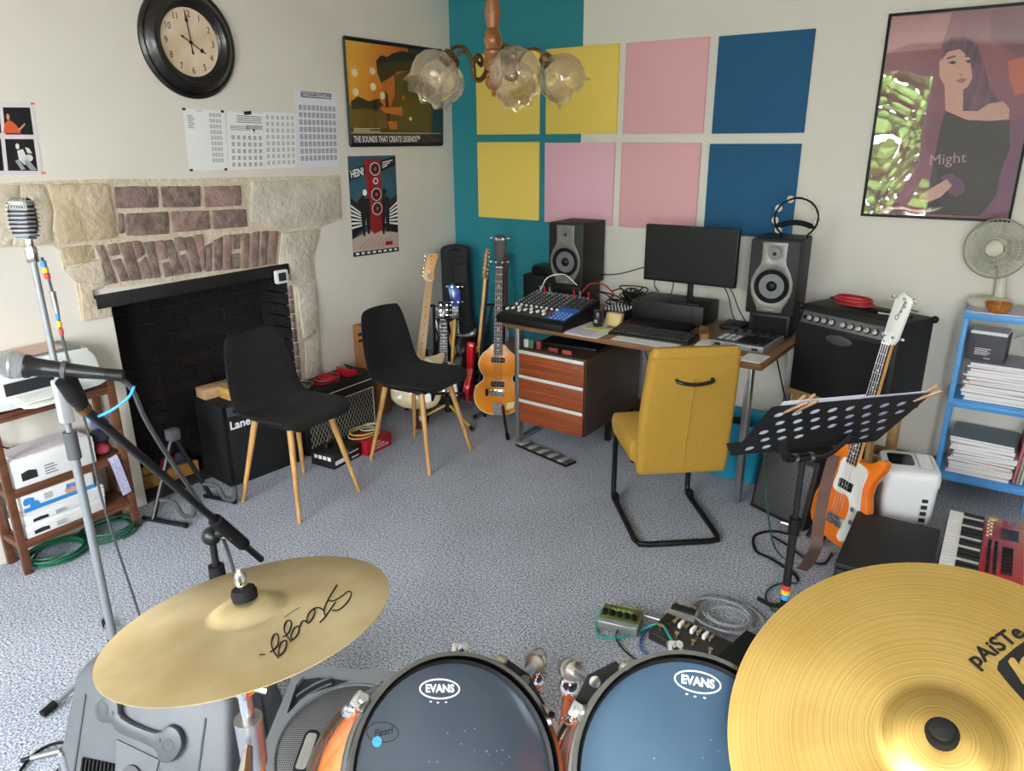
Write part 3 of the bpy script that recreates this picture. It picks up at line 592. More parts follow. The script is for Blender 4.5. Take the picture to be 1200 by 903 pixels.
for i in range(3):
    z0 = 0.004+i*0.148
    d = MB().bx(0.004, 0.436, -0.006, 0.012, z0, z0+0.142).obj('drawer', ROSE, pd, bevel=0.0015)
    MB().bx(0.004, 0.436, -0.013, -0.003, z0+0.126, z0+0.145).obj('handle_strip', mat('aluminium', '#dcdcd8', 0.35, 0.3), d, bevel=0.002)
    if i == 2: MB().cyl((0.39, -0.006, z0+0.105), (0.39, -0.012, z0+0.105), 0.008, n=12).obj('lock', CHROME, d)
for x in (0.03, 0.41):
    for y in (0.34, 0.62): MB().bx(x-0.015, x+0.015, y-0.015, y+0.015, -0.135, 0).obj('foot', BLACKM, pd)
# flat dark folders lying on top of the pedestal under the desktop
tag(MB(tr(1.36, -0.55, 0.588) @ rot(4)).prism(rrect(0.36, 0.4, 0.01), 0, 0.018).obj('laptop_sleeve', BLACK, bevel=0.003), 'flat black laptop sleeve lying on the drawer unit', 'sleeve')
rg = random.Random(9)
for i, (x, c, l) in enumerate(((0.05, '#3f6b4a', 'small green box on the drawer unit below the mixer'), (0.1, '#8e2a22', 'small dark red box on the drawer unit below the mixer'), (0.2, '#7b2b28', 'red marker pen lying along the drawer unit edge'), (0.29, '#9c3a30', 'second red marker pen lying along the drawer unit edge'), (0.015, '#b9b6ad', 'small pale box on the drawer unit beside the desk leg'))):
    tag(MB(tr(1.15+x, -0.85-x*0.05, 0.588)).box((0, 0, 0.014 if i in (2, 3) else 0.025), (0.06 if i in (2, 3) else 0.03, 0.02, 0.026 if i in (2, 3) else 0.05)).obj('small_box' if i not in (2, 3) else 'marker_pen', mat('bit_%d' % i, c, 0.5), bevel=0.004), l, 'box' if i not in (2, 3) else 'pen')

# ------------------------------------------------------------------ studio monitors
SILV = mat('satin_silver', '#7b7974', 0.42, 0.5)
CONE = mat('speaker_cone', '#6f7072', 0.45, 0.3)
CAB = mat('speaker_cabinet', '#111112', 0.6, bump=0.12, bscale=220)
def studio_monitor(label, loc, rz):
    t = thing('studio_monitor', label, 'speaker', loc, rz); w_, h, d = 0.245, 0.385, 0.29
    MB().bx(-w_/2, w_/2, 0, d, 0, h).obj('cabinet', CAB, t, bevel=0.008)
    M = fr((0, 0, 0), (1, 0, 0), (0, 0, 1))
    R_ = [(0.062, h-0.012), (0.06, 0.29), (0.064, 0.26), (0.088, 0.22), (0.103, 0.18), (0.106, 0.145), (0.1, 0.105), (0.084, 0.068), (0.068, 0.04), (0.062, 0.012)]
    MB(M).prism([(x, y) for x, y in R_]+[(-x, y) for x, y in R_[::-1]], 0, 0.007, holes=[circ(0.088, 32, 0, 0.148), circ(0.032, 24, 0, 0.315)]).obj('front_plate', SILV, t, bevel=0.002)
    wf = MB(M @ tr(0, 0.148, 0)).lathe([(0.088, 0.004), (0.088, 0.009), (0.078, 0.011), (0.07, 0.006), (0.064, 0.003)], 40, caps=False).obj('surround', RUBBER, t)
    MB(M @ tr(0, 0.148, 0)).lathe([(0.066, 0.003), (0.03, 0.0008), (0.0, 0.0005)], 40).obj('woofer_cone', CONE, t)
    MB(M @ tr(0, 0.148, 0)).lathe([(0.028, 0.001), (0.024, 0.009), (0.014, 0.014), (0, 0.016)], 28).obj('dust_cap', BLACK, t)
    MB(M @ tr(0, 0.315, 0)).lathe([(0.032, 0.007), (0.021, 0.002), (0.014, 0.001), (0.0, 0.001)], 24).obj('tweeter_horn', CONE, t)
    MB(M @ tr(0, 0.315, 0)).ball((0, 0, 0.002), (0.0125, 0.0125, 0.008), 14, 8).obj('tweeter_dome', BLACK, t)
    text('M-AUDIO', 0.012, mat('silver_print', '#c9c9c7', 0.4), t, M @ tr(0, 0.026, 0.0072))
    return t
studio_monitor('black studio monitor with silver front plate standing behind the mixer', (1.105, -0.315, 0.852), 0)
studio_monitor('black studio monitor with silver front plate standing under the tambourine', (2.385, -0.41, 0.845), 2)
o = thing('speaker_riser', 'low black box under the studio monitor beside the guitar amplifier', 'box', (2.39, -0.4, DT), 2)
MB().bx(-0.105, 0.105, 0.0, 0.26, 0, 0.12).obj('body', BLACK, o, bevel=0.006); MB().bx(-0.085, 0.085, -0.004, 0.004, 0.015, 0.105).obj('front_panel', RUBBER, o, bevel=0.003)
o = thing('speaker_riser', 'low black box under the studio monitor behind the mixer', 'box', (1.1, -0.3, DT), 0)
MB().bx(-0.11, 0.11, 0.0, 0.26, 0, 0.127).obj('body', BLACK, o, bevel=0.006); MB().bx(-0.085, 0.085, -0.004, 0.004, 0.015, 0.105).obj('front_panel', RUBBER, o, bevel=0.003)
# small black amp head left of the left monitor
o = thing('practice_amplifier', 'small black practice amplifier on the desk beside the studio monitor', 'amplifier', (0.87, -0.26, DT), -3)
MB().bx(-0.12, 0.1, 0, 0.16, 0, 0.16).obj('cabinet', VINYL, o, bevel=0.008); MB().bx(-0.11, 0.09, -0.003, 0.002, 0.01, 0.15).obj('grille', GRILLE, o, bevel=0.002)
o = thing('power_supply', 'small black finned power unit on top of the practice amplifier', 'power supply', (0.88, -0.25, DT+0.16), -3)
MB().bx(-0.07, 0.09, 0.01, 0.13, 0, 0.06).obj('body', BLACKM, o, bevel=0.004)
for i in range(6): MB().bx(-0.066+i*0.026, -0.054+i*0.026, 0.0, 0.012, 0.008, 0.052).obj('fin', BLACKM, o)
MB().cyl((0.075, 0.012, 0.03), (0.075, 0.002, 0.03), 0.01, n=12).obj('knob', CHROME, o)

# ------------------------------------------------------------------ mixing desk
mx = thing('mixing_desk', 'black analogue mixer with rows of knobs and a blue master section', 'mixer', (0.985, -0.9, DT), -3)
mw, md_ = 0.455, 0.4; SL = math.atan2(0.075, md_)
MB().prism([(0, 0), (0, 0.04), (0.03, 0.05), (md_, 0.115), (md_, 0)], 0, mw, fr((0, 0, 0), (0, 1, 0), (0, 0, 1))).obj('housing', BLACK, mx, bevel=0.004, fixn=True)
TOP = fr((0, 0.032, 0.0515), (1, 0, 0), (0, md_-0.032, 0.065)); TL_ = md_-0.03
MB(TOP).bx(0.012, mw-0.012, 0.01, TL_-0.01, 0, 0.002).obj('faceplate', mat('mixer_face', '#26272b', 0.45), mx)
MB(TOP).bx(mw-0.15, mw-0.014, 0.012, 0.19, 0.002, 0.003).obj('blue_panel', mat('mixer_blue', '#2b5fae', 0.4), mx)
for (nm, m_, c0, c1, r0, r1, cols, h) in (('white_knobs', WHITEINK, 0, 12, 0, 1, None, 0.011), ('dark_knobs', mat('knob_dark', '#3c3d42', 0.5), 0, 12, 1, 9, None, 0.011)):
    mb = MB(TOP)
    for i in range(12):
        for j in range(r0, r1):
            if i > 8 and j < 3: continue
            x = 0.028+i*0.0355; y = 0.135+j*0.0262; mb.lathe([(0.0075, 0.002), (0.006, h), (0, h+0.001)], 8, tr(x, y, 0))
    tag(mb.obj(nm, m_, mx), kind='stuff')
mb = MB(TOP)
for i in range(9):
    for j in range(8): mb.box((0.028+i*0.0355, 0.163+0.0262*j, 0.0135), (0.003, 0.008, 0.002))
tag(mb.obj('knob_pointers', WHITEINK, mx), kind='stuff')
for i in range(11):
    x = 0.024+i*0.0285
    MB(TOP).bx(x-0.001, x+0.001, 0.02, 0.11, 0.002, 0.0025).obj('fader_slot', INK, mx); y = 0.05+0.02*((i*7) % 3)
    MB(TOP).bx(x-0.007, x+0.007, y-0.012, y+0.012, 0.003, 0.014).obj('fader', WHITEINK if i < 10 else RED, mx, bevel=0.002)
mb = MB(TOP)
for i in range(4):
    for j in range(4): mb.box((mw-0.11+i*0.027, 0.028+j*0.026, 0.005), (0.014, 0.009, 0.005))
tag(mb.obj('blue_buttons', mat('button_blue', '#6fa0e0', 0.4), mx), kind='stuff')
mb = MB(TOP)
for i in range(14): mb.cyl((0.03+i*0.0275, TL_-0.022, 0.002), (0.03+i*0.0275, TL_-0.022, 0.012), 0.009, n=10)
tag(mb.obj('sockets', STEEL, mx), kind='stuff')
for i, (x, m_) in enumerate(((0.06, BLACK), (0.09, RED), (0.13, BLACK), (0.3, RED), (0.34, BLACK), (0.4, RED))):
    MB(TOP).cyl((x, TL_-0.03, 0.01), (x, TL_-0.03, 0.05), 0.006, 0.005, 8).obj('plug', m_ if m_ != BLACK else STEEL, mx)
# second tiny mixer at its right back corner
o = thing('compact_mixer', 'tiny black mixer with silver knobs between large mixer and monitor', 'mixer', (1.45, -0.5, DT), -3)
MB().bx(0, 0.15, 0, 0.2, 0, 0.05).obj('housing', BLACK, o, bevel=0.004); mb = MB()
for i in range(6):
    for j in range(4): mb.cyl((0.02+i*0.022, 0.03+j*0.035, 0.05), (0.02+i*0.022, 0.03+j*0.035, 0.065), 0.007, 0.006, 8)
tag(mb.obj('knobs', STEEL, o), kind='stuff')
for i in range(5): MB().cyl((0.02+i*0.026, 0.18, 0.05), (0.02+i*0.026, 0.182, 0.075), 0.005, n=8).obj('plug', RED if i == 2 else STEEL, o)
# ------------------------------------------------------------------ things on the desk
o = thing('drink_can', 'small dark drinks can standing beside the mixer', 'can', (1.535, -0.69, DT))
MB().lathe([(0.024, 0), (0.029, 0.006), (0.029, 0.078), (0.024, 0.088)], 24).obj('body', mat('can_dark', '#3a3b3c', 0.3, 0.6), o); MB().lathe([(0.025, 0.088), (0.025, 0.09), (0.021, 0.087), (0, 0.087)], 24).obj('lid', CHROME, o)
MB().lathe([(0.0293, 0.02), (0.0293, 0.05)], 24, caps=False).obj('label_band', mat('can_label', '#191919', 0.4), o); MB(fr((0.0, -0.0294, 0.03), (1, 0.0, 0), (0, 0, 1))).bx(-0.008, 0.01, 0, 0.004, 0, 0.0006).obj('print_line', WHITEINK, o); MB(fr((0.0, -0.0294, 0.04), (1, 0.0, 0), (0, 0, 1))).bx(-0.01, 0.008, 0, 0.003, 0, 0.0006).obj('print_line', WHITEINK, o)
o = thing('sticky_note_block', 'cream sticky note block leaning behind the papers', 'note block', (1.588, -0.63, DT), -8)
MB().prism([(0, 0), (0.03, 0), (0.05, 0.065), (0.02, 0.065)], -0.05, 0.05, fr((0, 0, 0), (0, 1, 0), (0, 0, 1))).obj('pad', mat('cream_note', '#d9c283', 0.8), o, bevel=0.002, fixn=True)
MB().bx(-0.03, 0.05, 0.02, 0.05, 0.0652, 0.069).obj('top_sheet', mat('pink_note', '#c8959c', 0.8), o)
def sheetz(name, label, pts, z, m_, cat='paper sheet', th=0.002):
    c = sum((Vector(p) for p in pts), Vector((0, 0)))/len(pts)
    return tag(inst_at(MB().prism([(p[0]-c.x, p[1]-c.y) for p in pts], 0, th), name, m_, (c.x, c.y, z)), label, cat)
def inst_at(mb, name, m_, loc, **k): o = mb.obj(name, m_, **k); o.location = loc; return o
sheetz('paper_sheet', 'white sheet lying under the green leaf on the desk edge', [(1.45, -0.93), (1.655, -0.935), (1.66, -0.7), (1.46, -0.68)], DT, PAPER)
sheetz('paper_sheet', 'lilac tinted sheet half under the mixer on the desk', [(1.43, -0.9), (1.6, -0.93), (1.58, -0.62), (1.41, -0.62)], DT+0.0025, mat('lilac_sheet', '#cfc6dd', 0.8))
o = tag(inst_at(MB().prism(sp2([(-0.09, 0), (-0.03, 0.022), (0.05, 0.02), (0.1, 0.004), (0.05, -0.014), (-0.03, -0.018)], 4), 0, 0.004), 'highlighter_strip', mat('lime_green', '#b9c62f', 0.5), (1.575, -0.76, DT+0.0055)), 'lime green strip lying on the loose papers', 'strip'); o.rotation_euler.z = R(8)
sheetz('paper_sheet', 'white sheet sticking out under the computer keyboard', [(1.72, -0.9), (2.07, -0.915), (2.07, -0.8), (1.72, -0.78)], DT, PAPER)
kb = thing('computer_keyboard', 'black computer keyboard at the desk edge', 'keyboard', (1.66, -0.815, DT+0.002), 1)
MB().prism([(0, 0), (0, 0.012), (0.16, 0.026), (0.16, 0)], 0, 0.45, fr((0, 0, 0), (0, 1, 0), (0, 0, 1))).obj('case', BLACK, kb, bevel=0.003, fixn=True)
KT = fr((0.0, 0.0, 0.0125), (1, 0, 0), (0, 0.16, 0.014)); key = MB().box((0, 0, 0.004), (0.0165, 0.0165, 0.008), top=(0.75, 0.75)).mesh('key'); key.materials.append(mat('key_black', '#202022', 0.5))
for j in range(6):
    for i in range(22):
        if j == 0 and 4 <= i <= 8: continue
        inst(key, 'key', kb, M=KT @ tr(0.018+i*0.0197, 0.02+j*0.023, 0.001))
inst(key, 'key', kb, M=KT @ tr(0.018+6*0.0197, 0.02, 0.001) @ Matrix.Diagonal((5.8, 1, 1, 1)))
bxo = thing('monitor_stand_box', 'long low black box carrying the computer monitor', 'box', (1.61, -0.42, DT), 0)
MB().bx(0, 0.43, 0, 0.26, 0, 0.118).obj('body', mat('dark_box', '#0f1011', 0.55), bxo, bevel=0.006)
MB().bx(0.01, 0.37, -0.003, 0.003, 0.012, 0.104).obj('front_panel', mat('box_front', '#0b0b0c', 0.6), bxo, bevel=0.002)
mo = thing('computer_monitor', 'flat black computer monitor switched off on a slim stand', 'monitor', (1.92, -0.34, DT+0.118), -1)
MB().prism(rrect(0.185, 0.13, 0.006), 0, 0.008, tr(0, 0.0, 0)).obj('foot', BLACK, mo, bevel=0.002); MB().bx(-0.016, 0.016, 0.01, 0.026, 0.008, 0.2).obj('stand_post', BLACK, mo, bevel=0.003)
MB().bx(-0.272, 0.262, -0.022, 0.012, 0.108, 0.422).obj('casing', BLACK, mo, bevel=0.004); MB().bx(-0.265, 0.255, -0.0235, -0.021, 0.122, 0.415).obj('screen', mat('dark_screen', '#0f1011', 0.4, spec=0.3), mo)
lp = thing('laptop', 'closed thin black laptop lying in front of the monitor', 'laptop', (1.84, -0.535, DT), 2)
MB().prism(rrect(0.34, 0.21, 0.012), 0, 0.016).obj('body', BLACK, lp, bevel=0.003); MB().prism(rrect(0.335, 0.205, 0.012), 0.016, 0.023).obj('lid', BLACK, lp, bevel=0.002)
tag(MB(tr(2.1, -0.56, DT) @ rot(20)).prism(rrect(0.05, 0.18, 0.01), 0, 0.03).obj('wood_wedge', wood('pale_wood', '#a8794b', '#8f6238', 1)), 'small wooden wedge beside the closed laptop', 'wood block')
pc = thing('pad_controller', 'silver grey pad controller with black pads at the desk end', 'controller', (2.345, -0.6, DT), -4)
MB().prism(rrect(0.27, 0.3, 0.012), 0, 0.032).obj('housing', mat('controller_grey', '#8b8e92', 0.4, 0.3), pc, bevel=0.004); MB().prism(rrect(0.25, 0.27, 0.008), 0.032, 0.034).obj('faceplate', mat('controller_face', '#3c3e42', 0.4), pc)
for i in range(4):
    for j in range(4): MB().box((0.005+i*0.034, -0.1+j*0.034, 0.037), (0.029, 0.029, 0.006)).obj('pad', RUBBER, pc, bevel=0.003)
for i in range(3):
    for j in range(4): MB().box((-0.105+i*0.034, -0.1+j*0.03, 0.036), (0.024, 0.016, 0.004)).obj('button', mat('button_grey', '#b2b4b6', 0.5), pc)
for i in range(5): MB().cyl((-0.1+i*0.05, 0.085, 0.034), (-0.1+i*0.05, 0.085, 0.046), 0.011, n=14).obj('knob', BLACK, pc)
for x in (-0.1, 0.09): MB().box((x, -0.15, 0.016), (0.03, 0.004, 0.012)).obj('jack_socket', BLACK, pc)
tag(inst_at(MB().prism(rrect(0.12, 0.16, 0.006), 0, 0.025), 'wifi_router', BLACK, (2.18, -0.3, DT), bevel=0.004), 'small black router behind the pad controller', 'router')
sheetz('paper_sheet', 'white folded sheet on the corner of the desk by the amplifier', [(2.4, -0.925), (2.5, -0.93), (2.51, -0.79), (2.41, -0.79)], DT, PAPER, th=0.006)
sheetz('paper_sheet', 'small white slip between keyboard and pad controller', [(2.13, -0.78), (2.2, -0.74), (2.19, -0.62), (2.12, -0.65)], DT, PAPER)
# tambourine on the right monitor
tb = thing('tambourine', 'black crescent tambourine with chrome jingles standing on the studio monitor', 'tambourine', (2.44, -0.28, 0.845+0.385), 12)
TM = fr((0, 0, 0.1), (1, 0, 0), (0, 0, 1)); arc = [(0.104*cos(R(a)), 0.1*sin(R(a)), 0) for a in range(-52, 233, 8)]
MB(TM).tube([(p[0], p[1], -0.016) for p in arc], 0.005, 6).obj('frame_rim', BLACK, tb); MB(TM).tube([(p[0], p[1], 0.016) for p in arc], 0.005, 6).obj('frame_rim', BLACK, tb)
MB(TM).tube(spline([(-0.09, -0.047, 0), (-0.05, -0.03, 0), (0, -0.022, 0), (0.05, -0.03, 0), (0.09, -0.047, 0)], 5), [0.008, 0.009]+[0.014]*17+[0.009, 0.008], 10).obj('grip', RUBBER, tb)
for sg in (-1, 1): MB(TM).tube([(0.064*sg, -0.08, -0.016), (0.064*sg, -0.098, 0), (0.064*sg, -0.08, 0.016)], 0.005, 6).obj('foot_loop', BLACK, tb)
for a in (-38, -8, 28, 68, 112, 152, 188, 218):
    c = (0.103*cos(R(a)), 0.1*sin(R(a)))
    for z in (-0.006, 0.006):
        MB(TM @ tr(c[0], c[1], z) @ rot(a) @ rot(90, 'Y') @ rot(90, 'Y')).lathe([(0.004, 0), (0.008, 0.003), (0.018, 0.001), (0.018, 0)], 18).obj('jingle', mat('jingle_metal', '#6a665b', 0.4, 0.9), tb)
# ------------------------------------------------------------------ acoustic panels on the back wall
def felt(n, c, c2): return mat(n, c, 0.95, col2=c2, vscale=180, bump=0.3, bscale=400)
FY = felt('felt_yellow', '#ebcd68', '#e4c55e'); FP = felt('felt_pink', '#e2adb2', '#dca5ab'); FB = felt('felt_blue', '#285f88', '#205379')
FP2 = felt('felt_pink_lilac', '#e3b1c2', '#dda9bb')
PB = [('yellow', FY, 0.222, 2.253, 'mustard felt panel, top of the panels nearest the room corner'), ('yellow', FY, 0.77, 2.252, 'mustard felt panel straddling the edge of the teal paint'), ('pink', FP, 1.314, 2.249, 'pink felt panel in the upper row beside mustard'), ('blue', FB, 1.866, 2.245, 'dark blue felt panel in the upper row of wall panels'),
      ('yellow', FY, 0.222, 1.705, 'mustard felt panel in the lower row, wholly on teal paint'), ('pink', FP2, 0.765, 1.7, 'pink felt panel directly above the monitor behind the mixer'), ('pink', FP, 1.31, 1.698, 'pink felt panel in the lower row beside blue'), ('blue', FB, 1.861, 1.69, 'dark blue felt panel behind the tambourine')]
for c, m_, x, z, l in PB:
    o = MB().bx(-0.25, 0.25, -0.012, 0, -0.5, 0).obj('felt_absorber', m_, bevel=0.0015); o.location = (x+0.25, -0.001, z); tag(o, l, 'wall panel', 'square felt panels on the back wall')

# ------------------------------------------------------------------ framed portrait poster on the back wall
PW, PH, PX, PZ = 0.632, 0.926, 2.711, 2.27
t = thing('framed_poster', 'black framed portrait poster of a woman with purple hair behind wavy glass', 'poster', M=fr((PX, -0.001, PZ), (1, 0, 0), (0, 0, 1)))
def gp(x, y):
    l = 187-0.1425*(y-70); r_ = 632+0.165*(855-y); return (PW*(x-l)/(r_-l), -PH*(y-60+0.02*(x-187))/(800))
MB().bx(0, PW, -PH, 0, 0.004, 0.008).obj('print', mat('poster_mauve', '#96505f', 0.6, col2='#75405a', vscale=3), t)
def gpr(polys, m_, z): 
    for pl in polys:
        q = [(min(max(a, 0.002), PW-0.002), min(max(b, -PH+0.002), -0.002)) for a, b in (gp(*p) for p in pl)]
        MB().prism(q, 0.008+0.0003*(z-1), 0.008+0.0003*z).obj('print', m_, t, smooth=False, fixn=True)
gpr([[(187, 60), (420, 60), (380, 190), (170, 200)]], mat('p_rose', '#b57b7c', 0.6, col2='#a56a6e', vscale=4), 1)
gpr([[(560, 500), (720, 440), (720, 860), (540, 860)]], mat('p_violet', '#6b3f66', 0.6, col2='#80486c', vscale=5), 1)
gpr([[(560, 60), (740, 40), (740, 230), (640, 220), (560, 160)]], mat('p_wine', '#78414d', 0.6), 1)
gpr([[(620, 245), (712, 228), (722, 350), (650, 372), (632, 320)]], mat('p_orange', '#c9604a', 0.6), 2)
HAIR = mat('p_hair', '#7d4668', 0.6, col2='#3f2438', vscale=14, stretch=(3, 0.6, 1))
gpr([[(415, 150), (470, 150), (515, 185), (540, 260), (560, 340), (600, 400), (545, 432), (470, 432), (455, 390), (400, 330), (375, 260), (385, 185)]], HAIR, 2)
PSK = mat('p_skin', '#d6a093', 0.6, var=0.05, vscale=6)
gpr([[(395, 325), (465, 345), (465, 430), (520, 430), (560, 402), (610, 395), (632, 422), (630, 465), (560, 470), (480, 466), (400, 432)]], PSK, 3)
gpr([[(400, 190), (470, 185), (502, 235), (505, 290), (480, 340), (440, 362), (400, 340), (375, 295), (375, 240)]], PSK, 4)
gpr([[(395, 180), (440, 165), (490, 185), (508, 240), (512, 310), (498, 300), (488, 232), (450, 196), (405, 205), (380, 240)]], HAIR, 5)
gpr([[(405, 245), (428, 238), (440, 246), (425, 252)], [(470, 240), (490, 236), (498, 244), (482, 250)], [(402, 226), (435, 218), (436, 224), (405, 232)], [(468, 220), (495, 220), (495, 226), (468, 226)]], mat('p_eye', '#2d1d22', 0.6), 5)
gpr([[(436, 316), (458, 303), (478, 310), (462, 324)], [(448, 288), (462, 290), (455, 297)]], mat('p_lip', '#b4585e', 0.6), 5)
gpr([[(400, 428), (480, 464), (560, 468), (632, 462), (636, 570), (600, 680), (590, 760), (530, 845), (320, 848), (345, 700), (370, 560), (385, 480)]], mat('p_black_top', '#262024', 0.6, col2='#191518', vscale=5), 4)
gpr([[(385, 690), (430, 675), (470, 708), (478, 745), (442, 772), (402, 745)]], mat('p_cuff', '#6a3f60', 0.6), 5)
gpr([[(300, 775), (345, 742), (408, 700), (428, 726), (384, 775), (332, 800), (308, 796)]], PSK, 6)
a = gp(410, 620); text('Might', 0.07, mat('p_print', '#b78aa2', 0.6), t, tr(a[0], a[1], 0.0095) @ rot(6))
mb = MB()
for x0, x1, y0, y1 in ((-0.012, 0, -PH-0.012, 0.012), (PW, PW+0.012, -PH-0.012, 0.012), (0, PW, 0, 0.012), (0, PW, -PH-0.012, -PH)): mb.bx(x0, x1, y0, y1, 0, 0.022)
mb.obj('frame', BLACK, t, bevel=0.002)
def sheet_glass():
    # slightly buckled acrylic, so its reflections wander
    n = 26; vs = []; fs = []; rg = random.Random(4)
    for j in range(n+1):
        for i in range(n+1):
            u, v = i/n, j/n; z = 0.0135+0.0012*sin(u*7.0+1.2*sin(v*5))*sin(v*4.0+0.8)*(1-u*0.6)+0.0007*sin(u*15+v*6)*(1-u)**2; vs.append((PW*u, -PH*v, z))
    for j in range(n):
        for i in range(n): a = j*(n+1)+i; fs.append((a+n+1, a+n+2, a+1, a))
    return MB().add(vs, fs).obj('glazing', pane('acrylic_glazing', ior=1.5, add=0.09), t)
sheet_glass()

# ------------------------------------------------------------------ chandelier
CHW = wood('turned_oak', '#8a5526', '#5f3414', 2, 60, 0.35, 3, coat=0.1)
def glass_shade():
    M = bpy.data.materials.new('iridescent_glass'); M.use_nodes = True; nt = M.node_tree; N = nt.nodes; L = nt.links; b = N['Principled BSDF']
    N.remove(b); b = N.new('ShaderNodeBsdfGlossy'); b.inputs['Roughness'].default_value = 0.06; b.inputs['Color'].default_value = lin('#f3e6d2')
    t_ = N.new('ShaderNodeBsdfTransparent'); t_.inputs[0].default_value = (0.9, 0.86, 0.8, 1); lw = N.new('ShaderNodeLayerWeight'); lw.inputs[0].default_value = 0.4
    d_ = N.new('ShaderNodeBsdfTranslucent'); d_.inputs[0].default_value = lin('#e9dcc6'); m1 = N.new('ShaderNodeMixShader'); m1.inputs[0].default_value = 0.18; L.new(t_.outputs[0], m1.inputs[1]); L.new(d_.outputs[0], m1.inputs[2])
    ma = N.new('ShaderNodeMath'); ma.operation = 'MULTIPLY_ADD'; ma.inputs[1].default_value = 0.45; ma.inputs[2].default_value = 0.1; L.new(lw.outputs['Facing'], ma.inputs[0])
    mx_ = N.new('ShaderNodeMixShader'); L.new(ma.outputs[0], mx_.inputs[0]); L.new(m1.outputs[0], mx_.inputs[1]); L.new(b.outputs[0], mx_.inputs[2]); L.new(mx_.outputs[0], N['Material Output'].inputs[0]); return M
OLDB = mat('old_brass', '#5f4c2c', 0.4, 0.85, var=0.3, vscale=40)
GSH = glass_shade()
c0 = CAM + ray(578, 78)*2.2
ch = thing('chandelier', 'turned wood and brass chandelier with ruffled iridescent glass shades', 'chandelier', (c0.x, c0.y, c0.z))
MB().lathe([(0.004, -0.085), (0.008, -0.075), (0.004, -0.068), (0.018, -0.06), (0.026, -0.045), (0.024, -0.03), (0.014, -0.024), (0.013, -0.02), (0.027, -0.012), (0.031, 0.01), (0.024, 0.03), (0.028, 0.036), (0.028, 0.042), (0.02, 0.048), (0.026, 0.062), (0.028, 0.075), (0.02, 0.088), (0.024, 0.094), (0.016, 0.105), (0.021, 0.125), (0.024, 0.15), (0.017, 0.18), (0.014, 0.22), (0.018, 0.235), (0.012, 0.25), (0.012, 0.3), (0.016, 0.33), (0.006, 0.34)], 24).obj('stem', CHW, ch)
MB().cyl((0, 0, 0.34), (0, 0, ZC-c0.z-0.02), 0.005, n=8).obj('rod', OLDB, ch)
MB().lathe([(0.02, ZC-c0.z-0.05), (0.05, ZC-c0.z-0.02), (0.055, ZC-c0.z)], 24).obj('ceiling_rose', CHW, ch)
prof = [(0.016, 0.0), (0.024, -0.01), (0.045, -0.022), (0.063, -0.045), (0.07, -0.072), (0.066, -0.098), (0.058, -0.116), (0.057, -0.124), (0.063, -0.132)]
az0 = math.atan2(_r.y, _r.x)
for k in range(5):
    a = az0 - R(72*k); d = Vector((cos(a), sin(a), 0)); A = Matrix.Rotation(a, 4, 'Z')
    MB(A).tube(spline([(0.02, 0, -0.005), (0.045, 0, -0.035), (0.07, 0, -0.03), (0.075, 0, 0.01), (0.1, 0, 0.045), (0.135, 0, 0.045), (0.155, 0, 0.022)], 6), 0.0055, 8).obj('arm', OLDB, ch)
    MB(A).tube(spline([(0.075, 0, 0.01), (0.055, 0, 0.03), (0.04, 0, 0.02), (0.045, 0, 0.005), (0.057, 0, 0.012)], 5), [0.005]*21, 6).obj('scroll', OLDB, ch)
    TL = A @ tr(0.155, 0, 0.022) @ rot(-42, 'Y')
    MB(TL).lathe([(0.012, 0.012), (0.018, 0.008), (0.022, -0.008), (0.02, -0.022)], 18, caps=False).obj('lamp_holder', OLDB, ch)
    vs = []; fs = []; n = 48
    for i, (r_, z) in enumerate(prof):
        amp = max(0, (i-4))/4.0
        for j in range(n): q = 2*pi*j/n; rr = r_*(1+0.04*sin(8*q+i*0.5)+0.06*amp*sin(8*q+0.6)); vs.append((rr*cos(q), rr*sin(q), z-0.006*amp*sin(8*q)))
    for i in range(len(prof)-1):
        for j in range(n): j2 = (j+1) % n; fs.append((i*n+j, i*n+j2, (i+1)*n+j2, (i+1)*n+j))
    MB(TL).add(vs, fs).obj('glass_shade', GSH, ch)
    MB(TL).lathe([(0.006, -0.005), (0.012, -0.03), (0.017, -0.05), (0.012, -0.068), (0, -0.074)], 14).obj('bulb', PANE, ch)
# ------------------------------------------------------------------ combo amplifier on a wooden stool
AZ = 0.487
am = thing('combo_amplifier', 'large black combo guitar amplifier with silver control strip and oval badge', 'amplifier', (2.545, -0.475, AZ), -24)
aw, ah, adp = 0.535, 0.445, 0.27
MB().prism([(0, 0), (0, 0.345), (0.035, ah), (adp, ah), (adp, 0)], 0, aw, fr((0, 0, 0), (0, 1, 0), (0, 0, 1))).obj('cabinet', VINYL, am, bevel=0.008, fixn=True)
MB().bx(0.025, aw-0.025, -0.006, 0.004, 0.025, 0.335).obj('grille', GRILLE, am, bevel=0.002)
CP = fr((0, -0.0005, 0.347), (1, 0, 0), (0, 0.035, 0.1))
MB(CP).bx(0.02, aw-0.02, 0.01, 0.07, 0, 0.004).obj('control_panel', mat('panel_grey', '#6d7073', 0.35, 0.5), am, bevel=0.001)
for i in range(10):
    k = MB(CP).lathe([(0.014, 0.004), (0.0125, 0.016), (0.0, 0.017)], 16, tr(0.07+i*0.041+(0.02 if i > 3 else 0), 0.038, 0)).obj('knob', CHROME, am)
    MB(CP).cyl((0.07+i*0.041+(0.02 if i > 3 else 0), 0.038, 0.004), (0.07+i*0.041+(0.02 if i > 3 else 0), 0.038, 0.007), 0.017, n=16).obj('knob_base', BLACK, am)
MB(CP).cyl((0.04, 0.038, 0.004), (0.04, 0.038, 0.008), 0.011, n=14).obj('jack_socket', BLACK, am)
MB(CP).bx(aw-0.055, aw-0.03, 0.018, 0.058, 0.004, 0.012).obj('power_switch', BLACK, am, bevel=0.002)
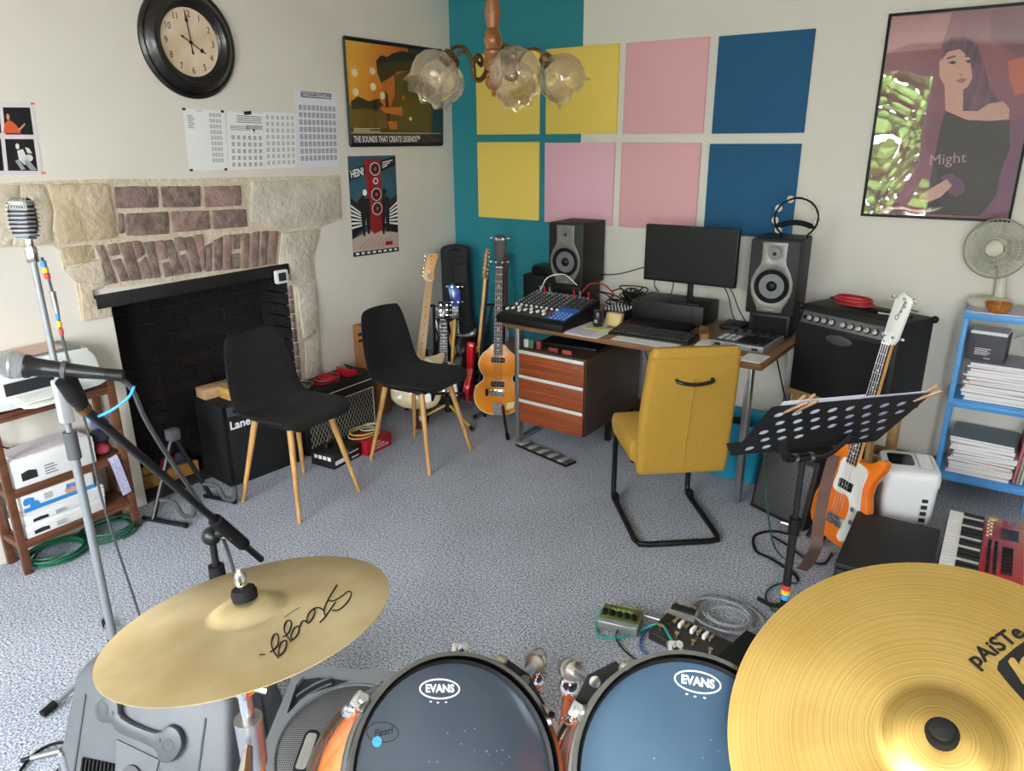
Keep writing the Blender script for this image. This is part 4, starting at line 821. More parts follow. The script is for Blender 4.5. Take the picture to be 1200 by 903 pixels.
MB(fr((aw/2-0.02, -0.006, 0.31), (1, 0, 0), (0, 0, 1))).prism(circ(0.07, 32, ry=0.024), 0, 0.004).obj('badge', mat('badge_grey', '#5b5d60', 0.35, 0.5), am, bevel=0.0015)
MB(tr(aw/2, 0.15, ah)).prism(rrect(0.22, 0.035, 0.012), 0, 0.012).obj('handle', RUBBER, am, bevel=0.004)
for x in (0.0, aw):
    for y in (0.02, adp): MB().ball((x, y, 0.012 if False else ah-0.012), 0.018, 10, 6).obj('corner_cap', BLACK, am)
ss = thing('wooden_stool', 'pale wooden stool carrying the combo amplifier', 'stool', (2.83, -0.45, 0), -24)
PINE = wood('pine', '#c8a06a', '#b0874f', 0)
MB().bx(-0.27, 0.24, -0.13, 0.13, 0.455, AZ).obj('seat', PINE, ss, bevel=0.004)
for x in (-0.22, 0.2):
    for y in (-0.1, 0.1): MB().bx(x-0.02, x+0.02, y-0.02, y+0.02, 0, 0.455).obj('leg', PINE, ss, bevel=0.003)
MB().bx(-0.22, 0.2, -0.11, -0.09, 0.15, 0.19).obj('stretcher', PINE, ss); MB().bx(-0.22, 0.2, 0.09, 0.11, 0.15, 0.19).obj('stretcher', PINE, ss)
REDC = mat('red_cable', '#b3262c', 0.45)
AM = tr(2.545, -0.475, AZ+ah) @ rot(-24)
o = MB(AM).tube(coil((0.2, 0.15, 0.018), 0.085, 5, dz=0.006, jit=0.012, sy=0.62), 0.005, 6).obj('instrument_cable', REDC); tag(o, 'coiled red instrument cable on top of the combo amplifier', 'cable')
o = thing('jack_plug', 'silver jack plug lying beside the red cable coil on the amplifier', 'jack plug', M=AM @ tr(0.36, 0.1, 0.008))
MB().cyl((0, 0, 0), (0.06, 0.02, 0), 0.007, 0.006, 10).obj('sleeve', STEEL, o); MB().cyl((0.06, 0.02, 0), (0.095, 0.032, 0), 0.003, n=8).obj('tip', GOLD, o)
o = thing('guitar_capo', 'small black capo lying near the amplifier top edge', 'capo', M=AM @ tr(0.45, 0.16, 0.0)); MB().bx(-0.04, 0.04, -0.008, 0.008, 0, 0.012).obj('bar', BLACK, o, bevel=0.003); MB().tube([(-0.03, 0, 0.012), (0.0, 0.02, 0.035), (0.05, 0.02, 0.03)], 0.005, 6).obj('spring_arm', STEEL, o)

# ------------------------------------------------------------------ guitars
def guitar(name, label, M, body, bt, neck, head, colours, nst=6, scale_top=None, pickups=(), bridge=None, guard=None, knobs=(), f0=0.46, nutw=0.042, endw=0.056, cat='guitar', heel=None, binding=None, inlays=True, headlogo=None, holes=None, tuner_side='both', group=None):
    """body outline in (x, y) with y along the strings from the tail; neck = (y_body_end, y_nut); head = outline."""
    t = thing(name, label, cat, M=M, group=group); mb_, mn, mf, mh = colours
    MB().prism(body, -bt, 0).obj('body', mb_, t, bevel=0.007, fixn=True)
    if binding: MB().tube([(p[0], p[1], -0.004) for p in body], 0.0035, 6, closed=True).obj('binding', binding, t)
    y0, y1 = neck
    MB().prism([(-endw/2, y0), (endw/2, y0), (nutw/2, y1), (-nutw/2, y1)], -0.012, 0.008).obj('neck', mn, t, bevel=0.004, fixn=True)
    fb = MB().prism([(-endw/2, f0), (endw/2, f0), (nutw/2, y1), (-nutw/2, y1)], 0.008, 0.013).obj('fretboard', mf, t, fixn=True)
    L = (y1-(bridge if bridge else 0.15)); n = 0
    for i in range(1, 22):
        y = y1 - L*(1-2**(-i/12))
        if y < f0+0.004: break
        w_ = nutw+(endw-nutw)*(y1-y)/(y1-f0); MB().box((0, y, 0.0135), (w_, 0.0022, 0.0016)).obj('fret', STEEL, fb)
        if inlays and i in (3, 5, 7, 9, 12, 15, 17, 19): MB().cyl((0, y+0.012, 0.0128), (0, y+0.012, 0.0134), 0.004, n=8).obj('inlay', WHITEINK if inlays is True else inlays, fb)
    MB().prism(head, -0.016, 0.0).obj('headstock', mh, t, bevel=0.002, fixn=True)
    MB().box((0, y1, 0.012), (nutw, 0.005, 0.008)).obj('nut', WHITEINK, t)
    hy0 = y1+0.03; hy1 = max(p[1] for p in head)-0.025; xs = [p[0] for p in head]
    for i in range(nst):
        if tuner_side == 'both': sd = -1 if i % 2 else 1; y = hy0+(hy1-hy0)*(i//2)/(max(1, nst/2-1)); x = sd*0.02
        else: sd = tuner_side; y = hy0+(hy1-hy0)*i/(nst-1); x = sd*0.008+0.0
        MB().cyl((x, y, 0), (x, y, 0.012), 0.005, n=10).obj('tuner_post', CHROME, t)
        xe = sd*(0.052 if nst == 4 else 0.045); MB().cyl((x, y, -0.01), (xe, y, -0.01), 0.0025, n=6).obj('tuner_shaft', CHROME, t); MB().ball((xe, y, -0.01), (0.009, 0.008, 0.004), 10, 6).obj('tuner_key', CHROME, t)
    for (y, w_, h_, m_) in pickups:
        pk = MB().box((0, y, 0.004), (w_, h_, 0.012)).obj('pickup', m_, t, bevel=0.003)
        for k in range(nst): MB().cyl((-w_*0.38+w_*0.76*k/(nst-1), y, 0.01), (-w_*0.38+w_*0.76*k/(nst-1), y, 0.0112), 0.003, n=8).obj('pole', STEEL, pk)
    if bridge: MB().box((0, bridge, 0.006), (0.085, 0.03 if nst == 6 else 0.045, 0.012)).obj('bridge', CHROME, t, bevel=0.002)
    if guard: MB().prism(guard[0], 0.0, 0.003).obj('pickguard', guard[1], t, fixn=True)
    for (x, y, m_) in knobs: MB().lathe([(0.011, 0), (0.0105, 0.012), (0, 0.013)], 14, tr(x, y, 0.002)).obj('knob', m_, t)
    br = bridge if bridge else 0.15
    for k in range(nst):
        u = -1+2*k/(nst-1); MB().tube([(u*endw*0.42, br, 0.017), (u*nutw*0.4, y1, 0.0165), (u*0.018, y1+0.05, 0.008)], 0.0008 if nst == 6 else 0.0011, 4).obj('string', STEEL, t)
    if headlogo: text(headlogo[0], headlogo[1], headlogo[2], t, tr(headlogo[3], headlogo[4], 0.0005) @ rot(headlogo[5]), 'head_logo', shear=0.2)
    return t
def stand_axis(p0, p1, face):
    p0, p1 = Vector(p0), Vector(p1); y = (p1-p0).normalized(); z = Vector(face); z = (z-y*z.dot(y)).normalized(); x = y.cross(z); return fr(p0, x, y)
ORB = mat('orange_lacquer', '#e8751a', 0.2, coat=0.6); MAPLE = wood('maple', '#d9a866', '#c8934f', 1, 10, 0.35); RWD = mat('dark_fretboard', '#3b241a', 0.5, var=0.2, vscale=30)
WHP = mat('white_pickguard', '#e9e7e2', 0.25)
OBODY = sp2([(0, 0), (0.09, 0.006), (0.15, 0.06), (0.165, 0.14), (0.145, 0.22), (0.125, 0.27), (0.13, 0.33), (0.16, 0.39), (0.165, 0.43), (0.14, 0.44), (0.09, 0.405), (0.035, 0.395), (0, 0.4), (-0.035, 0.41), (-0.07, 0.45), (-0.1, 0.495), (-0.135, 0.5), (-0.145, 0.45), (-0.12, 0.36), (-0.115, 0.3), (-0.14, 0.24), (-0.17, 0.15), (-0.16, 0.06), (-0.09, 0.006)], 4)
OHEAD = [(-0.021, 0.9), (0.021, 0.9), (0.034, 0.925), (0.04, 1.0), (0.05, 1.09), (0.042, 1.098), (0.0, 1.115), (-0.03, 1.085), (-0.036, 1.0), (-0.036, 0.93)]
OG = sp2([(-0.05, 0.38), (-0.06, 0.3), (-0.065, 0.24), (-0.03, 0.225), (0.02, 0.23), (0.045, 0.2), (0.05, 0.15), (0.035, 0.09), (0.03, 0.04), (0.06, 0.03), (0.1, 0.07), (0.118, 0.14), (0.1, 0.22), (0.085, 0.29), (0.09, 0.36), (0.05, 0.385)], 3)
guitar('bass_guitar', 'orange electric bass with white pickguard and white headstock behind music stand', stand_axis((2.935, -1.13, 0.03), (3.05, -0.98, 1.14), (-0.6, -0.8, 0.2)), [(x*0.93, y) for x, y in OBODY], 0.042, (0.36, 0.9), OHEAD, (ORB, MAPLE, RWD, WHP), 4, pickups=((0.27, 0.075, 0.04, BLACK),), bridge=0.105, guard=(OG, WHP), knobs=((0.075, 0.19, CHROME), (0.085, 0.135, CHROME)), f0=0.37, headlogo=('Orange', 0.028, INK, 0.012, 1.04, 75))
gs = thing('guitar_stand', 'black tubular guitar stand holding the orange bass', 'guitar stand', (2.98, -1.06, 0), -5)
for sg in (-1, 1):
    MB().tube(spline([(0.0, 0.1, 0.3), (0.1*sg, 0.02, 0.12), (0.14*sg, -0.06, 0.01)], 5), 0.009, 8).obj('leg', BLACKM, gs); MB().tube([(0.05*sg, 0.05, 0.06), (0.07*sg, -0.1, 0.02), (0.07*sg, -0.12, 0.05)], 0.008, 8).obj('arm', BLACKM, gs)
MB().tube([(0, 0.1, 0.3), (0, 0.2, 0.01)], 0.009, 8).obj('rear_leg', BLACKM, gs); MB().cyl((0, 0.1, 0.06), (0, 0.11, 0.62), 0.01, n=10).obj('post', BLACKM, gs)
MB().box((0, 0.09, 0.62), (0.12, 0.05, 0.03)).obj('neck_rest', RUBBER, gs, bevel=0.008)
# brown leather strap hanging down
def ribbon(pts, wv, w_, th, name, m_, parent=None):
    P_ = spline(pts, 8); wv = Vector(wv).normalized(); rings = []
    for i, p in enumerate(P_):
        t_ = (P_[min(i+1, len(P_)-1)]-P_[max(i-1, 0)]).normalized(); s_ = (wv-t_*wv.dot(t_)).normalized(); n_ = t_.cross(s_)
        rings.append([p+s_*w_/2+n_*th/2, p-s_*w_/2+n_*th/2, p-s_*w_/2-n_*th/2, p+s_*w_/2-n_*th/2])
    return MB().loft(rings).obj(name, m_, parent, fixn=True)
def dp(zx, zy, d): return CAM + ray(850+zx/3.011, 400+zy/3.011)*d
STRAP = mat('brown_leather', '#5d4238', 0.6, var=0.15, vscale=20)
o = ribbon([dp(385, 400, 2.95), dp(352, 520, 2.92), dp(330, 640, 2.9), dp(318, 730, 2.88), (2.9, -1.42, 0.05), (2.88, -1.4, 0.01)], (1, 0.3, 0), 0.045, 0.004, 'guitar_strap', STRAP); tag(o, 'brown leather guitar strap hanging beside the orange bass', 'strap')

# ------------------------------------------------------------------ speaker cabinet with mesh grille under it all, blue bin
wc = thing('floor_speaker', 'black floor speaker with perforated metal grille below the combo amplifier', 'speaker', (2.525, -0.935, 0), -24)
MB().prism([(0, 0.0), (0.06, 0.33), (0.27, 0.33), (0.3, 0.0)], 0, 0.31, fr((0, 0, 0), (0, 1, 0), (0, 0, 1))).obj('cabinet', VINYL, wc, bevel=0.008, fixn=True)
def mesh_mat(name, c0, c1, sc):
    M = bpy.data.materials.new(name); M.use_nodes = True; nt = M.node_tree; N = nt.nodes; L = nt.links; b = N['Principled BSDF']; b.inputs['Roughness'].default_value = 0.4; b.inputs['Metallic'].default_value = 0.4
    tc = N.new('ShaderNodeTexCoord'); v = N.new('ShaderNodeTexVoronoi'); v.inputs['Scale'].default_value = sc; v.inputs['Randomness'].default_value = 0.0; v.voronoi_dimensions = '2D'; L.new(tc.outputs['Object'], v.inputs[0])
    rp = N.new('ShaderNodeValToRGB'); rp.color_ramp.interpolation = 'LINEAR'; e = rp.color_ramp.elements; e[0].position = 0.3; e[0].color = lin(c0); e[1].position = 0.42; e[1].color = lin(c1); L.new(v.outputs['Distance'], rp.inputs[0]); L.new(rp.outputs[0], b.inputs['Base Color']); return M
PERF = mesh_mat('perforated_grille', '#0e0e0f', '#6a6a6b', 95.0)
o = MB().bx(0.02, 0.29, 0.025, 0.31, 0, 0.006).obj('grille', PERF, wc, bevel=0.002); o.matrix_basis = fr((0, -0.003, 0), (1, 0, 0), (0, 0.06, 0.33))
bb = thing('storage_tub', 'teal blue plastic tub under the desk end', 'tub', (2.36, -0.6, 0), 0)
tubm = mat('teal_plastic', '#1583a3', 0.4)
rings = [[(p[0], p[1], z) for p in rrect(w_, w_*0.85, 0.03)] for w_, z in ((0.2, 0.0), (0.25, 0.01), (0.3, 0.3), (0.33, 0.3), (0.33, 0.33), (0.295, 0.33), (0.24, 0.02))]
MB().loft(rings).obj('tub', tubm, bb, fixn=True)
tag(MB(tr(2.34, -0.6, 0.04)).ball((0, 0, 0.14), (0.1, 0.09, 0.14), 14, 8).obj('stuffed_bag', mat('dark_cloth', '#23262b', 0.9, bump=0.5, bscale=20)), 'dark cloth bag stuffed inside the teal tub', 'bag')

# ------------------------------------------------------------------ music stand
MSB = mat('music_stand_black', '#151517', 0.5)
BLp, BRp, Up = Vector((2.729, -2.05, 0.742)), Vector((3.106, -1.66, 0.727)), Vector((0.158, -0.125, 0.24))
BRp.z = BLp.z = 0.735; Bv = BRp-BLp; PLW = Bv.length; PLH = 0.315
ms = thing('music_stand', 'black perforated music stand with clothespins seen from behind', 'music stand', (2.915, -1.86, 0))
ML = tr(-2.915, 1.86, 0); PM = fr(BLp, Bv, Up); LP = ML @ PM
holes = []
for j in range(5):
    for i in range(8):
        if j == 0 and 2 <= i <= 5: continue
        if j == 1 and 3 <= i <= 4: continue
        cx = 0.05+(i+0.5*(j % 2))*0.06; cy = 0.04+j*0.055
        if cx < PLW-0.03: holes.append(circ(0.0155, 14, cx, cy))
MB(LP).prism(rrect(PLW, PLH, 0.012, 3, PLW/2, PLH/2), -0.001, 0.001, holes=holes).obj('desk_plate', MSB, ms, smooth=False)
MB(LP).bx(0, PLW, -0.004, 0.002, -0.045, 0.0).obj('ledge', MSB, ms, bevel=0.001)
# brackets from the post head to the plate (on the camera's side, +z of the plate frame)
sgn = 1 if (PM.to_3x3() @ Vector((0, 0, 1))).dot(CAM-BLp) > 0 else -1
for k in (-1, 1): MB(LP).tube(spline([(PLW/2+0.02*k, -0.03, 0.02*sgn), (PLW/2+0.07*k, -0.012, 0.03*sgn), (PLW/2+0.1*k, 0.03, 0.022*sgn), (PLW/2+0.125*k, 0.085, 0.006*sgn)], 5), 0.014, 8, flat=0.45).obj('bracket', MSB, ms)
hd = LP @ Vector((PLW/2, -0.03, 0.02*sgn))
MB(LP).cyl((PLW/2-0.06, -0.03, 0.02*sgn), (PLW/2+0.06, -0.03, 0.02*sgn), 0.013, n=12).obj('hinge', BLACKM, ms)
for k in (-0.03, 0.03): MB(LP).cyl((PLW/2+k-0.006, -0.03, 0.02*sgn), (PLW/2+k+0.006, -0.03, 0.02*sgn), 0.016, n=12).obj('hinge_nut', STEEL, ms)
MB().cyl((hd.x, hd.y, hd.z), (hd.x, hd.y, 0.42), 0.0105, n=12).obj('upper_tube', MSB, ms); MB().cyl((hd.x, hd.y, 0.44), (hd.x, hd.y, 0.04), 0.0145, n=12).obj('lower_tube', MSB, ms)
MB().cyl((hd.x, hd.y, 0.41), (hd.x, hd.y, 0.47), 0.02, n=14).obj('clutch', BLACK, ms); MB().cyl((hd.x-0.045, hd.y, 0.44), (hd.x, hd.y, 0.44), 0.006, n=8).obj('clutch_screw', STEEL, ms)
for a in (10, 130, 250):
    MB().tube(spline([(hd.x, hd.y, 0.12), (hd.x+0.08*cos(R(a)), hd.y+0.08*sin(R(a)), 0.06), (hd.x+0.19*cos(R(a)), hd.y+0.19*sin(R(a)), 0.012)], 4), 0.009, 8).obj('leg', MSB, ms)
for i, c in enumerate(('#d23a3a', '#e3c532', '#2f8fd0')): MB().cyl((hd.x, hd.y, 0.185-i*0.02), (hd.x, hd.y, 0.203-i*0.02), 0.0162, n=12).obj('tape', mat('tape_%d' % i, c, 0.5), ms)
PEG = wood('clothespin_wood', '#c49a78', '#ae8160', 0)
for i, (u, l) in enumerate(((0.075, 'wooden clothespin gripping the music stand edge near the papers'), (0.11, 'second wooden clothespin crossing another on the music stand'), (0.545, 'wooden clothespin on the corner of the music stand by the shredder'))):
    pg = thing('clothespin', l, 'clothespin', M=PM @ tr(min(u, PLW-0.02), PLH-0.012, 0) @ rot((-28, -20, -32)[i]), group='clothespins on the music stand')
    for k in (-1, 1):
        MB(rot(7*k, 'X')).bx(-0.005, 0.005, -0.035, 0.05, 0.002 if k > 0 else -0.008, 0.008 if k > 0 else -0.002).obj('jaw', PEG, pg, bevel=0.001)
    MB().cyl((-0.007, 0.0, 0), (0.007, 0, 0), 0.005, n=8).obj('spring', STEEL, pg)
for i, (u0, u1, h, c, l) in enumerate(((0.03, 0.3, 0.335, '#d8dbe6', 'white music sheet held on the music stand behind a clothespin'), (0.23, 0.525, 0.318, '#cfd4ea', 'bluish music sheet held on the music stand'))):
    o = MB(PM).bx(u0, u1, 0.0, h, (-0.004-0.003*i)*sgn, (-0.0025-0.003*i)*sgn).obj('sheet_music', mat('sheet_%d' % i, c, 0.8), smooth=False); tag(o, l, 'sheet music')

# ------------------------------------------------------------------ paper shredder, black case, red synthesizer
sh = thing('paper_shredder', 'white plastic paper shredder with dark window on top', 'shredder', (3.175, -0.94, 0), 18)
sw, sd_ = 0.2, 0.175; SHW = mat('shredder_white', '#dcdde0', 0.35)
rings = [[(p[0], p[1], z) for p in rrect(w_, d_, 0.03)] for w_, d_, z in ((0.17, 0.15, 0), (0.19, 0.165, 0.004), (0.215, 0.185, 0.32), (0.215, 0.185, 0.335))]
MB().loft(rings).obj('bin', SHW, sh, fixn=True)
rings = [[(p[0], p[1], z+0.012*(p[1]/0.09)) for p in rrect(w_, d_, 0.03)] for w_, d_, z in ((0.222, 0.192, 0.337), (0.224, 0.194, 0.375), (0.215, 0.185, 0.395), (0.19, 0.165, 0.402))]
MB().loft(rings).obj('head', SHW, sh, fixn=True)
MB(tr(-0.035, 0.01, 0.403) @ rot(7, 'X')).prism(rrect(0.1, 0.09, 0.015), 0, 0.003).obj('window', mat('smoke_window', '#1c1d1f', 0.15), sh)
MB(tr(0.058, 0.01, 0.402) @ rot(7, 'X')).prism(rrect(0.06, 0.13, 0.01), 0, 0.003).obj('vent_panel', mat('vent_grey', '#a9aaac', 0.5), sh)
for i in range(8): MB(tr(0.058, 0.01, 0.405) @ rot(7, 'X')).bx(-0.024, 0.024, -0.058+i*0.015, -0.05+i*0.015, 0, 0.003).obj('vent_slat', SHW, sh)
MB(fr((0.06, -0.089, 0.2), (1, 0, 0), (0, 0, 1))).prism(rrect(0.035, 0.16, 0.004), 0, 0.001).obj('label', mat('label_grey', '#c6c8cb', 0.6), sh)
for i in range(5): MB(fr((0.06, -0.09, 0.265-i*0.03), (1, 0, 0), (0, 0, 1))).prism(rrect(0.024, 0.018, 0.003), 0, 0.001).obj('pictogram', INK, sh)
cs = thing('black_case', 'flat topped black case between orange bass and red synthesizer', 'case', (3.185, -1.38, 0), 0)
MB().prism([(-0.15, -0.26), (0.155, -0.25), (0.15, 0.225), (-0.155, 0.22)], 0, 0.2).obj('body', VINYL, cs, bevel=0.008); MB().prism([(-0.152, -0.262), (0.157, -0.252), (0.152, 0.227), (-0.157, 0.222)], 0.203, 0.225).obj('lid', mat('case_lid', '#1b1b1c', 0.65, bump=0.15, bscale=200), cs, bevel=0.006)
kb2 = thing('keyboard_box', 'black box supporting the red synthesizer', 'box', (3.49, -1.17, 0), 0); MB().bx(-0.12, 0.12, -0.26, 0.26, 0, 0.15).obj('body', VINYL, kb2, bevel=0.006); MB().bx(-0.122, 0.122, -0.262, 0.262, 0.11, 0.118).obj('lid_seam', BLACKM, kb2)
sy = thing('synthesizer', 'red compact synthesizer with white and black keys', 'synthesizer', (3.35, -1.45, 0.15), 0)
SYR = mat('synth_red', '#a81427', 0.25, coat=0.4)
MB().bx(0, 0.27, 0, 0.56, 0, 0.05).obj('body', SYR, sy, bevel=0.008); MB().bx(0.13, 0.268, 0.012, 0.548, 0.05, 0.066).obj('panel', SYR, sy, bevel=0.005)
for i in range(19):
    MB().bx(0.004, 0.128, 0.02+i*0.0273, 0.0462+i*0.0273, 0.05, 0.062).obj('white_key', WHITEINK, sy, bevel=0.0015)
for i in range(18):
    if i % 7 in (2, 6): continue
    MB().bx(0.055, 0.128, 0.04+i*0.0273, 0.054+i*0.0273, 0.062, 0.073).obj('black_key', BLACK, sy, bevel=0.002)
for i in range(9):
    for j in range(2): MB().lathe([(0.006, 0.066), (0.005, 0.08), (0, 0.08)], 8, tr(0.155+j*0.022, 0.06+i*0.03, 0)).obj('knob', BLACK, sy)
for i in range(8): MB().box((0.215, 0.08+i*0.028, 0.069), (0.035, 0.012, 0.008)).obj('slider', BLACK, sy)
MB().bx(0.19, 0.25, 0.36, 0.46, 0.066, 0.068).obj('display', mat('synth_display', '#2a1d20', 0.2), sy)
for i in range(10): MB().box((0.145+0.011*(i % 2), 0.36+i*0.017, 0.068), (0.008, 0.01, 0.005)).obj('button', mat('synth_button', '#d7c7a6', 0.5), sy)
MB().lathe([(0.016, 0.066), (0.015, 0.074), (0, 0.075)], 14, tr(0.16, 0.525, 0)).obj('wheel', mat('synth_wheel', '#b7a678', 0.4), sy)

# ------------------------------------------------------------------ blue shelf with its load
SBL = mat('blue_paint', '#4f97d6', 0.45, var=0.08, vscale=12); SX0, SX1, SY0, SY1 = 3.25, 3.66, -0.3, -0.02
sf = thing('blue_shelf', 'narrow blue painted open shelf unit against the back wall', 'shelf', (SX0, SY0, 0), 0)
dx, dy = SX1-SX0, SY1-SY0
for x in (0, dx-0.022):
    for y in (0, dy-0.022): MB().bx(x, x+0.022, y, y+0.022, 0, 0.955).obj('post', SBL, sf, bevel=0.002)
for z in (0.12, 0.505, 0.94):
    MB().bx(0.0, dx, -0.002, 0.016, z-0.03, z).obj('rail', SBL, sf, bevel=0.002); MB().bx(0.0, 0.016, 0.02, dy, z-0.03, z).obj('rail', SBL, sf, bevel=0.002); MB().bx(dx-0.016, dx, 0.02, dy, z-0.03, z).obj('rail', SBL, sf, bevel=0.002)
    MB().bx(0.004, dx-0.004, 0.004, dy-0.004, z, z+0.008).obj('shelf_board', mat('shelf_laminate', '#b8b4c6', 0.4) if z > 0.9 else SBL, sf, bevel=0.001)
rg = random.Random(21); BKC = [mat('book_%d' % i, c, 0.7) for i, c in enumerate(('#d9d5d6', '#c9b7bd', '#e0dfe2', '#b8869a', '#cfd0d8', '#a9a2b0', '#ded6cd', '#c27b7b'))]
NUMW = 'first second third fourth fifth sixth seventh eighth ninth tenth eleventh twelfth thirteenth fourteenth'.split()
def ORD(i, n): return 'topmost' if i == n-1 else 'lowest' if i == 0 else NUMW[i]+' from the bottom'
def booklet(x, y, z, w_, d_, h, m_, label, group, rz=0.0, name='music_book', cat='book'):
    t = thing(name, label, cat, (x, y, z), rz, group)
    MB().bx(-w_/2+0.002, w_/2-0.002, -d_/2+0.002, d_/2-0.002, 0.0012, h-0.0012).obj('pages', PAPER, t)
    MB().bx(-w_/2, w_/2, -d_/2, d_/2, 0, 0.0012).bx(-w_/2, w_/2, -d_/2, d_/2, h-0.0012, h).obj('cover', m_, t); return h
z = 0.513
for i in range(14):
    h = rg.uniform(0.009, 0.018); booklet(SX0+0.21+rg.uniform(-0.01, 0.012), SY0+0.14+rg.uniform(-0.006, 0.006), z, 0.31, 0.235, h, BKC[i % 8], 'pale music book, %s in the stack under the dark card box' % ORD(i, 14), 'music books stacked on the middle shelf', rg.uniform(-4, 4)); z += h+0.0003
o = thing('card_box', 'dark grey card box with small white print on the music book stack', 'box', (SX0+0.125, SY0+0.13, z), -6)
MB().bx(-0.085, 0.075, -0.07, 0.07, 0, 0.13).obj('box', mat('dark_card', '#4a4a4f', 0.7), o, bevel=0.002); MB().bx(-0.08, 0.07, -0.066, 0.066, 0.13, 0.145).obj('white_flap', PAPER, o)
for i in range(4): MB(fr((-0.02, -0.0705, 0.06-i*0.009), (1, 0, 0), (0, 0, 1))).bx(-0.03, 0.035-0.01*(i % 2), 0, 0.003, 0, 0.0006).obj('print_line', WHITEINK, o)
text('••••', 0.02, WHITEINK, o, fr((0.005, -0.0706, 0.016), (1, 0, 0), (0, 0, 1)))
o = thing('white_bracket', 'bent white plastic strip on the music book stack', 'strip', (SX0+0.26, SY0+0.12, z), 0); ribbon([(-0.04, 0, 0.12), (0.0, -0.02, 0.14), (0.03, -0.03, 0.1), (0.035, -0.045, 0.02), (0.04, -0.05, 0.004)], (0, 1, 0.2), 0.035, 0.003, 'strip', WHITE, o)
z = 0.128
for i in range(13):
    h = rg.uniform(0.01, 0.02); m_ = BKC[(i*3) % 8] if i < 12 else mat('grey_green_folder', '#7f9196', 0.6)
    booklet(SX0+0.185+rg.uniform(-0.012, 0.012), SY0+0.14+rg.uniform(-0.006, 0.004), z, 0.27, 0.24, h, m_, 'paper folder, %s in the stack under the grey green folder' % ORD(i, 12) if i < 12 else 'grey green folder topping the stack on the lowest blue shelf', 'folders stacked on the lowest shelf' if i < 12 else None, rg.uniform(-5, 5), 'paper_folder', 'folder'); z += h+0.0003
for i, (c, l) in enumerate((('#b0606a', 'pink binder leaning at the end of the lowest blue shelf'), ('#9a9a86', 'olive folder leaning behind the pink binder'), ('#c7c2ba', 'pale folder leaning between the leaning binder and post'))):
    o = MB(tr(SX0+0.332+i*0.015, SY0+0.145, 0.1295) @ rot(3, 'Y')).bx(-0.006, 0.006, -0.12, 0.12, 0.002, 0.26).obj('binder', mat('binder_%d' % i, c, 0.6), bevel=0.002); tag(o, l, 'binder')
# fan and bowl on top
FC = mat('fan_cream', '#c9c5b4', 0.45); fx, fy, fz = 3.345, -0.115, 0.9485
fn = thing('desk_fan', 'cream desk fan with round wire guard on the blue shelf', 'fan', (fx, fy, fz), 0)
MB().lathe([(0.0, 0), (0.095, 0), (0.1, 0.01), (0.09, 0.028), (0.06, 0.04), (0.0, 0.043)], 32, sy=0.9).obj('base', FC, fn)
hub = Vector((-0.02, -0.03, 0.275)); FM = fr(hub, (0.9, -0.2, 0), (0, 0.08, 1)); 
MB().tube([(0.03, 0.03, 0.03), (0.02, 0.03, 0.15), (0.0, 0.03, 0.24)], [0.028, 0.02, 0.024], 12).obj('neck', FC, fn)
fwd = (FM.to_3x3() @ Vector((0, 0, 1)))
FM = FM if fwd.dot(CAM-Vector((fx, fy, fz))) > 0 else FM @ rot(180, 'Y')
MB(FM).cyl((0, 0, -0.09), (0, 0, -0.01), 0.045, 0.05, 20).obj('motor', FC, fn, bevel=0.008)
mb = MB(FM)
for sg in (1, -1):
    for r_, z_ in ((0.135, 0.0), (0.12, 0.02), (0.1, 0.03), (0.075, 0.036), (0.05, 0.04)): mb.tube([(r_*cos(a*pi/20), r_*sin(a*pi/20), z_*sg+0.01) for a in range(40)], 0.0016 if r_ < 0.13 else 0.004, 4, closed=True)
    for k in range(44):
        a = 2*pi*k/44; mb.tube([(0.035*cos(a), 0.035*sin(a), 0.041*sg+0.01), (0.1*cos(a+0.1), 0.1*sin(a+0.1), 0.03*sg+0.01), (0.135*cos(a+0.16), 0.135*sin(a+0.16), 0.01)], 0.0011, 3, caps=False)
tag(mb.obj('wire_guard', FC, fn), kind='stuff')
MB(FM).lathe([(0.0, 0.058), (0.03, 0.056), (0.036, 0.05), (0.036, 0.044), (0, 0.044)], 24).obj('guard_cap', FC, fn)
for k in range(3):
    vs = []; fs = []; n1, n2 = 8, 6
    for i in range(n1+1):
        r_ = 0.022+0.098*i/n1
        for j in range(n2+1): a = 2*pi*k/3+(-0.5+j/n2)*(0.75+0.35*sin(pi*i/n1)); vs.append((r_*cos(a), r_*sin(a), 0.008+0.03*(j/n2-0.5)))
    for i in range(n1):
        for j in range(n2): a = i*(n2+1)+j; fs.append((a, a+n2+1, a+n2+2, a+1))
    MB(FM).add(vs, fs).add([(v[0], v[1], v[2]-0.002) for v in vs], [f[::-1] for f in fs]).obj('blade', mat('fan_blade', '#a5a596', 0.35), fn)
bo = thing('wooden_bowl', 'small turned orange wood bowl beside the fan', 'bowl', (3.378, -0.272, fz), 0)
MB().lathe([(0.0, 0.0), (0.032, 0.0), (0.05, 0.02), (0.056, 0.045), (0.053, 0.047), (0.046, 0.024), (0.03, 0.008), (0.0, 0.006)], 32).obj('bowl', wood('bowl_wood', '#c07a35', '#9a5a20', 2, 20, 0.35), bo)
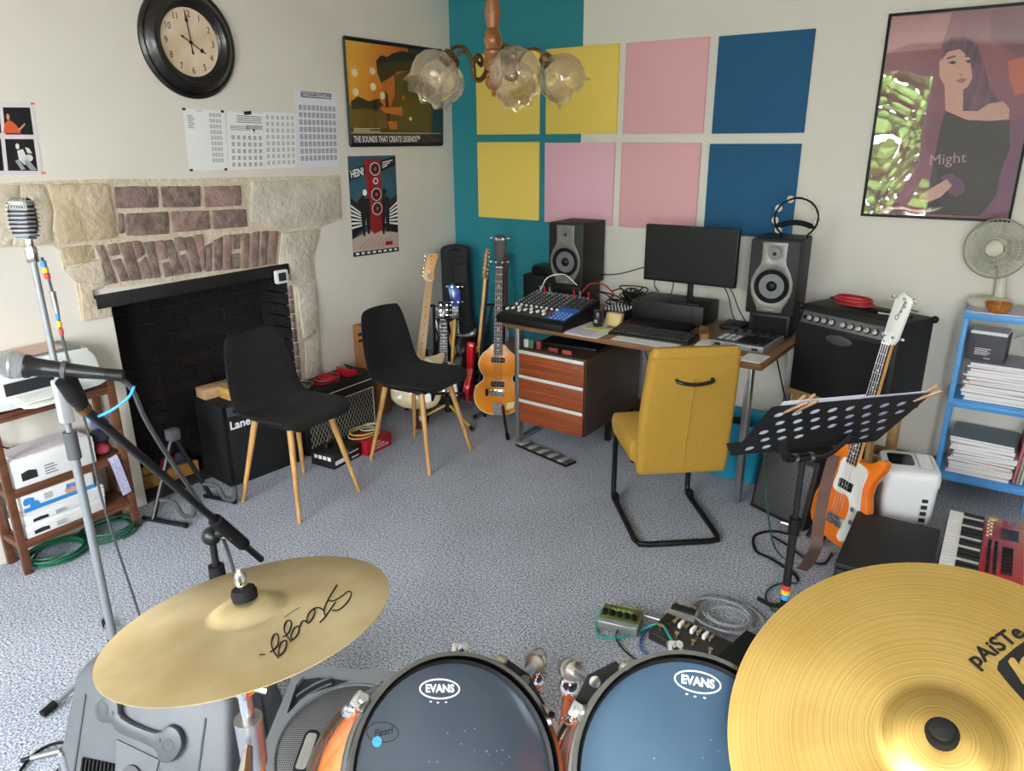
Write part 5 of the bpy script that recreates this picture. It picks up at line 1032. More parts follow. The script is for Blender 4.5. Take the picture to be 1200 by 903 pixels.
# ------------------------------------------------------------------ amplifiers and boxes by the fireplace
def wx(loc, ang=0): return tr(*loc) @ rot(ang)
FLp = Vector((0.205, -2.215, 0)); e1 = Vector((0.1, 0.995, 0))
LM = fr(FLp, e1, (0, 0, 1))          # x along the front, y up, z out into the room
ln = thing('guitar_amplifier', 'black box amplifier with perforated front and white logo standing in the hearth', 'amplifier', M=LM)
MB().bx(0, 0.44, 0.0, 0.45, -0.275, 0).obj('cabinet', VINYL, ln, bevel=0.008); MB().bx(0.022, 0.418, 0.02, 0.375, 0, 0.004).obj('grille', GRILLE, ln, bevel=0.001)
for x in (0.01, 0.43): MB().bx(x-0.01, x+0.01, 0, 0.45, -0.002, 0.006).obj('edge_trim', BLACKM, ln, bevel=0.002)
MB().bx(0.03, 0.41, 0.385, 0.435, 0, 0.003).obj('control_panel', mat('panel_dark_grey', '#55585c', 0.4, 0.4), ln)
for i in range(7): MB().cyl((0.07+i*0.05, 0.41, 0.003), (0.07+i*0.05, 0.41, 0.018), 0.011, n=12).obj('knob', BLACK, ln)
text('Laney', 0.062, WHITEINK, ln, tr(0.105, 0.335, 0.005), bold=0.0015)
for i, (x, z, l, h, ll, rz) in enumerate(((0.14, -0.2, 0.27, 0.055, 'long pale wooden block lying across the top of the hearth amplifier', 0), (0.2, -0.1, 0.24, 0.06, 'shorter yellowish wooden block at the front of the hearth amplifier', 3))):
    o = MB(LM @ tr(x, 0.45, z) @ rot(rz, 'Y')).bx(-l/2, l/2, 0, h, -0.045, 0.045).obj('wood_block', wood('block_wood_%d' % i, ('#c3a079', '#c79a5d')[i], ('#a8855c', '#b08348')[i], 0, 16), bevel=0.003); tag(o, ll, 'wood block')
cb = thing('speaker_cabinet', 'low black vintage cabinet with diamond patterned grille cloth beside the fireplace', 'speaker', M=fr((0.24, -1.72, 0), (0, 1, 0), (0, 0, 1)))
MB().bx(0, 0.555, 0, 0.37, -0.225, 0).obj('cabinet', VINYL, cb, bevel=0.006)
MB().bx(0.02, 0.535, 0.02, 0.275, 0, 0.004).obj('grille_cloth', mat('grille_brown_black', '#15130f', 0.8), cb)
mb = MB(); x0, x1, y0, y1 = 0.022, 0.533, 0.022, 0.273
def clip(a, b):
    (ax, ay), (bx_, by) = a, b; t0, t1 = 0.0, 1.0
    for p, q in ((-(bx_-ax), ax-x0), (bx_-ax, x1-ax), (-(by-ay), ay-y0), (by-ay, y1-ay)):
        if p == 0: continue
        r_ = q/p
        if p < 0: t0 = max(t0, r_)
        else: t1 = min(t1, r_)
    return None if t0 >= t1 else ((ax+(bx_-ax)*t0, ay+(by-ay)*t0), (ax+(bx_-ax)*t1, ay+(by-ay)*t1))
for sg in (1, -1):
    for k in range(-14, 36):
        c_ = clip((k*0.026, 0.0), (k*0.026+sg*0.17, 0.32))
        if c_: mb.tube([(*c_[0], 0.0045), (*c_[1], 0.0045)], 0.0011, 3)
tag(mb.obj('diamond_weave', mat('grille_thread', '#9c9684', 0.7), cb), kind='stuff')
for a, b in (((0.02, 0.275), (0.535, 0.275)), ((0.535, 0.02), (0.535, 0.275)), ((0.02, 0.33), (0.535, 0.33))): MB().tube([(*a, 0.005), (*b, 0.005)], 0.0028, 6).obj('piping', mat('cream_piping', '#cfc8b4', 0.6), cb)
# on the low cabinet
o = thing('effect_pedal', 'bright red effect pedal on the low vintage cabinet', 'pedal', (0.15, -1.3, 0.37), 80)
MB().prism([(0, 0), (0.07, 0), (0.07, 0.035), (0, 0.048)], -0.06, 0.06, fr((-0.035, 0, 0), (1, 0, 0), (0, 0, 1))).obj('housing', RED, o, bevel=0.004, fixn=True)
for x in (-0.03, 0.0, 0.03): MB().cyl((0.015, x, 0.04), (0.015, x, 0.055), 0.008, n=10).obj('knob', BLACK, o)
MB().cyl((-0.015, 0, 0.045), (-0.015, 0, 0.056), 0.008, n=10).obj('footswitch', CHROME, o)
o = MB(tr(0.16, -1.47, 0.372)).tube(coil((0, 0, 0.005), 0.055, 5, dz=0.006, jit=0.012, sy=1.25, seed=3), 0.0045, 6).obj('instrument_cable', REDC); tag(o, 'tangled red cable beside the red pedal', 'cable')
o = MB(tr(0.13, -1.63, 0.372)).tube(coil((0, 0, 0.004), 0.04, 3, dz=0.008, jit=0.02, sy=1.2, seed=5), 0.003, 5).obj('chain', STEEL); tag(o, 'small tangle of grey chain on the low vintage cabinet', 'chain')
# wooden board behind the chair
o = thing('wooden_box', 'brown wooden box with dark knobs between chair and wall', 'box', (0.07, -1.0, 0.0), 0); MB().bx(-0.05, 0.05, -0.1, 0.1, 0, 0.62).obj('body', wood('box_wood', '#a06a3e', '#8a5730', 2, 14), o, bevel=0.003)
for z in (0.57, 0.53): MB().cyl((0.02, -0.1, z), (0.02, -0.12, z), 0.009, n=10).obj('knob', BLACK, o)
# boxes on the carpet
o = thing('product_box', 'black printed product box on the carpet before the low cabinet', 'box', (0.4, -1.66, 0), 4)
MB().bx(-0.085, 0.085, -0.11, 0.11, 0, 0.085).obj('carton', mat('carton_black', '#17181a', 0.5), o, bevel=0.002); MB().bx(0.0855, 0.0862, -0.1, -0.01, 0.02, 0.045).obj('white_print', WHITEINK, o)
MB().bx(0.0855, 0.0862, 0.01, 0.09, 0.05, 0.056).obj('white_print', WHITEINK, o); MB().bx(0.0855, 0.0862, 0.03, 0.09, 0.015, 0.022).obj('white_print', WHITEINK, o); MB().bx(0.0855, 0.0862, 0.0, 0.004, 0.0, 0.085).obj('green_print', mat('green_ink', '#5fae4a', 0.6), o)
for i in range(4): MB(fr((-0.06+i*0.033, -0.1105, 0.045), (1, 0, 0), (0, 0, 1))).bx(0, 0.024, 0, 0.022, 0, 0.0007).obj('white_print', WHITEINK, o)
o = thing('tuning_machine', 'small black clip device on the black product box', 'clip', (0.38, -1.7, 0.0855), 20); MB().bx(-0.015, 0.015, -0.03, 0.03, 0, 0.03).obj('body', BLACK, o, bevel=0.004); MB().tube([(0, 0, 0.03), (0.01, 0.02, 0.07), (0.0, 0.05, 0.075)], 0.005, 6).obj('arm', BLACKM, o)
o = thing('product_box', 'bright red printed product box under the yellow cable coil', 'box', (0.435, -1.43, 0), 0)
MB().bx(-0.07, 0.08, -0.1, 0.1, 0, 0.085).obj('carton', mat('carton_red', '#a51220', 0.5), o, bevel=0.002)
for i in range(3): MB().bx(0.0805, 0.0812, -0.06, 0.07-0.03*i, 0.02+i*0.018, 0.03+i*0.018).obj('white_print', mat('pale_pink_ink', '#d9a3a3', 0.6), o)
o = MB(tr(0.42, -1.45, 0.088)).tube(coil((0, 0, 0.004), 0.07, 3, dz=0.008, jit=0.012, sy=1.3, seed=8), 0.004, 6).obj('cable_coil', mat('straw_cable', '#cbb46a', 0.5)); tag(o, 'straw yellow cable coil on the red box', 'cable')
o = MB(tr(0.425, -1.42, 0.114)).tube(coil((0, 0, 0.0), 0.055, 2, dz=0.008, jit=0.014, sy=1.3, seed=11), 0.0035, 6).obj('cable_coil', mat('white_cable', '#c9c9c2', 0.5)); tag(o, 'off white cable loop resting on the yellow coil', 'cable')
# hearth: plank and folded guitar stand
a_, b_ = atZ(160, 572, 0.03), atZ(232, 548, 0.03); dv = (b_-a_); 
o = MB(fr(a_, dv, (0, 0, 1))).bx(0, dv.length, -0.03, 0.05, -0.012, 0.012).obj('hearth_plank', wood('plank_wood', '#b98748', '#94642c', 0, 12)); tag(o, 'light wooden plank standing along the hearth edge', 'plank')
for i, (x, y, c, l) in enumerate(((178, 556, '#b8a23c', 'small yellow tube lying behind the hearth plank'), (200, 545, '#8f1f2a', 'crumpled dark red cloth behind the hearth plank'), (214, 540, '#3a3f5a', 'dark blue cloth scrap behind the hearth plank'))):
    q = atZ(x, y, 0.06); q.x = min(q.x, a_.x-0.03); o = MB(tr(q.x-0.02, q.y, 0.012)).ball((0, 0, 0.05), (0.03, 0.05, 0.05), 10, 6).obj(('yellow_tube', 'red_cloth', 'blue_cloth')[i], mat('hearth_bit_%d' % i, c, 0.8, bump=0.6, bscale=25)); tag(o, l, ('tube', 'cloth', 'cloth')[i])
f1, f2, f3, f4 = atZ(168, 609), atZ(218, 618), atZ(240, 583), atZ(275, 590)
cs_ = (f1+f2+f3+f4)/4; st = thing('guitar_stand', 'empty black folding guitar stand with foam arms in front of the hearth', 'guitar stand', (cs_.x, cs_.y, 0)); I_ = tr(-cs_.x, -cs_.y, 0)
ap = Vector((cs_.x-0.1, cs_.y+0.02, 0.38))
for a, b in ((f1, f2), (f3, f4)):
    m_ = a.lerp(b, 0.25); MB(I_).tube([a+Vector((0, 0, 0.012)), b+Vector((0, 0, 0.012))], 0.011, 8).obj('foot_bar', BLACKM, st); MB(I_).tube([m_+Vector((0, 0, 0.012)), ap], 0.012, 8).obj('leg', BLACKM, st)
    MB(I_).ball(b+Vector((0, 0, 0.012)), 0.014, 10, 6).obj('foot_cap', RUBBER, st)
    u = (b-a).normalized(); p0 = m_.lerp(ap, 0.25)
    MB(I_).tube(spline([p0, p0+u*0.09+Vector((0, 0, 0.0)), p0+u*0.13+Vector((0, 0, -0.06)), p0+u*0.19+Vector((0, 0, -0.05)), p0+u*0.2+Vector((0, 0, 0.02))], 5), 0.0105, 8).obj('foam_arm', mat('grey_foam', '#4b4c4d', 0.9), st)
MB(I_).box(ap, (0.05, 0.06, 0.06)).obj('hinge_block', mat('grey_hinge', '#4d4e50', 0.6), st, bevel=0.01)

# ------------------------------------------------------------------ guitars in the corner
AMB = mat('amber_burst', '#e8900f', 0.3, col2='#d87a08', vscale=6, coat=0.15); DKW = mat('dark_headstock', '#24100d', 0.5); CREAM = mat('cream_binding', '#dccfa8', 0.4)
half = [(0, 0), (0.075, 0.008), (0.13, 0.05), (0.15, 0.115), (0.14, 0.17), (0.116, 0.2), (0.094, 0.222), (0.092, 0.25), (0.108, 0.275), (0.124, 0.325), (0.1, 0.385), (0.062, 0.42), (0.034, 0.45)]
VB = sp2(half+[(-x, y) for x, y in half[:0:-1]], 4)
VH = [(-0.02, 0.93), (0.02, 0.93), (0.03, 0.965), (0.036, 1.08), (0.03, 1.115), (0.012, 1.125), (-0.012, 1.125), (-0.03, 1.115), (-0.036, 1.08), (-0.03, 0.965)]
vb = guitar('violin_bass', 'amber violin shaped bass with cream binding beside the desk leg', stand_axis((0.845, -0.7, 0.06), (0.81, -0.6, 1.15), (0.45, -0.85, 0.1)), VB, 0.05, (0.4, 0.93), VH, (AMB, DKW, RWD, DKW), 4, pickups=((0.355, 0.085, 0.032, BLACK), (0.2, 0.085, 0.032, BLACK)), bridge=0.145, f0=0.385, binding=CREAM, headlogo=('Epiphone', 0.016, WHITEINK, 0, 1.095, 0))
MB().prism([(-0.02, 0.0), (0.02, 0.0), (0.034, 0.075), (0.018, 0.085), (0, 0.06), (-0.018, 0.085), (-0.034, 0.075)], 0.004, 0.008).obj('tailpiece', CHROME, vb, fixn=True)
MB().prism([(0.05, 0.03), (0.1, 0.05), (0.11, 0.09), (0.06, 0.08)], 0.001, 0.004).obj('control_plate', mat('pearl_plate', '#d8cba0', 0.3), vb, fixn=True)
STRB = sp2([(0, 0), (0.07, 0.004), (0.135, 0.04), (0.16, 0.11), (0.14, 0.18), (0.118, 0.22), (0.12, 0.27), (0.15, 0.33), (0.155, 0.37), (0.135, 0.385), (0.09, 0.36), (0.035, 0.345), (0, 0.345), (-0.035, 0.355), (-0.07, 0.385), (-0.11, 0.425), (-0.145, 0.43), (-0.155, 0.39), (-0.135, 0.3), (-0.12, 0.25), (-0.135, 0.2), (-0.165, 0.12), (-0.15, 0.045), (-0.08, 0.004)], 4)
STRH = sp2([(-0.02, 0.83), (0.02, 0.83), (0.03, 0.85), (0.028, 0.87), (0.022, 0.9), (0.034, 0.98), (0.03, 1.01), (0.0, 1.012), (-0.03, 0.99), (-0.034, 0.95), (-0.045, 0.875), (-0.04, 0.85)], 3)
REDL = mat('red_lacquer', '#c4121f', 0.2, coat=0.6)
SGD = sp2([(-0.09, 0.33), (-0.1, 0.24), (-0.09, 0.15), (-0.02, 0.12), (0.03, 0.1), (0.07, 0.05), (0.11, 0.08), (0.1, 0.16), (0.085, 0.24), (0.09, 0.31), (0, 0.34)], 3)
guitar('electric_guitar', 'red electric guitar with maple neck turned side on', stand_axis((0.565, -0.56, 0.06), (0.645, -0.49, 1.04), (0.945, 0.33, 0.05)), STRB, 0.045, (0.3, 0.83), STRH, (REDL, MAPLE, RWD, MAPLE), 6, pickups=((0.28, 0.085, 0.018, BLACK), (0.21, 0.085, 0.018, BLACK), (0.15, 0.085, 0.018, BLACK)), bridge=0.105, guard=(SGD, BLACK), f0=0.32, tuner_side=-1)
CRB = mat('cream_guitar', '#d9c59a', 0.3, coat=0.4)
guitar('electric_guitar', 'electric guitar with bare maple neck and headstock behind the chair', stand_axis((0.37, -0.95, 0.08), (0.29, -0.615, 1.02), (0.6, -0.78, 0.1)), STRB, 0.045, (0.3, 0.83), STRH, (CRB, MAPLE, MAPLE, MAPLE), 6, pickups=((0.28, 0.085, 0.018, BLACK), (0.15, 0.085, 0.018, BLACK)), bridge=0.105, guard=(SGD, WHP), f0=0.32, tuner_side=-1, inlays=INK)
BLKL = mat('black_lacquer', '#0f0f11', 0.2, coat=0.5)
q1 = atY(520, 353, -0.6); q0 = Vector((q1.x+0.08, -0.74, 0.06))
guitar('electric_guitar', 'black electric guitar with white pickguard between the standing guitars', stand_axis(q0, q1, (0.6, -0.78, 0.1)), [(x*0.85, y*0.85) for x, y in STRB], 0.04, (0.26, q1.z-q0.z-0.1), [(x*0.9, y-0.83+q1.z-q0.z-0.1) for x, y in STRH] if False else [(-0.02, q1.z-q0.z-0.1), (0.02, q1.z-q0.z-0.1), (0.034, q1.z-q0.z-0.07), (0.034, q1.z-q0.z+0.02), (-0.034, q1.z-q0.z+0.02), (-0.034, q1.z-q0.z-0.07)], (BLKL, RWD, RWD, BLKL), 6, pickups=((0.2, 0.07, 0.016, WHITEINK), (0.13, 0.07, 0.016, WHITEINK)), bridge=0.09, guard=([(x*0.85, y*0.85) for x, y in SGD], WHP), f0=0.28)
q1 = atY(533, 330, -0.36); q0 = Vector((q1.x+0.06, -0.46, 0.06)); hh = q1.z-q0.z
guitar('bass_guitar', 'black bass with shiny violet blue headstock leaning near the gig bag', stand_axis(q0, q1, (0.6, -0.78, 0.1)), OBODY, 0.04, (0.36, hh-0.16), [(-0.02, hh-0.17), (0.02, hh-0.17), (0.04, hh-0.13), (0.035, hh-0.05), (-0.01, hh), (-0.05, hh-0.02), (-0.04, hh-0.08)], (BLKL, BLKL, BLKL, mat('violet_blue', '#2f2fae', 0.25, col2='#1f6fa8', vscale=12, coat=0.5)), 4, pickups=((0.24, 0.08, 0.03, BLACK),), bridge=0.1, f0=0.38, inlays=False)
# gig bag leaning in the corner
gb = thing('gig_bag', 'tall black padded gig bag leaning in the room corner', 'gig bag', M=stand_axis((0.27, -0.34, 0.0), (0.15, -0.2, 1.02), (0.6, -0.8, 0.1)))
gbm = mat('gig_bag_nylon', '#15161a', 0.75, bump=0.3, bscale=160)
MB().prism(sp2([(-0.15, 0.0), (0.18, 0.0), (0.2, 0.15), (0.17, 0.32), (0.15, 0.42), (0.105, 0.55), (0.1, 0.9), (0.085, 1.03), (-0.085, 1.03), (-0.1, 0.9), (-0.105, 0.55), (-0.14, 0.42), (-0.18, 0.3), (-0.19, 0.15)], 4), -0.06, 0.06).obj('bag', gbm, gb, bevel=0.025, seg=3, fixn=True)
MB().box((0.03, 0.86, 0.07), (0.11, 0.18, 0.03)).obj('front_pocket', gbm, gb, bevel=0.012, seg=3); MB().box((0.03, 0.93, 0.088), (0.115, 0.05, 0.012)).obj('pocket_flap', gbm, gb, bevel=0.004); MB().box((0.0, 0.3, 0.07), (0.22, 0.34, 0.03)).obj('large_pocket', gbm, gb, bevel=0.012, seg=3)
MB().tube([(-0.03, 1.0, 0.06), (0, 1.01, 0.09), (0.03, 1.0, 0.06)], 0.008, 6).obj('grab_loop', gbm, gb)
# brown instrument leaning against the wall behind the violin bass
o = thing('acoustic_guitar', 'dark red brown guitar standing behind the violin bass', 'guitar', M=stand_axis((0.72, -0.42, 0.02), (0.5, -0.1, 1.0), (0.4, -0.9, 0.1)))
DRW = wood('dark_red_wood', '#4a1d14', '#331009', 1, 12, 0.3, coat=0.4)
MB().prism(sp2([(0, 0), (0.12, 0.02), (0.17, 0.1), (0.13, 0.22), (0.1, 0.28), (0.125, 0.36), (0.1, 0.43), (0.03, 0.46), (-0.03, 0.46), (-0.1, 0.43), (-0.125, 0.36), (-0.1, 0.28), (-0.13, 0.22), (-0.17, 0.1), (-0.12, 0.02)], 4), -0.08, 0.0).obj('body', DRW, o, bevel=0.006, fixn=True)
MB().prism([(-0.027, 0.42), (0.027, 0.42), (0.022, 0.9), (-0.022, 0.9)], 0.0, 0.022).obj('neck', DRW, o, bevel=0.003); MB().prism([(-0.022, 0.9), (0.022, 0.9), (0.034, 1.02), (0, 1.04), (-0.034, 1.02)], 0.0, 0.016).obj('headstock', DRW, o, fixn=True)
# stands
def tube_stand(name, label, hub, feet, top, m_, clampc=BLACK, arms=()):
    h = Vector(hub); t = thing(name, label, 'guitar stand', (h.x, h.y, 0)); I = tr(-h.x, -h.y, 0); hz = Vector((h.x, h.y, h.z))
    for f_ in feet:
        f_ = Vector(f_); MB(I).tube([hz, f_+Vector((0, 0, 0.012))], 0.009, 8).obj('leg', m_, t); MB(I).tube([f_.lerp(hz, 0.12)+Vector((0, 0, 0.01)), f_+Vector((0, 0, 0.012))], 0.012, 8).obj('foot_cap', RUBBER, t)
    tp = Vector(top); MB(I).tube([hz-Vector((0, 0, 0.06)), tp], 0.01, 8).obj('post', m_, t); MB(I).cyl(hz-Vector((0, 0, 0.05)), hz+Vector((0, 0, 0.05)), 0.025, 0.02, 12).obj('hub_clamp', clampc, t)
    d = Vector((0.8, 0.6, 0)); f = Vector((0.6, -0.8, 0))
    MB(I).tube([tp-d*0.06+f*0.07+Vector((0, 0, 0.03)), tp-d*0.055, tp+d*0.055, tp+d*0.06+f*0.07+Vector((0, 0, 0.03))], 0.009, 8).obj('neck_yoke', RUBBER, t)
    lo = hz.lerp(tp, 0.12)
    for sg in (-1, 1): MB(I).tube([lo, lo+d*0.09*sg, lo+d*0.1*sg+f*0.12, lo+d*0.1*sg+f*0.13+Vector((0, 0, 0.04))], 0.008, 8).obj('arm', RUBBER, t)
    return t
YEL = mat('yellow_tube_paint', '#b99a2b', 0.4)
tube_stand('guitar_stand', 'yellow tubular tripod guitar stand between the guitars', (0.56, -0.84, 0.12), ((0.8, -0.9, 0), (0.4, -0.99, 0), (0.47, -0.66, 0)), (0.47, -0.63, 0.62), YEL)
tube_stand('guitar_stand', 'black tripod guitar stand under the violin bass', (0.83, -0.63, 0.14), ((1.06, -0.9, 0), (0.67, -0.72, 0), (0.95, -0.4, 0)), (0.8, -0.54, 0.72), BLACKM)
tube_stand('guitar_stand', 'black guitar stand under the red electric guitar', (0.53, -0.5, 0.14), ((0.72, -0.66, 0), (0.4, -0.62, 0), (0.52, -0.36, 0)), (0.63, -0.44, 0.7), BLACKM)
tube_stand('guitar_stand', 'black guitar stand behind the maple necked guitar', (0.36, -0.72, 0.14), ((0.5, -1.0, 0), (0.2, -0.85, 0), (0.25, -0.55, 0)), (0.27, -0.6, 0.68), BLACKM)
q = atY(529, 380, -0.62); o = ribbon([(q.x, q.y, q.z+0.02), (q.x+0.015, q.y-0.005, q.z-0.05), (q.x-0.008, q.y, q.z-0.1), (q.x+0.012, q.y, q.z-0.17), (q.x, q.y, q.z-0.24)], (0.8, 0.6, 0), 0.028, 0.004, 'leather_strap', mat('tan_leather', '#9c6b43', 0.6)); tag(o, 'tan leather strap hanging among the guitars', 'strap')
o = MB(tr(0.47, -1.02, 0.0)).lathe([(0.0, 0), (0.045, 0.0), (0.06, 0.03), (0.05, 0.07), (0.02, 0.12), (0.0, 0.125)], 20, sy=0.7).obj('maraca', mat('dark_red_gourd', '#5b2a22', 0.3, coat=0.4)); tag(o, 'dark red gourd shaker on the carpet behind the chair', 'shaker')
# floor strip under the desk edge
sp_ = thing('foot_controller', 'low strip of alternating silver and black pads on the carpet below the drawers', 'foot controller', (1.36, -0.955, 0), -14)
MB().bx(-0.21, 0.2, -0.04, 0.045, 0, 0.014).obj('base', BLACK, sp_, bevel=0.003)
for i in range(5):
    MB().bx(-0.2+i*0.081, -0.165+i*0.081, -0.036, 0.04, 0.014, 0.02).obj('silver_pad', mat('pale_pad', '#a3a39b', 0.5), sp_, bevel=0.002)
    for k in range(3): MB().bx(-0.158+i*0.081, -0.126+i*0.081, -0.034+k*0.025, -0.014+k*0.025, 0.014, 0.018).obj('ribbed_pad', mat('pad_grey', '#54565a', 0.5), sp_)

# ------------------------------------------------------------------ printer shelf
SHB = wood('dark_shelf_wood', '#6b4129', '#4f2d1b', 1, 14, 0.45); PX0, PX1, PY0, PY1 = 0.012, 0.185, -3.205, -2.7
ps = thing('wooden_shelf', 'small dark wooden open shelf left of the fireplace', 'shelf', (PX0, PY0, 0)); dx, dy = PX1-PX0, PY1-PY0
for x in (0, dx-0.022):
    for y in (0, dy-0.03): MB().bx(x, x+0.022, y, y+0.03, 0, 0.725).obj('leg', SHB, ps, bevel=0.002)
for z in (0.15, 0.38, 0.705):
    MB().bx(0.0, dx, 0.03, dy-0.03, z-0.018, z).obj('board', SHB, ps, bevel=0.002); MB().bx(dx-0.016, dx-0.002, 0.03, dy-0.03, z-0.035, z-0.019).obj('front_rail', SHB, ps); MB().bx(0.022, dx-0.022, 0.004, 0.024, z-0.03, z-0.004).obj('side_rail', SHB, ps); MB().bx(0.022, dx-0.022, dy-0.024, dy-0.004, z-0.03, z-0.004).obj('side_rail', SHB, ps)
PRW = mat('printer_white', '#d3d5d2', 0.4); PRG = mat('printer_grey', '#6f7376', 0.4)
pt = thing('inkjet_printer', 'white multifunction printer on the dark wooden shelf', 'printer', M=fr((0.2, -3.21, 0.725), (0, 1, 0), (0, 0, 1)))
MB().prism(sp2([(0.0, 0.0), (0.44, 0.0), (0.452, 0.06), (0.445, 0.12), (0.42, 0.16), (0.38, 0.172), (0.0, 0.172), (-0.01, 0.08)], 4), -0.19, 0.0).obj('body', PRW, pt, bevel=0.012, fixn=True)
MB().bx(0.0, 0.4, 0.168, 0.182, -0.19, -0.01).obj('scanner_lid', PRG, pt, bevel=0.006); MB().bx(0.08, 0.33, 0.05, 0.1, -0.001, 0.006).obj('paper_slot', INK, pt, bevel=0.002); MB().bx(0.07, 0.34, 0.104, 0.15, 0.0, 0.006).obj('front_flap', PRW, pt, bevel=0.003)
MB().prism([(0.09, 0.0), (0.34, 0.0), (0.33, 0.09), (0.3, 0.11), (0.13, 0.11), (0.1, 0.09)], 0, 0.01, fr((0, 0.03, 0.0), (1, 0, 0), (0, -0.12, 1))).obj('output_tray', PRW, pt, bevel=0.003, fixn=True)
o = MB(fr((0.2, -3.21, 0.725), (0, 1, 0), (0, 0, 1)) @ fr((0, 0.041, 0.003), (1, 0, 0), (0, -0.12, 1))).prism([(0.11, 0.0), (0.32, 0.0), (0.32, 0.085), (0.11, 0.085)], 0.0, 0.004).obj('paper_stack', PAPER, fixn=True); tag(o, 'blank white paper lying in the printer tray', 'paper sheet')
o = MB(tr(0.09, -3.02, 0.908) @ rot(2)).bx(-0.08, 0.08, -0.17, 0.16, 0, 0.002).obj('printed_page', mat('pinkish_page', '#c6a99b', 0.8, var=0.1, vscale=60)); tag(o, 'pinkish printed page lying on the printer lid', 'paper sheet')
def carton(loc, w_, d_, h, label, m_, ln_=True):
    t = thing('paper_box', label, 'box', M=fr(loc, (0, 1, 0), (0, 0, 1))); MB().bx(0, w_, 0, h, -d_, 0).obj('carton', m_, t, bevel=0.002); MB().bx(-0.001, w_+0.001, h*0.55, h+0.001, -d_-0.0, 0.001).obj('carton_lid', m_, t, bevel=0.002)
    MB().prism([(0.03, h*0.2), (0.09, h*0.2), (0.09, h*0.48), (0.06, h*0.55), (0.03, h*0.48)], 0.0012, 0.0018).obj('black_label', INK, t, fixn=True)
    for i in range(4): MB().bx(0.12, 0.17-0.01*(i % 2), h*(0.18+0.1*i), h*(0.22+0.1*i), 0.0012, 0.0018).obj('print_line', GREYINK, t)
    return t
CARD = mat('white_carton', '#d6d6d6', 0.7); BX = 0.178
carton((BX, -3.165, 0.381), 0.33, 0.15, 0.12, 'white paper box with black label on the middle of the dark shelf', CARD)
o = MB(tr(0.1, -3.0, 0.5025) @ rot(3)).bx(-0.07, 0.075, -0.15, 0.15, 0, 0.004).obj('red_edged_sheet', mat('ruled_page', '#d9cfd6', 0.8, var=0.12, vscale=40, stretch=(8, 1, 1))); tag(o, 'red edged ruled sheet on the middle paper box', 'paper sheet')
carton((BX, -3.165, 0.151), 0.33, 0.15, 0.055, 'white paper box at the bottom of the shelf stack', CARD); carton((BX, -3.16, 0.2075), 0.33, 0.15, 0.045, 'thin white paper box second from the shelf bottom', CARD)
for i in range(3):
    o = MB(tr(0.1, -2.995, 0.2545+i*0.0045) @ rot(2-2*i)).bx(-0.075, 0.078, -0.165, 0.165, 0, 0.004).obj('envelope', mat('envelope_%d' % i, ('#e0dccf', '#d7d9e0', '#e3e0da')[i], 0.8)); tag(o, 'white envelope, %s of three between paper box and glove box' % ('lowest', 'middle', 'topmost')[i], 'envelope', 'envelopes under the glove box')
gx = thing('glove_box', 'white and blue carton of disposable gloves on the lower shelf', 'box', M=fr((BX, -3.155, 0.2685), (0, 1, 0), (0, 0, 1)))
MB().bx(0, 0.29, 0, 0.075, -0.13, 0).obj('carton', CARD, gx, bevel=0.002); BLI = mat('glove_blue', '#2b7fc2', 0.6); MB().bx(0, 0.29, 0.0, 0.018, 0.0005, 0.0012).obj('blue_band', BLI, gx); MB().prism(circ(0.02, 20, 0.045, 0.02), 0.0014, 0.002).obj('blue_seal', BLI, gx)
MB().prism(sp2([(0.17, 0.022), (0.21, 0.02), (0.225, 0.045), (0.2, 0.062), (0.175, 0.05)], 4), 0.0006, 0.0012).obj('hand_print', SKIN, gx, fixn=True); MB().prism(sp2([(0.18, 0.035), (0.2, 0.045), (0.215, 0.035), (0.222, 0.06), (0.2, 0.052), (0.178, 0.062)], 3), 0.0014, 0.002).obj('glove_print', BLI, gx, fixn=True); MB().prism(sp2([(0.005, 0.03), (0.04, 0.035), (0.045, 0.055), (0.01, 0.06)], 3), 0.0006, 0.0012).obj('glove_print', BLI, gx, fixn=True)
for i in range(4): MB().bx(0.085, 0.12, 0.03+0.007*i, 0.033+0.007*i, 0.0006, 0.0012).obj('print_line', GREYINK, gx)
for i, (y, z, c, l, s_) in enumerate(((-2.775, 0.381, '#9c3545', 'rolled dark pink cloth at the end of the middle shelf', (0.05, 0.04, 0.028)), (-2.77, 0.438, '#22252f', 'dark rolled cloth above the pink one on the shelf', (0.05, 0.045, 0.03)), (-2.76, 0.5, '#4a5480', 'slate blue rolled cloth topping the pile on the shelf', (0.045, 0.035, 0.025)))):
    o = MB(tr(0.11, y, z+s_[2])).ball((0, 0, 0), s_, 12, 8).obj('rolled_cloth', mat('roll_%d' % i, c, 0.9, bump=0.4, bscale=40)); tag(o, l, 'cloth')
o = ribbon([(0.192, -2.775, 0.385), (0.2, -2.77, 0.36), (0.197, -2.755, 0.28), (0.194, -2.74, 0.19)], (0, 1, 0.2), 0.04, 0.006, 'ribbon_strap', mat('lilac_strap', '#a7a9c4', 0.8, var=0.2, vscale=80)); tag(o, 'lilac woven strap hanging off the middle shelf', 'strap')
GRC = mat('green_cable', '#0f5a3e', 0.5)
for i, (y, l) in enumerate(((-3.05, 'dark green cable coil on the carpet under the shelf end by wall'), (-2.82, 'dark green cable coil on the carpet under the shelf beside hearth'))):
    o = MB(tr(0.13, y, 0.006)).tube(coil((0, 0, 0), 0.095, 6, dz=0.006, jit=0.012, sy=1.15, seed=20+i), 0.0045, 6).obj('cable_coil', GRC); tag(o, l, 'cable', 'green coils under the shelf')
cord('printer_cable', 'black power cord hanging on the wall behind the shelf', [(0.01, -3.19, 0.72), (0.012, -3.17, 0.6), (0.02, -3.12, 0.52), (0.03, -3.1, 0.506)], 0.004, BLACK)
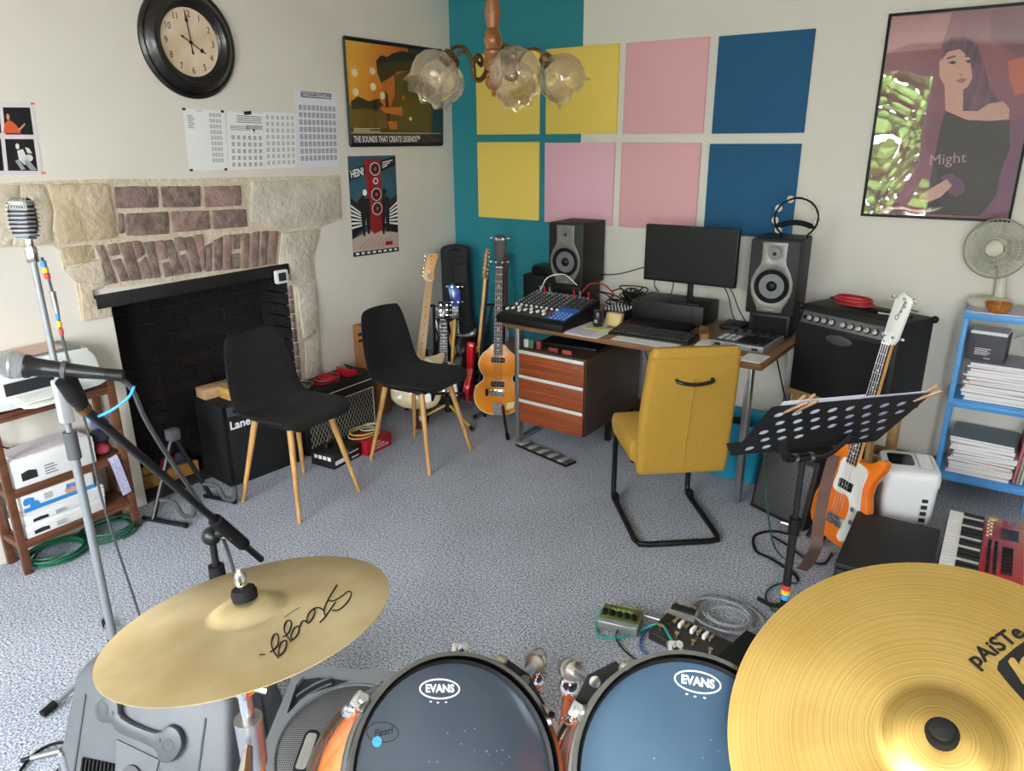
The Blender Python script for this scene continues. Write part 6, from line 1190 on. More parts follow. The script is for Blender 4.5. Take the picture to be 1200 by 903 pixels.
# ------------------------------------------------------------------ cymbals
PRBLK = mat('cymbal_print', '#060606', 0.5)
def cym_mat(name, c1, c2, groove, rough=0.3):
    M = bpy.data.materials.new(name); M.use_nodes = True; nt = M.node_tree; N = nt.nodes; L = nt.links; b = N['Principled BSDF']; b.inputs['Metallic'].default_value = 0.85; b.inputs['Roughness'].default_value = rough
    tc = N.new('ShaderNodeTexCoord'); n = N.new('ShaderNodeTexNoise'); n.inputs['Scale'].default_value = 9; n.inputs['Detail'].default_value = 5; L.new(tc.outputs['Object'], n.inputs[0])
    rp = N.new('ShaderNodeValToRGB'); rp.color_ramp.elements[0].position = 0.35; rp.color_ramp.elements[1].position = 0.65; rp.color_ramp.elements[0].color = lin(c2); rp.color_ramp.elements[1].color = lin(c1); L.new(n.outputs[0], rp.inputs[0]); L.new(rp.outputs[0], b.inputs['Base Color'])
    tg = N.new('ShaderNodeTangent'); tg.direction_type = 'RADIAL'; tg.axis = 'Z'; L.new(tg.outputs[0], b.inputs['Tangent']); b.inputs['Anisotropic'].default_value = 0.75
    if groove:
        sx = N.new('ShaderNodeSeparateXYZ'); L.new(tc.outputs['Object'], sx.inputs[0]); cx = N.new('ShaderNodeCombineXYZ'); L.new(sx.outputs[0], cx.inputs[0]); L.new(sx.outputs[1], cx.inputs[1])
        ln_ = N.new('ShaderNodeVectorMath'); ln_.operation = 'LENGTH'; L.new(cx.outputs[0], ln_.inputs[0])
        n2 = N.new('ShaderNodeTexNoise'); n2.noise_dimensions = '1D'; n2.inputs['Scale'].default_value = groove; n2.inputs['Detail'].default_value = 2; L.new(ln_.outputs['Value'], n2.inputs['W'])
        r2 = N.new('ShaderNodeValToRGB'); r2.color_ramp.elements[0].position = 0.35; r2.color_ramp.elements[1].position = 0.62; r2.color_ramp.elements[0].color = (0.8, 0.78, 0.74, 1); L.new(n2.outputs[0], r2.inputs[0])
        mx = N.new('ShaderNodeMixRGB'); mx.blend_type = 'MULTIPLY'; mx.inputs[0].default_value = 1.0; L.new(rp.outputs[0], mx.inputs[1]); L.new(r2.outputs[0], mx.inputs[2]); L.new(mx.outputs[0], b.inputs['Base Color'])
        bp = N.new('ShaderNodeBump'); bp.inputs['Strength'].default_value = 0.12; bp.inputs['Distance'].default_value = 0.0008; L.new(n2.outputs[0], bp.inputs['Height']); L.new(bp.outputs[0], b.inputs['Normal'])
    return M
def cymbal(name, label, c, n, R_, bell_r, bell_h, m_, up):
    n = Vector(n).normalized(); x = Vector(up); x = (x-n*x.dot(n)).normalized(); M = fr(c, x, n.cross(x))
    t = thing(name, label, 'cymbal', M=M); bow = R_*0.075
    def h(r): return -bow*(r/R_)**2+(bell_h*(1-min(1, (r/bell_r))**2.2) if r < bell_r else 0)+bow
    rs = [0.006]+[bell_r*k/8 for k in range(1, 9)]+[bell_r+(R_-bell_r)*k/24 for k in range(1, 25)]
    prof = [(r, h(r)) for r in rs]+[(r, h(r)-0.0014) for r in rs[::-1]]
    MB().lathe(prof+[prof[0]], 96, caps=False).obj('bronze_disc', m_, t)
    t['hb'] = h(0.006); return t, M, h
STG = cym_mat('aged_bronze', '#e6d3a8', '#d4bd8c', 0, 0.36)
cy1, CM1, h1 = cymbal('crash_cymbal', 'plain aged bronze crash cymbal with black script logo', (2.547, -3.744, 1.066), (-0.188, 0.027, 0.982), 0.203, 0.055, 0.017, STG, _r)
PST = cym_mat('brilliant_bronze', '#dfbd72', '#d5b062', 420, 0.34)
cy2, CM2, h2 = cymbal('ride_cymbal', 'large grooved golden ride cymbal with black lettering', (3.404, -3.399, 1.012), (-0.067, -0.532, 0.844), 0.254, 0.07, 0.022, PST, _r)
def on_cym(px, py, M, h):          # photograph point -> cymbal local plan position
    o = M.translation; n = M.to_3x3() @ Vector((0, 0, 1)); q = atP(px, py, o+n*0.012, n); return M.inverted() @ q
def cym_stroke(pts, w_, t, M, h, m_=PRBLK, name='lettering'):
    P_ = spline([(*p, 0) for p in pts], 6); out = []
    for p in P_: q = on_cym(p.x, p.y, M, h); out.append((q.x, q.y, h(math.hypot(q.x, q.y))+0.0006))
    return MB().tube(out, w_, 6).obj(name, m_, t)
# script logo on the crash, drawn as pen strokes
def zA(l): return [(300+x/8.208, 670+y/8.208) for x, y in l]
for st_ in ([(775, 112), (735, 180), (695, 250), (662, 320), (652, 370), (668, 412)], [(700, 262), (740, 265), (820, 215), (880, 165), (910, 175), (895, 230), (840, 300), (780, 345), (730, 350)], [(760, 275), (700, 360), (650, 425), (610, 465)], [(655, 362), (610, 338), (565, 345), (515, 385), (490, 440), (500, 480), (545, 430), (565, 375), (555, 350)],
            [(500, 480), (460, 462), (432, 485), (425, 510)], [(415, 510), (370, 530), (335, 590), (345, 630), (395, 585), (412, 530), (405, 512)], [(330, 645), (285, 590), (270, 540), (290, 485), (325, 470), (340, 500), (320, 560), (285, 600), (255, 612)], [(290, 640), (245, 655), (215, 710), (215, 765), (262, 732), (290, 665), (286, 642)], [(205, 785), (160, 730), (145, 670), (165, 610), (200, 592), (215, 620), (205, 680), (170, 720), (130, 745)]): cym_stroke(zA(st_), 0.0011, cy1, CM1, h1)
cym_stroke(zA([(425, 345), (350, 390), (275, 445)]), 0.0004, cy1, CM1, h1)
cym_stroke(zA([(25, 775), (50, 768), (78, 768)]), 0.0009, cy1, CM1, h1)
def cym_text(s, size, p0, p1, t, M, h, **k):
    a = on_cym(*p0, M, h); b = on_cym(*p1, M, h); d = (b-a); mid = (a+b)/2; z = h(math.hypot(mid.x, mid.y)); s_ = (h(math.hypot(a.x, a.y))+h(math.hypot(b.x, b.y)))/2
    n_ = Vector((mid.x, mid.y, 0)).normalized(); slope = (h(mid.length+0.01)-h(mid.length-0.01))/0.02; nn = (Vector((0, 0, 1))-n_*slope).normalized(); x_ = Vector((d.x, d.y, 0)); x_ = (x_-nn*x_.dot(nn)).normalized()
    return text(s, size, PRBLK, t, fr((mid.x, mid.y, z+0.0012), x_, nn.cross(x_)), **k)
cym_text('pAiSTe', 0.0275, (1136, 779), (1197, 736), cy2, CM2, h2, bold=0.0006, ext=0.0002)
def cym_poly(pts, t, M, h, m_, dz, name='lettering'):
    out = []
    for p in pts: q = on_cym(p[0], p[1], M, h); out.append((q.x, q.y))
    return MB().add([(x, y, h(math.hypot(x, y))+dz) for x, y in out], [tuple(range(len(out)))]).obj(name, m_, t, smooth=False, fixn=True)
cym_poly([(1168, 785), (1170, 776), (1190, 758), (1212, 742), (1236, 775), (1258, 812), (1240, 838), (1218, 850), (1200, 823), (1182, 803)], cy2, CM2, h2, PRBLK, 0.0005)
cym_poly([(1181, 776), (1184, 771), (1188, 771), (1200, 786), (1207, 798), (1204, 804), (1198, 802), (1193, 794)], cy2, CM2, h2, PST, 0.0011, 'block_cutout')
def cym_top(t, hb, felt=True, wing=True):
    MB().lathe([(0.004, hb-0.002), (0.0175, hb-0.002), (0.0185, hb+0.009), (0.016, hb+0.015), (0.004, hb+0.015)], 24).obj('felt_washer', RUBBER, t)
    MB().cyl((0, 0, hb-0.03), (0, 0, hb+0.045 if wing else hb+0.024), 0.004, n=10).obj('rod', CHROME, t)
    if wing:
        MB().lathe([(0.008, hb+0.02), (0.009, hb+0.03), (0.006, hb+0.04), (0.0, hb+0.041)], 14).obj('wing_nut', CHROME, t)
        for sg in (-1, 1): MB().ball((0.002, 0.008*sg, hb+0.03), (0.003, 0.006, 0.008), 10, 6).obj('wing', CHROME, t)
    else: MB().lathe([(0.013, hb+0.018), (0.012, hb+0.024), (0.0, hb+0.026)], 16).obj('cap_nut', BLACK, t)
cym_top(cy1, cy1['hb']); cym_top(cy2, cy2['hb'], wing=False)
def cymbal_stand(label, M, foot, spread, a0):
    c = M.translation; n = M.to_3x3() @ Vector((0, 0, 1)); top = c-n*0.03; t = thing('cymbal_stand', label, 'cymbal stand', (foot[0], foot[1], 0)); I = tr(-foot[0], -foot[1], 0); f_ = Vector((foot[0], foot[1], 0))
    piv = Vector((foot[0], foot[1], c.z-0.14))
    MB(I).tube([c-n*0.006, piv], 0.006, 10).obj('tilter_rod', CHROME, t); MB(I).cyl(c-n*0.03, c-n*0.004, 0.017, n=16).obj('cup_washer', RUBBER, t)
    MB(I).box(piv, (0.028, 0.028, 0.04)).obj('tilter', CHROME, t, bevel=0.006); MB(I).tube([piv+Vector((0.03, 0.02, -0.01)), piv+Vector((-0.03, -0.02, 0.01))], [0.008, 0.005], 8).obj('tilter_wing', CHROME, t)
    MB(I).cyl(piv, f_+Vector((0, 0, c.z*0.55)), 0.0105, n=12).obj('upper_tube', CHROME, t); j = f_+Vector((0, 0, c.z*0.78)); MB(I).cyl(j+Vector((0, 0, 0.03)), j-Vector((0, 0, 0.06)), 0.022, 0.02, 14).obj('memory_clamp', STEEL, t)
    MB(I).tube([j+Vector((0.02, -0.02, 0)), j+Vector((0.05, -0.05, -0.015))], [0.007, 0.012], 8).obj('wing_screw', CHROME, t)
    MB(I).cyl(f_+Vector((0, 0, c.z*0.77)), f_+Vector((0, 0, 0.05)), 0.0145, n=12).obj('lower_tube', CHROME, t)
    for k in range(3):
        a = R(a0+120*k); e = Vector((cos(a), sin(a), 0)); MB(I).tube([f_+Vector((0, 0, 0.34)), f_+e*spread+Vector((0, 0, 0.012))], 0.0085, 8).obj('leg', CHROME, t); MB(I).ball(f_+e*spread+Vector((0, 0, 0.016)), 0.016, 10, 6).obj('foot', RUBBER, t); MB(I).tube([f_+Vector((0, 0, 0.1)), f_+e*spread*0.55+Vector((0, 0, 0.155))], 0.006, 6).obj('brace', CHROME, t)
    return t
cymbal_stand('chrome tripod stand under the plain crash cymbal', CM1, (2.502, -3.742), 0.15, 80)
cymbal_stand('chrome tripod stand under the large golden ride cymbal', CM2, (3.43, -3.3), 0.22, 20)

# ------------------------------------------------------------------ toms and bass drum
SHL = mat('orange_drum_lacquer', '#e0722a', 0.22, col2='#c9521b', vscale=4, coat=0.6); RDL = mat('red_drum_hoop', '#b02a1c', 0.25, coat=0.5)
HEADB = mat('blue_oil_head', '#485059', 0.3, col2='#3b4756', vscale=4, coat=0.1); HOOP = mat('dark_chrome_hoop', '#8b8d8f', 0.22, 1.0)
def tom(label, c, n, R_, depth, up, logo, m_, stain=False):
    n = Vector(n).normalized(); x = Vector(up); x = (x-n*x.dot(n)).normalized(); M = fr(c, x, n.cross(x)); t = thing('tom_drum', label, 'drum', M=M)
    MB().lathe([(R_-0.012, -0.012), (R_-0.006, -0.02), (R_-0.006, -depth), (R_-0.013, -depth), (R_-0.013, -0.02)], 64, caps=False).obj('shell', SHL, t)
    MB().lathe([(0.0, -0.005), (R_-0.012, -0.005), (R_-0.007, -0.008)], 64, caps=False).obj('drum_head', m_, t)
    MB().lathe([(R_-0.01, -0.006), (R_-0.006, 0.0), (R_-0.003, -0.006), (R_-0.003, -0.012), (R_-0.0095, -0.012)], 64, caps=False).obj('head_collar', BLACK, t)
    for z in (0.0, -depth+0.0): MB().lathe([(R_-0.003, z-0.03), (R_+0.004, z-0.03), (R_+0.004, z-0.022), (R_, z-0.02), (R_, z+0.004), (R_+0.004, z+0.008), (R_-0.002, z+0.008), (R_-0.003, z-0.03)], 64, caps=False).obj('hoop', HOOP, t)
    MB().lathe([(0, -depth), (R_-0.008, -depth)], 48, caps=False).obj('bottom_head', m_, t)
    for k in range(6):
        A = rot(30+60*k); MB(A).box((R_+0.012, 0, -0.022), (0.022, 0.022, 0.012)).obj('hoop_ear', CHROME, t, bevel=0.003); MB(A).cyl((R_+0.013, 0, 0.0), (R_+0.013, 0, -0.085), 0.0035, n=8).obj('tension_rod', CHROME, t); MB(A).ball((R_+0.006, 0, -0.085), (0.012, 0.011, 0.024), 12, 8).obj('lug', CHROME, t); MB(A).cyl((R_+0.013, 0, -0.012), (R_+0.013, 0, 0.002), 0.006, n=6).obj('rod_head', CHROME, t)
    # printed oval logo
    lx, ly, la, ls = logo; LMx = tr(lx, ly, -0.0049) @ rot(la)
    ring = [((0.034*ls)*cos(a), (0.0145*ls)*sin(a), 0) for a in [2*pi*i/40 for i in range(40)]]
    MB(LMx).tube(ring, 0.0011, 4, closed=True, flat=0.35).obj('logo_ring', WHITEINK, t); text('EVANS', 0.0165*ls, WHITEINK, t, LMx @ tr(0, 0, 0.0003), bold=0.0006*ls, ext=0.0002)
    for (a, b) in ((-0.016, -0.019), (-0.004, -0.0205), (0.01, -0.02)): MB(LMx).prism(circ(0.0022*ls, 8, a*ls, b*ls, ry=0.0012*ls), 0, 0.0003).obj('logo_dot', WHITEINK, t)
    return t, M
def tom_local(px, py, c, n, up):
    n = Vector(n).normalized(); x = Vector(up); x = (x-n*x.dot(n)).normalized(); M = fr(c, x, n.cross(x)); return M.inverted() @ atP(px, py, Vector(c), n)
T1 = ((2.876, -3.68, 0.913), (0.683, -0.201, 0.703)); T2 = ((3.141, -3.509, 0.901), (0.457, -0.457, 0.762))
l1 = tom_local(517, 806, *T1, _r); l2 = tom_local(819, 798, *T2, _r)
t1, TM1 = tom('orange tom drum with dark blue head beside the grille speaker', *T1, 0.152, 0.2, _r, (l1.x, l1.y, 5, 0.88), HEADB); t2, TM2 = tom('orange tom drum with blue head partly under the ride cymbal', *T2, 0.165, 0.2, _r, (l2.x, l2.y, -8, 1.0), mat('blue_head', '#445e74', 0.3, col2='#3a5268', vscale=5, coat=0.1))
p = tom_local(450, 857, *T1, _r); MB(tr(p.x, p.y, -0.0049)).tube([(0.022*cos(i*pi/16), 0.012*sin(i*pi/16), 0) for i in range(32)], 0.0005, 4, closed=True).obj('faint_oval', INK, t1); text('Pearl', 0.013, INK, t1, tr(p.x, p.y, -0.0047) @ rot(15), shear=0.3); p = tom_local(443, 868, *T1, _r); MB(tr(p.x, p.y, -0.0048)).prism(circ(0.0065, 18), 0, 0.0003).obj('blue_sticker', mat('sky_blue_print', '#4aa3e0', 0.4), t1)
WORN = mat('stick_wear', '#7f8d97', 0.35, var=0.2, vscale=60)
for t_, seed in ((t1, 1), (t2, 2)):
    rg = random.Random(seed); mb = MB()
    for i in range(46):
        a = rg.uniform(0, 6.28); r_ = 0.09*math.sqrt(rg.random()); mb.prism(circ(rg.uniform(0.0006, 0.0022), 6, r_*cos(a)+0.01, r_*sin(a)-0.03, ry=rg.uniform(0.0006, 0.0015)), -0.0049, -0.0047)
    tag(mb.obj('stick_marks', WORN, t_, smooth=False), kind='stuff')
bc = Vector((2.85, -3.392, 0.285)); bax = Vector((-0.37, 0.93, 0)).normalized()
bd = thing('bass_drum', 'orange red bass drum lying on its side under the toms', 'drum', M=fr(bc, (0.93, 0.37, 0), (0, 0, 1)))
LZ = [(0.27, -0.2), (0.27, 0.2)]
MB().lathe([(0.262, -0.2), (0.27, -0.2), (0.27, 0.2), (0.262, 0.2)], 64, caps=False).obj('shell', SHL, bd)
for z in (-0.2, 0.16): MB().lathe([(0.268, z), (0.283, z), (0.283, z+0.04), (0.268, z+0.04), (0.268, z)], 64, caps=False).obj('hoop', RDL, bd)
for z in (-0.185, 0.185): MB().lathe([(0, z), (0.266, z)], 48, caps=False).obj('drum_head', mat('bass_head', '#d9d6cd', 0.5), bd)
for k in range(8):
    a = 22.5+45*k; MB(rot(a)).ball((0.275, 0, 0.0), (0.012, 0.012, 0.04), 10, 8).obj('lug', CHROME, bd); MB(rot(a)).cyl((0.29, 0, -0.2), (0.29, 0, 0.2), 0.0035, n=8).obj('tension_rod', CHROME, bd)
for sg in (-1, 1): MB().tube([(0.16*sg, -0.2, -0.12), (0.3*sg, -0.275, -0.2)], 0.009, 8).obj('spur', CHROME, bd)
# double tom holder, and the black mounting plates on the toms
hb = Vector((2.8, -3.262, 0.562)); hd_ = thing('tom_holder', 'chrome double tom holder rising from the bass drum', 'drum hardware', (hb.x, hb.y, hb.z)); I = tr(-hb.x, -hb.y, -hb.z)
MB().box((0, 0, 0.008), (0.1, 0.075, 0.02)).obj('base_plate', CHROME, hd_, bevel=0.006); MB().cyl((0, 0, 0.015), (0, 0, 0.05), 0.024, n=18).obj('base_collar', CHROME, hd_); MB().box((0.03, 0.0, 0.04), (0.02, 0.03, 0.025)).obj('collar_lock', CHROME, hd_, bevel=0.004)
BRUSH = mat('brushed_nickel', '#b5b1a6', 0.3, 0.9)
for k, (T_, tobj, TM, ja, pl) in enumerate(((T1, t1, TM1, (628, 793), ((592, 772), (644, 832))), (T2, t2, TM2, (668, 803), ((686, 832), (737, 779))))):
    a_, b_ = tom_local(*pl[0], *T_, _r), tom_local(*pl[1], *T_, _r); mid = (a_+b_)/2; d_ = (b_-a_).normalized(); o_ = mid.normalized()
    pts_ = [(p.x, p.y) for p in (a_-o_*0.004, b_-o_*0.004, b_+o_*0.016, mid+o_*0.03, a_+o_*0.016)]
    MB().prism(pts_, -0.036, -0.03).obj('mount_plate', BLACKM, tobj, fixn=True)
    for p in (a_, b_): MB(tr(p.x, p.y, -0.018)).ball((0, 0, 0), (0.011, 0.011, 0.014), 10, 8).obj('mount_screw', BRUSH, tobj)
    tip = TM @ Vector((mid.x+o_.x*0.016, mid.y+o_.y*0.016, -0.028)); j = atZ(*ja, 0.79); top = j+Vector((0, 0, 0.035))
    b0 = hb+Vector((0, 0, 0.03)) if k else hb+Vector((-0.055, -0.03, 0.01))
    MB(I).cyl(b0, b0.lerp(j, 0.5), 0.0135, n=14).obj('down_tube', CHROME, hd_); MB(I).cyl(b0.lerp(j, 0.45), j, 0.012, n=14).obj('upright', CHROME, hd_)
    MB(I).ball(j, (0.021, 0.021, 0.026), 16, 10).obj('ball_joint', CHROME, hd_); ax = (tip-top).normalized()
    MB(I).cyl(top-ax*0.035, top+ax*0.012, 0.019, n=18).obj('joint_clamp', BRUSH, hd_); MB(I).cyl(top+ax*0.016, top+ax*0.05, 0.016, n=18).obj('clamp_sleeve', BRUSH, hd_); MB(I).cyl(j, top, 0.015, n=12).obj('joint_neck', CHROME, hd_)
    MB(I).cyl(top+ax*0.04, tip, 0.0085, n=12).obj('tom_arm', CHROME, hd_); MB(I).tube([top+ax*0.03, top+ax*0.03+Vector((0.012, 0.0, 0.03))], [0.004, 0.007], 8).obj('wing_bolt', CHROME, hd_)

# ------------------------------------------------------------------ grey floor monitor and grille speaker
GRY = mat('grey_pa_plastic', '#55585c', 0.5, var=0.08, vscale=14, bump=0.1, bscale=160); DGR = mat('dark_grey_plastic', '#4a4c4f', 0.55)
Tq, Tr_ = Vector((1.373, -3.549, 0)), Vector((1.813, -3.387, 0)); eP = (Tr_-Tq).normalized(); PMx = fr(Tq, eP, Vector((-eP.y, eP.x, 0)))   # x along, y away from camera, z up
pa = thing('floor_monitor', 'grey plastic stage speaker lying with its handle side up', 'speaker', M=PMx); pw = 0.47
rings = [[(-0.02, -0.13, 0.0), (pw+0.06, -0.13, 0.0), (pw+0.06, 0.22, 0.0), (-0.02, 0.22, 0.0)], [(-0.02, -0.11, 0.05), (pw+0.06, -0.11, 0.05), (pw+0.06, 0.22, 0.05), (-0.02, 0.22, 0.05)], [(0, -0.005, 0.29), (pw+0.03, -0.005, 0.29), (pw+0.03, 0.2, 0.29), (0, 0.2, 0.29)], [(0.03, 0.03, 0.318), (pw, 0.03, 0.318), (pw, 0.17, 0.318), (0.03, 0.17, 0.318)]]
MB().loft(rings).obj('cabinet', GRY, pa, bevel=0.022, seg=3, fixn=True)
FMx = fr((0, -0.118, 0.05), (1, 0, 0), (0, 0.105, 0.24)); 
FMx = fr((0, -0.1125, 0.047), (1, 0, 0), (0, 0.105, 0.24))      # sloping handle side: x along, y up the slope, z out
hs = [(0.1, 0.2), (0.13, 0.235), (0.17, 0.225), (0.19, 0.185), (0.3, 0.165), (0.335, 0.19), (0.37, 0.18), (0.385, 0.145), (0.36, 0.1), (0.32, 0.095), (0.3, 0.125), (0.19, 0.145), (0.16, 0.165), (0.12, 0.165)]
MB(FMx).prism(sp2(hs, 3), 0.002, 0.022).obj('carry_handle', mat('grey_handle', '#4b4e52', 0.45), pa, bevel=0.005, fixn=True)
for x, y in ((0.128, 0.2), (0.345, 0.14)): MB(FMx).lathe([(0.018, 0.022), (0.018, 0.0235), (0.014, 0.0235), (0.014, 0.0225), (0, 0.0225)], 20, tr(x, y, 0)).obj('handle_boss', DGR, pa)
for x, y in ((0.16, 0.195), (0.315, 0.15)): MB(FMx).cyl((x, y, 0.022), (x, y, 0.024), 0.006, n=12).obj('screw', DGR, pa)
MB(FMx).prism([(0.17, 0.12), (0.31, 0.09), (0.3, 0.02), (0.18, 0.02)], 0.001, 0.004).obj('recess_panel', mat('pale_grey_recess', '#63666a', 0.35), pa, fixn=True)
for x0 in (0.07, 0.31):
    MB(FMx).bx(x0, x0+0.11, -0.01, 0.055, 0.0005, 0.002).obj('vent_recess', INK, pa)
    for i in range(9): MB(FMx).bx(x0+0.002+i*0.0122, x0+0.007+i*0.0122, -0.01, 0.055, 0.002, 0.01).obj('heat_fin', BLACK, pa)
for x in (0.045, 0.43): MB(FMx).tube([(x, 0.0, 0.001), (x+0.004, 0.22, 0.001)], 0.003, 6).obj('seam_rib', DGR, pa)
MB(tr(0.1, 0.1, 0.318)).lathe([(0.032, 0.0), (0.032, 0.006), (0.024, 0.006), (0.022, 0.001), (0, 0.001)], 28).obj('pole_socket', DGR, pa)
MB(FMx).cyl((0.235, 0.035, 0.004), (0.235, 0.035, 0.012), 0.03, n=24).obj('input_dish', DGR, pa)
# grille speaker
g0, g1 = Vector((1.955, -3.235, 0)), Vector((0.886, 0.464, 0)); GMx = fr(g0, g1, Vector((-g1.y, g1.x, 0)))
gk = thing('grille_speaker', 'dark grey powered speaker with round metal grille facing up', 'speaker', M=GMx); GW, GL, GH = 0.4, 0.5, 0.36
SLP = 0.12
MB().prism([(0, 0), (0, GH), (-GL, GH-SLP), (-GL, 0)], 0, GW, fr((0, 0, 0), (0, 1, 0), (0, 0, 1))).obj('cabinet', mat('speaker_black_plastic', '#1b1c1e', 0.55), gk, bevel=0.02, seg=3, fixn=True)
FG = fr((0, -GL, GH-SLP), (1, 0, 0), (0, GL, SLP)); LL = math.hypot(GL, SLP)
fo = rrect(GW, LL, 0.03, 5, GW/2, LL/2); cc = (0.2, LL-0.215)
tri = sp2([(0.03, LL-0.035), (0.15, LL-0.03), (0.145, LL-0.045), (0.06, LL-0.09), (0.03, LL-0.14), (0.025, LL-0.13)], 3); tri2 = [(GW-x, y) for x, y in tri][::-1]; tri3 = [(x, 2*cc[1]-y) for x, y in tri][::-1]
MB(FG).prism(fo, 0.0, 0.012, holes=[circ(0.172, 48, *cc), tri, tri2]).obj('front_frame', mat('grey_frame', '#5e6164', 0.45), gk, smooth=False)
PERF2 = mesh_mat('fine_grille', '#101011', '#6d6e70', 190.0)
o = MB().lathe([(0.172, 0.004), (0.165, 0.012), (0.1, 0.022), (0.0, 0.026)], 48).obj('round_grille', PERF2, gk); o.matrix_basis = FG @ tr(cc[0], cc[1], 0)
MB(FG @ tr(cc[0], cc[1], 0)).tube([(0.168*cos(i*pi/32), 0.168*sin(i*pi/32), 0.012) for i in range(64)], 0.004, 6, closed=True).obj('grille_ring', DGR, gk)
MB(FG @ tr(0.115, cc[1]-0.03, 0.02)).prism(rrect(0.04, 0.11, 0.015), 0, 0.004).obj('badge', BLACK, gk, bevel=0.001); MB(FG @ tr(0.115, cc[1]-0.03, 0.0245)).prism(rrect(0.026, 0.092, 0.008), 0, 0.001).obj('badge_plate', CHROME, gk)
for tr_ in (tri, tri2):
    cx = sum(p[0] for p in tr_)/len(tr_); cy = sum(p[1] for p in tr_)/len(tr_)
    for k in range(2):
        rr = 0.19+0.02*k; s_ = 1 if cx < 0.2 else -1; pts_ = [(cc[0]-s_*rr*cos(R(a)), cc[1]+rr*sin(R(a)), 0.008) for a in range(34 + 2*k, 66, 4)]; MB(FG).tube(pts_, 0.003, 6).obj('vent_rib', DGR, gk)
text('', 0.01, INK, None, tr()) if False else None

# ------------------------------------------------------------------ microphones on stands
GPO = mat('grey_stand_tube', '#8f9397', 0.4, 0.4)
m0 = CAM + ray(36, 293)*2.1; mv = thing('microphone_stand', 'grey straight microphone stand carrying the chrome vintage microphone', 'microphone stand', (m0.x, m0.y, 0))
MB().cyl((0, 0, 0.05), (0, 0, 0.84), 0.0135, n=14).obj('lower_tube', GPO, mv); MB().cyl((0, 0, 0.8), (0, 0, m0.z), 0.0095, n=14).obj('upper_tube', GPO, mv)
MB().box((0, 0, 0.97), (0.036, 0.036, 0.14)).obj('clutch', mat('grey_clutch', '#a1a4a5', 0.5), mv, bevel=0.006); MB().cyl((0.018, 0.0, 1.01), (0.06, 0.02, 1.01), 0.006, 0.012, 10).obj('clutch_knob', STEEL, mv); MB().cyl((0, 0, 0.78), (0, 0, 0.87), 0.02, n=14).obj('rubber_sleeve', mat('grey_rubber', '#4f5154', 0.7), mv)
MB().cyl((0, 0, 0.03), (0, 0, 0.1), 0.026, 0.02, 14).obj('hub', DGR, mv)
for a in (160, 40, 280): MB().tube([(0, 0, 0.06), (0.26*cos(R(a)), 0.26*sin(R(a)), 0.014)], 0.009, 8).obj('leg', GPO, mv); MB().tube([(0.23*cos(R(a)), 0.23*sin(R(a)), 0.02), (0.275*cos(R(a)), 0.275*sin(R(a)), 0.014)], 0.0135, 8).obj('foot_cap', RUBBER, mv)
vm = thing('vintage_microphone', 'chrome vintage ribbed microphone with rounded head', 'microphone', M=fr((m0.x, m0.y, m0.z), (0.75, 0.62, 0), (0, 0, 1)) @ Matrix.Scale(0.86, 4))
# local frame: x right, y up, z towards the room
MB().box((0, -0.015, 0), (0.03, 0.055, 0.034)).obj('swivel_mount', CHROME, vm, bevel=0.006); MB().box((0.0, 0.0275, 0), (0.022, 0.035, 0.022)).obj('yoke', CHROME, vm, bevel=0.004)
VMM = tr(-0.004, 0.1, 0) @ rot(-5, 'X')
hp = [(0.0, -0.058), (0.028, -0.056), (0.038, -0.045), (0.042, -0.02), (0.043, 0.02), (0.04, 0.04), (0.03, 0.056), (0.012, 0.063), (0, 0.064)]
rings = []
for y, w_ in ((-0.06, 0.6), (-0.05, 0.82), (-0.03, 0.96), (0, 1.0), (0.03, 0.98), (0.05, 0.86), (0.062, 0.62), (0.066, 0.35)): rings.append([(p[0], y, p[1]) for p in rrect(0.078*w_, 0.066*w_, 0.025*w_, 5)])
MB(VMM).loft(rings).obj('inner_body', mat('mic_dark', '#1f2430', 0.6), vm, fixn=True)
for k in range(7):
    y = -0.035+k*0.0135; w_ = 1.04 if abs(y) < 0.035 else 0.95; MB(VMM).tube([(p[0], y, p[1]) for p in rrect(0.08*w_, 0.068*w_, 0.026*w_, 5)], 0.005, 8, closed=True).obj('rib', CHROME, vm)
for k in range(9):
    x = -0.033+k*0.00825; MB(VMM).tube(spline([(x, 0.028, 0.036*w_ if False else 0.0335), (x*0.93, 0.05, 0.029), (x*0.7, 0.064, 0.015), (x*0.6, 0.068, 0.0), (x*0.7, 0.064, -0.015), (x*0.93, 0.05, -0.029)], 3), 0.0033, 6).obj('crown_rib', CHROME, vm)
for y in (-0.05, 0.056): MB(VMM).tube([(p[0], y, p[1]) for p in rrect(0.07 if y < 0 else 0.066, 0.058 if y < 0 else 0.054, 0.022, 5)], 0.0055, 6, closed=True).obj('band', CHROME, vm)
MB(VMM).tube([(p[0], -0.0585, p[1]) for p in rrect(0.05, 0.04, 0.016, 5)], 0.006, 6, closed=True).obj('base_ring', CHROME, vm)
def cabl(name, label, pts, r_, m_): return cord(name, label, pts, r_, m_)
GCB = mat('dark_grey_cable', '#3d3f42', 0.5)
vc = [m0+Vector((0.03, 0.012, -0.02)), m0+Vector((0.032, 0.02, -0.12)), m0+Vector((0.04, 0.02, -0.3)), m0+Vector((0.05, 0.03, -0.55)), m0+Vector((0.055, 0.03, -0.8)), m0+Vector((0.09, 0.05, -1.15)), (m0.x+0.13, m0.y+0.06, 0.01)]
cabl('microphone_cable', 'dark grey cable running down the grey microphone stand', vc, 0.0038, GCB)
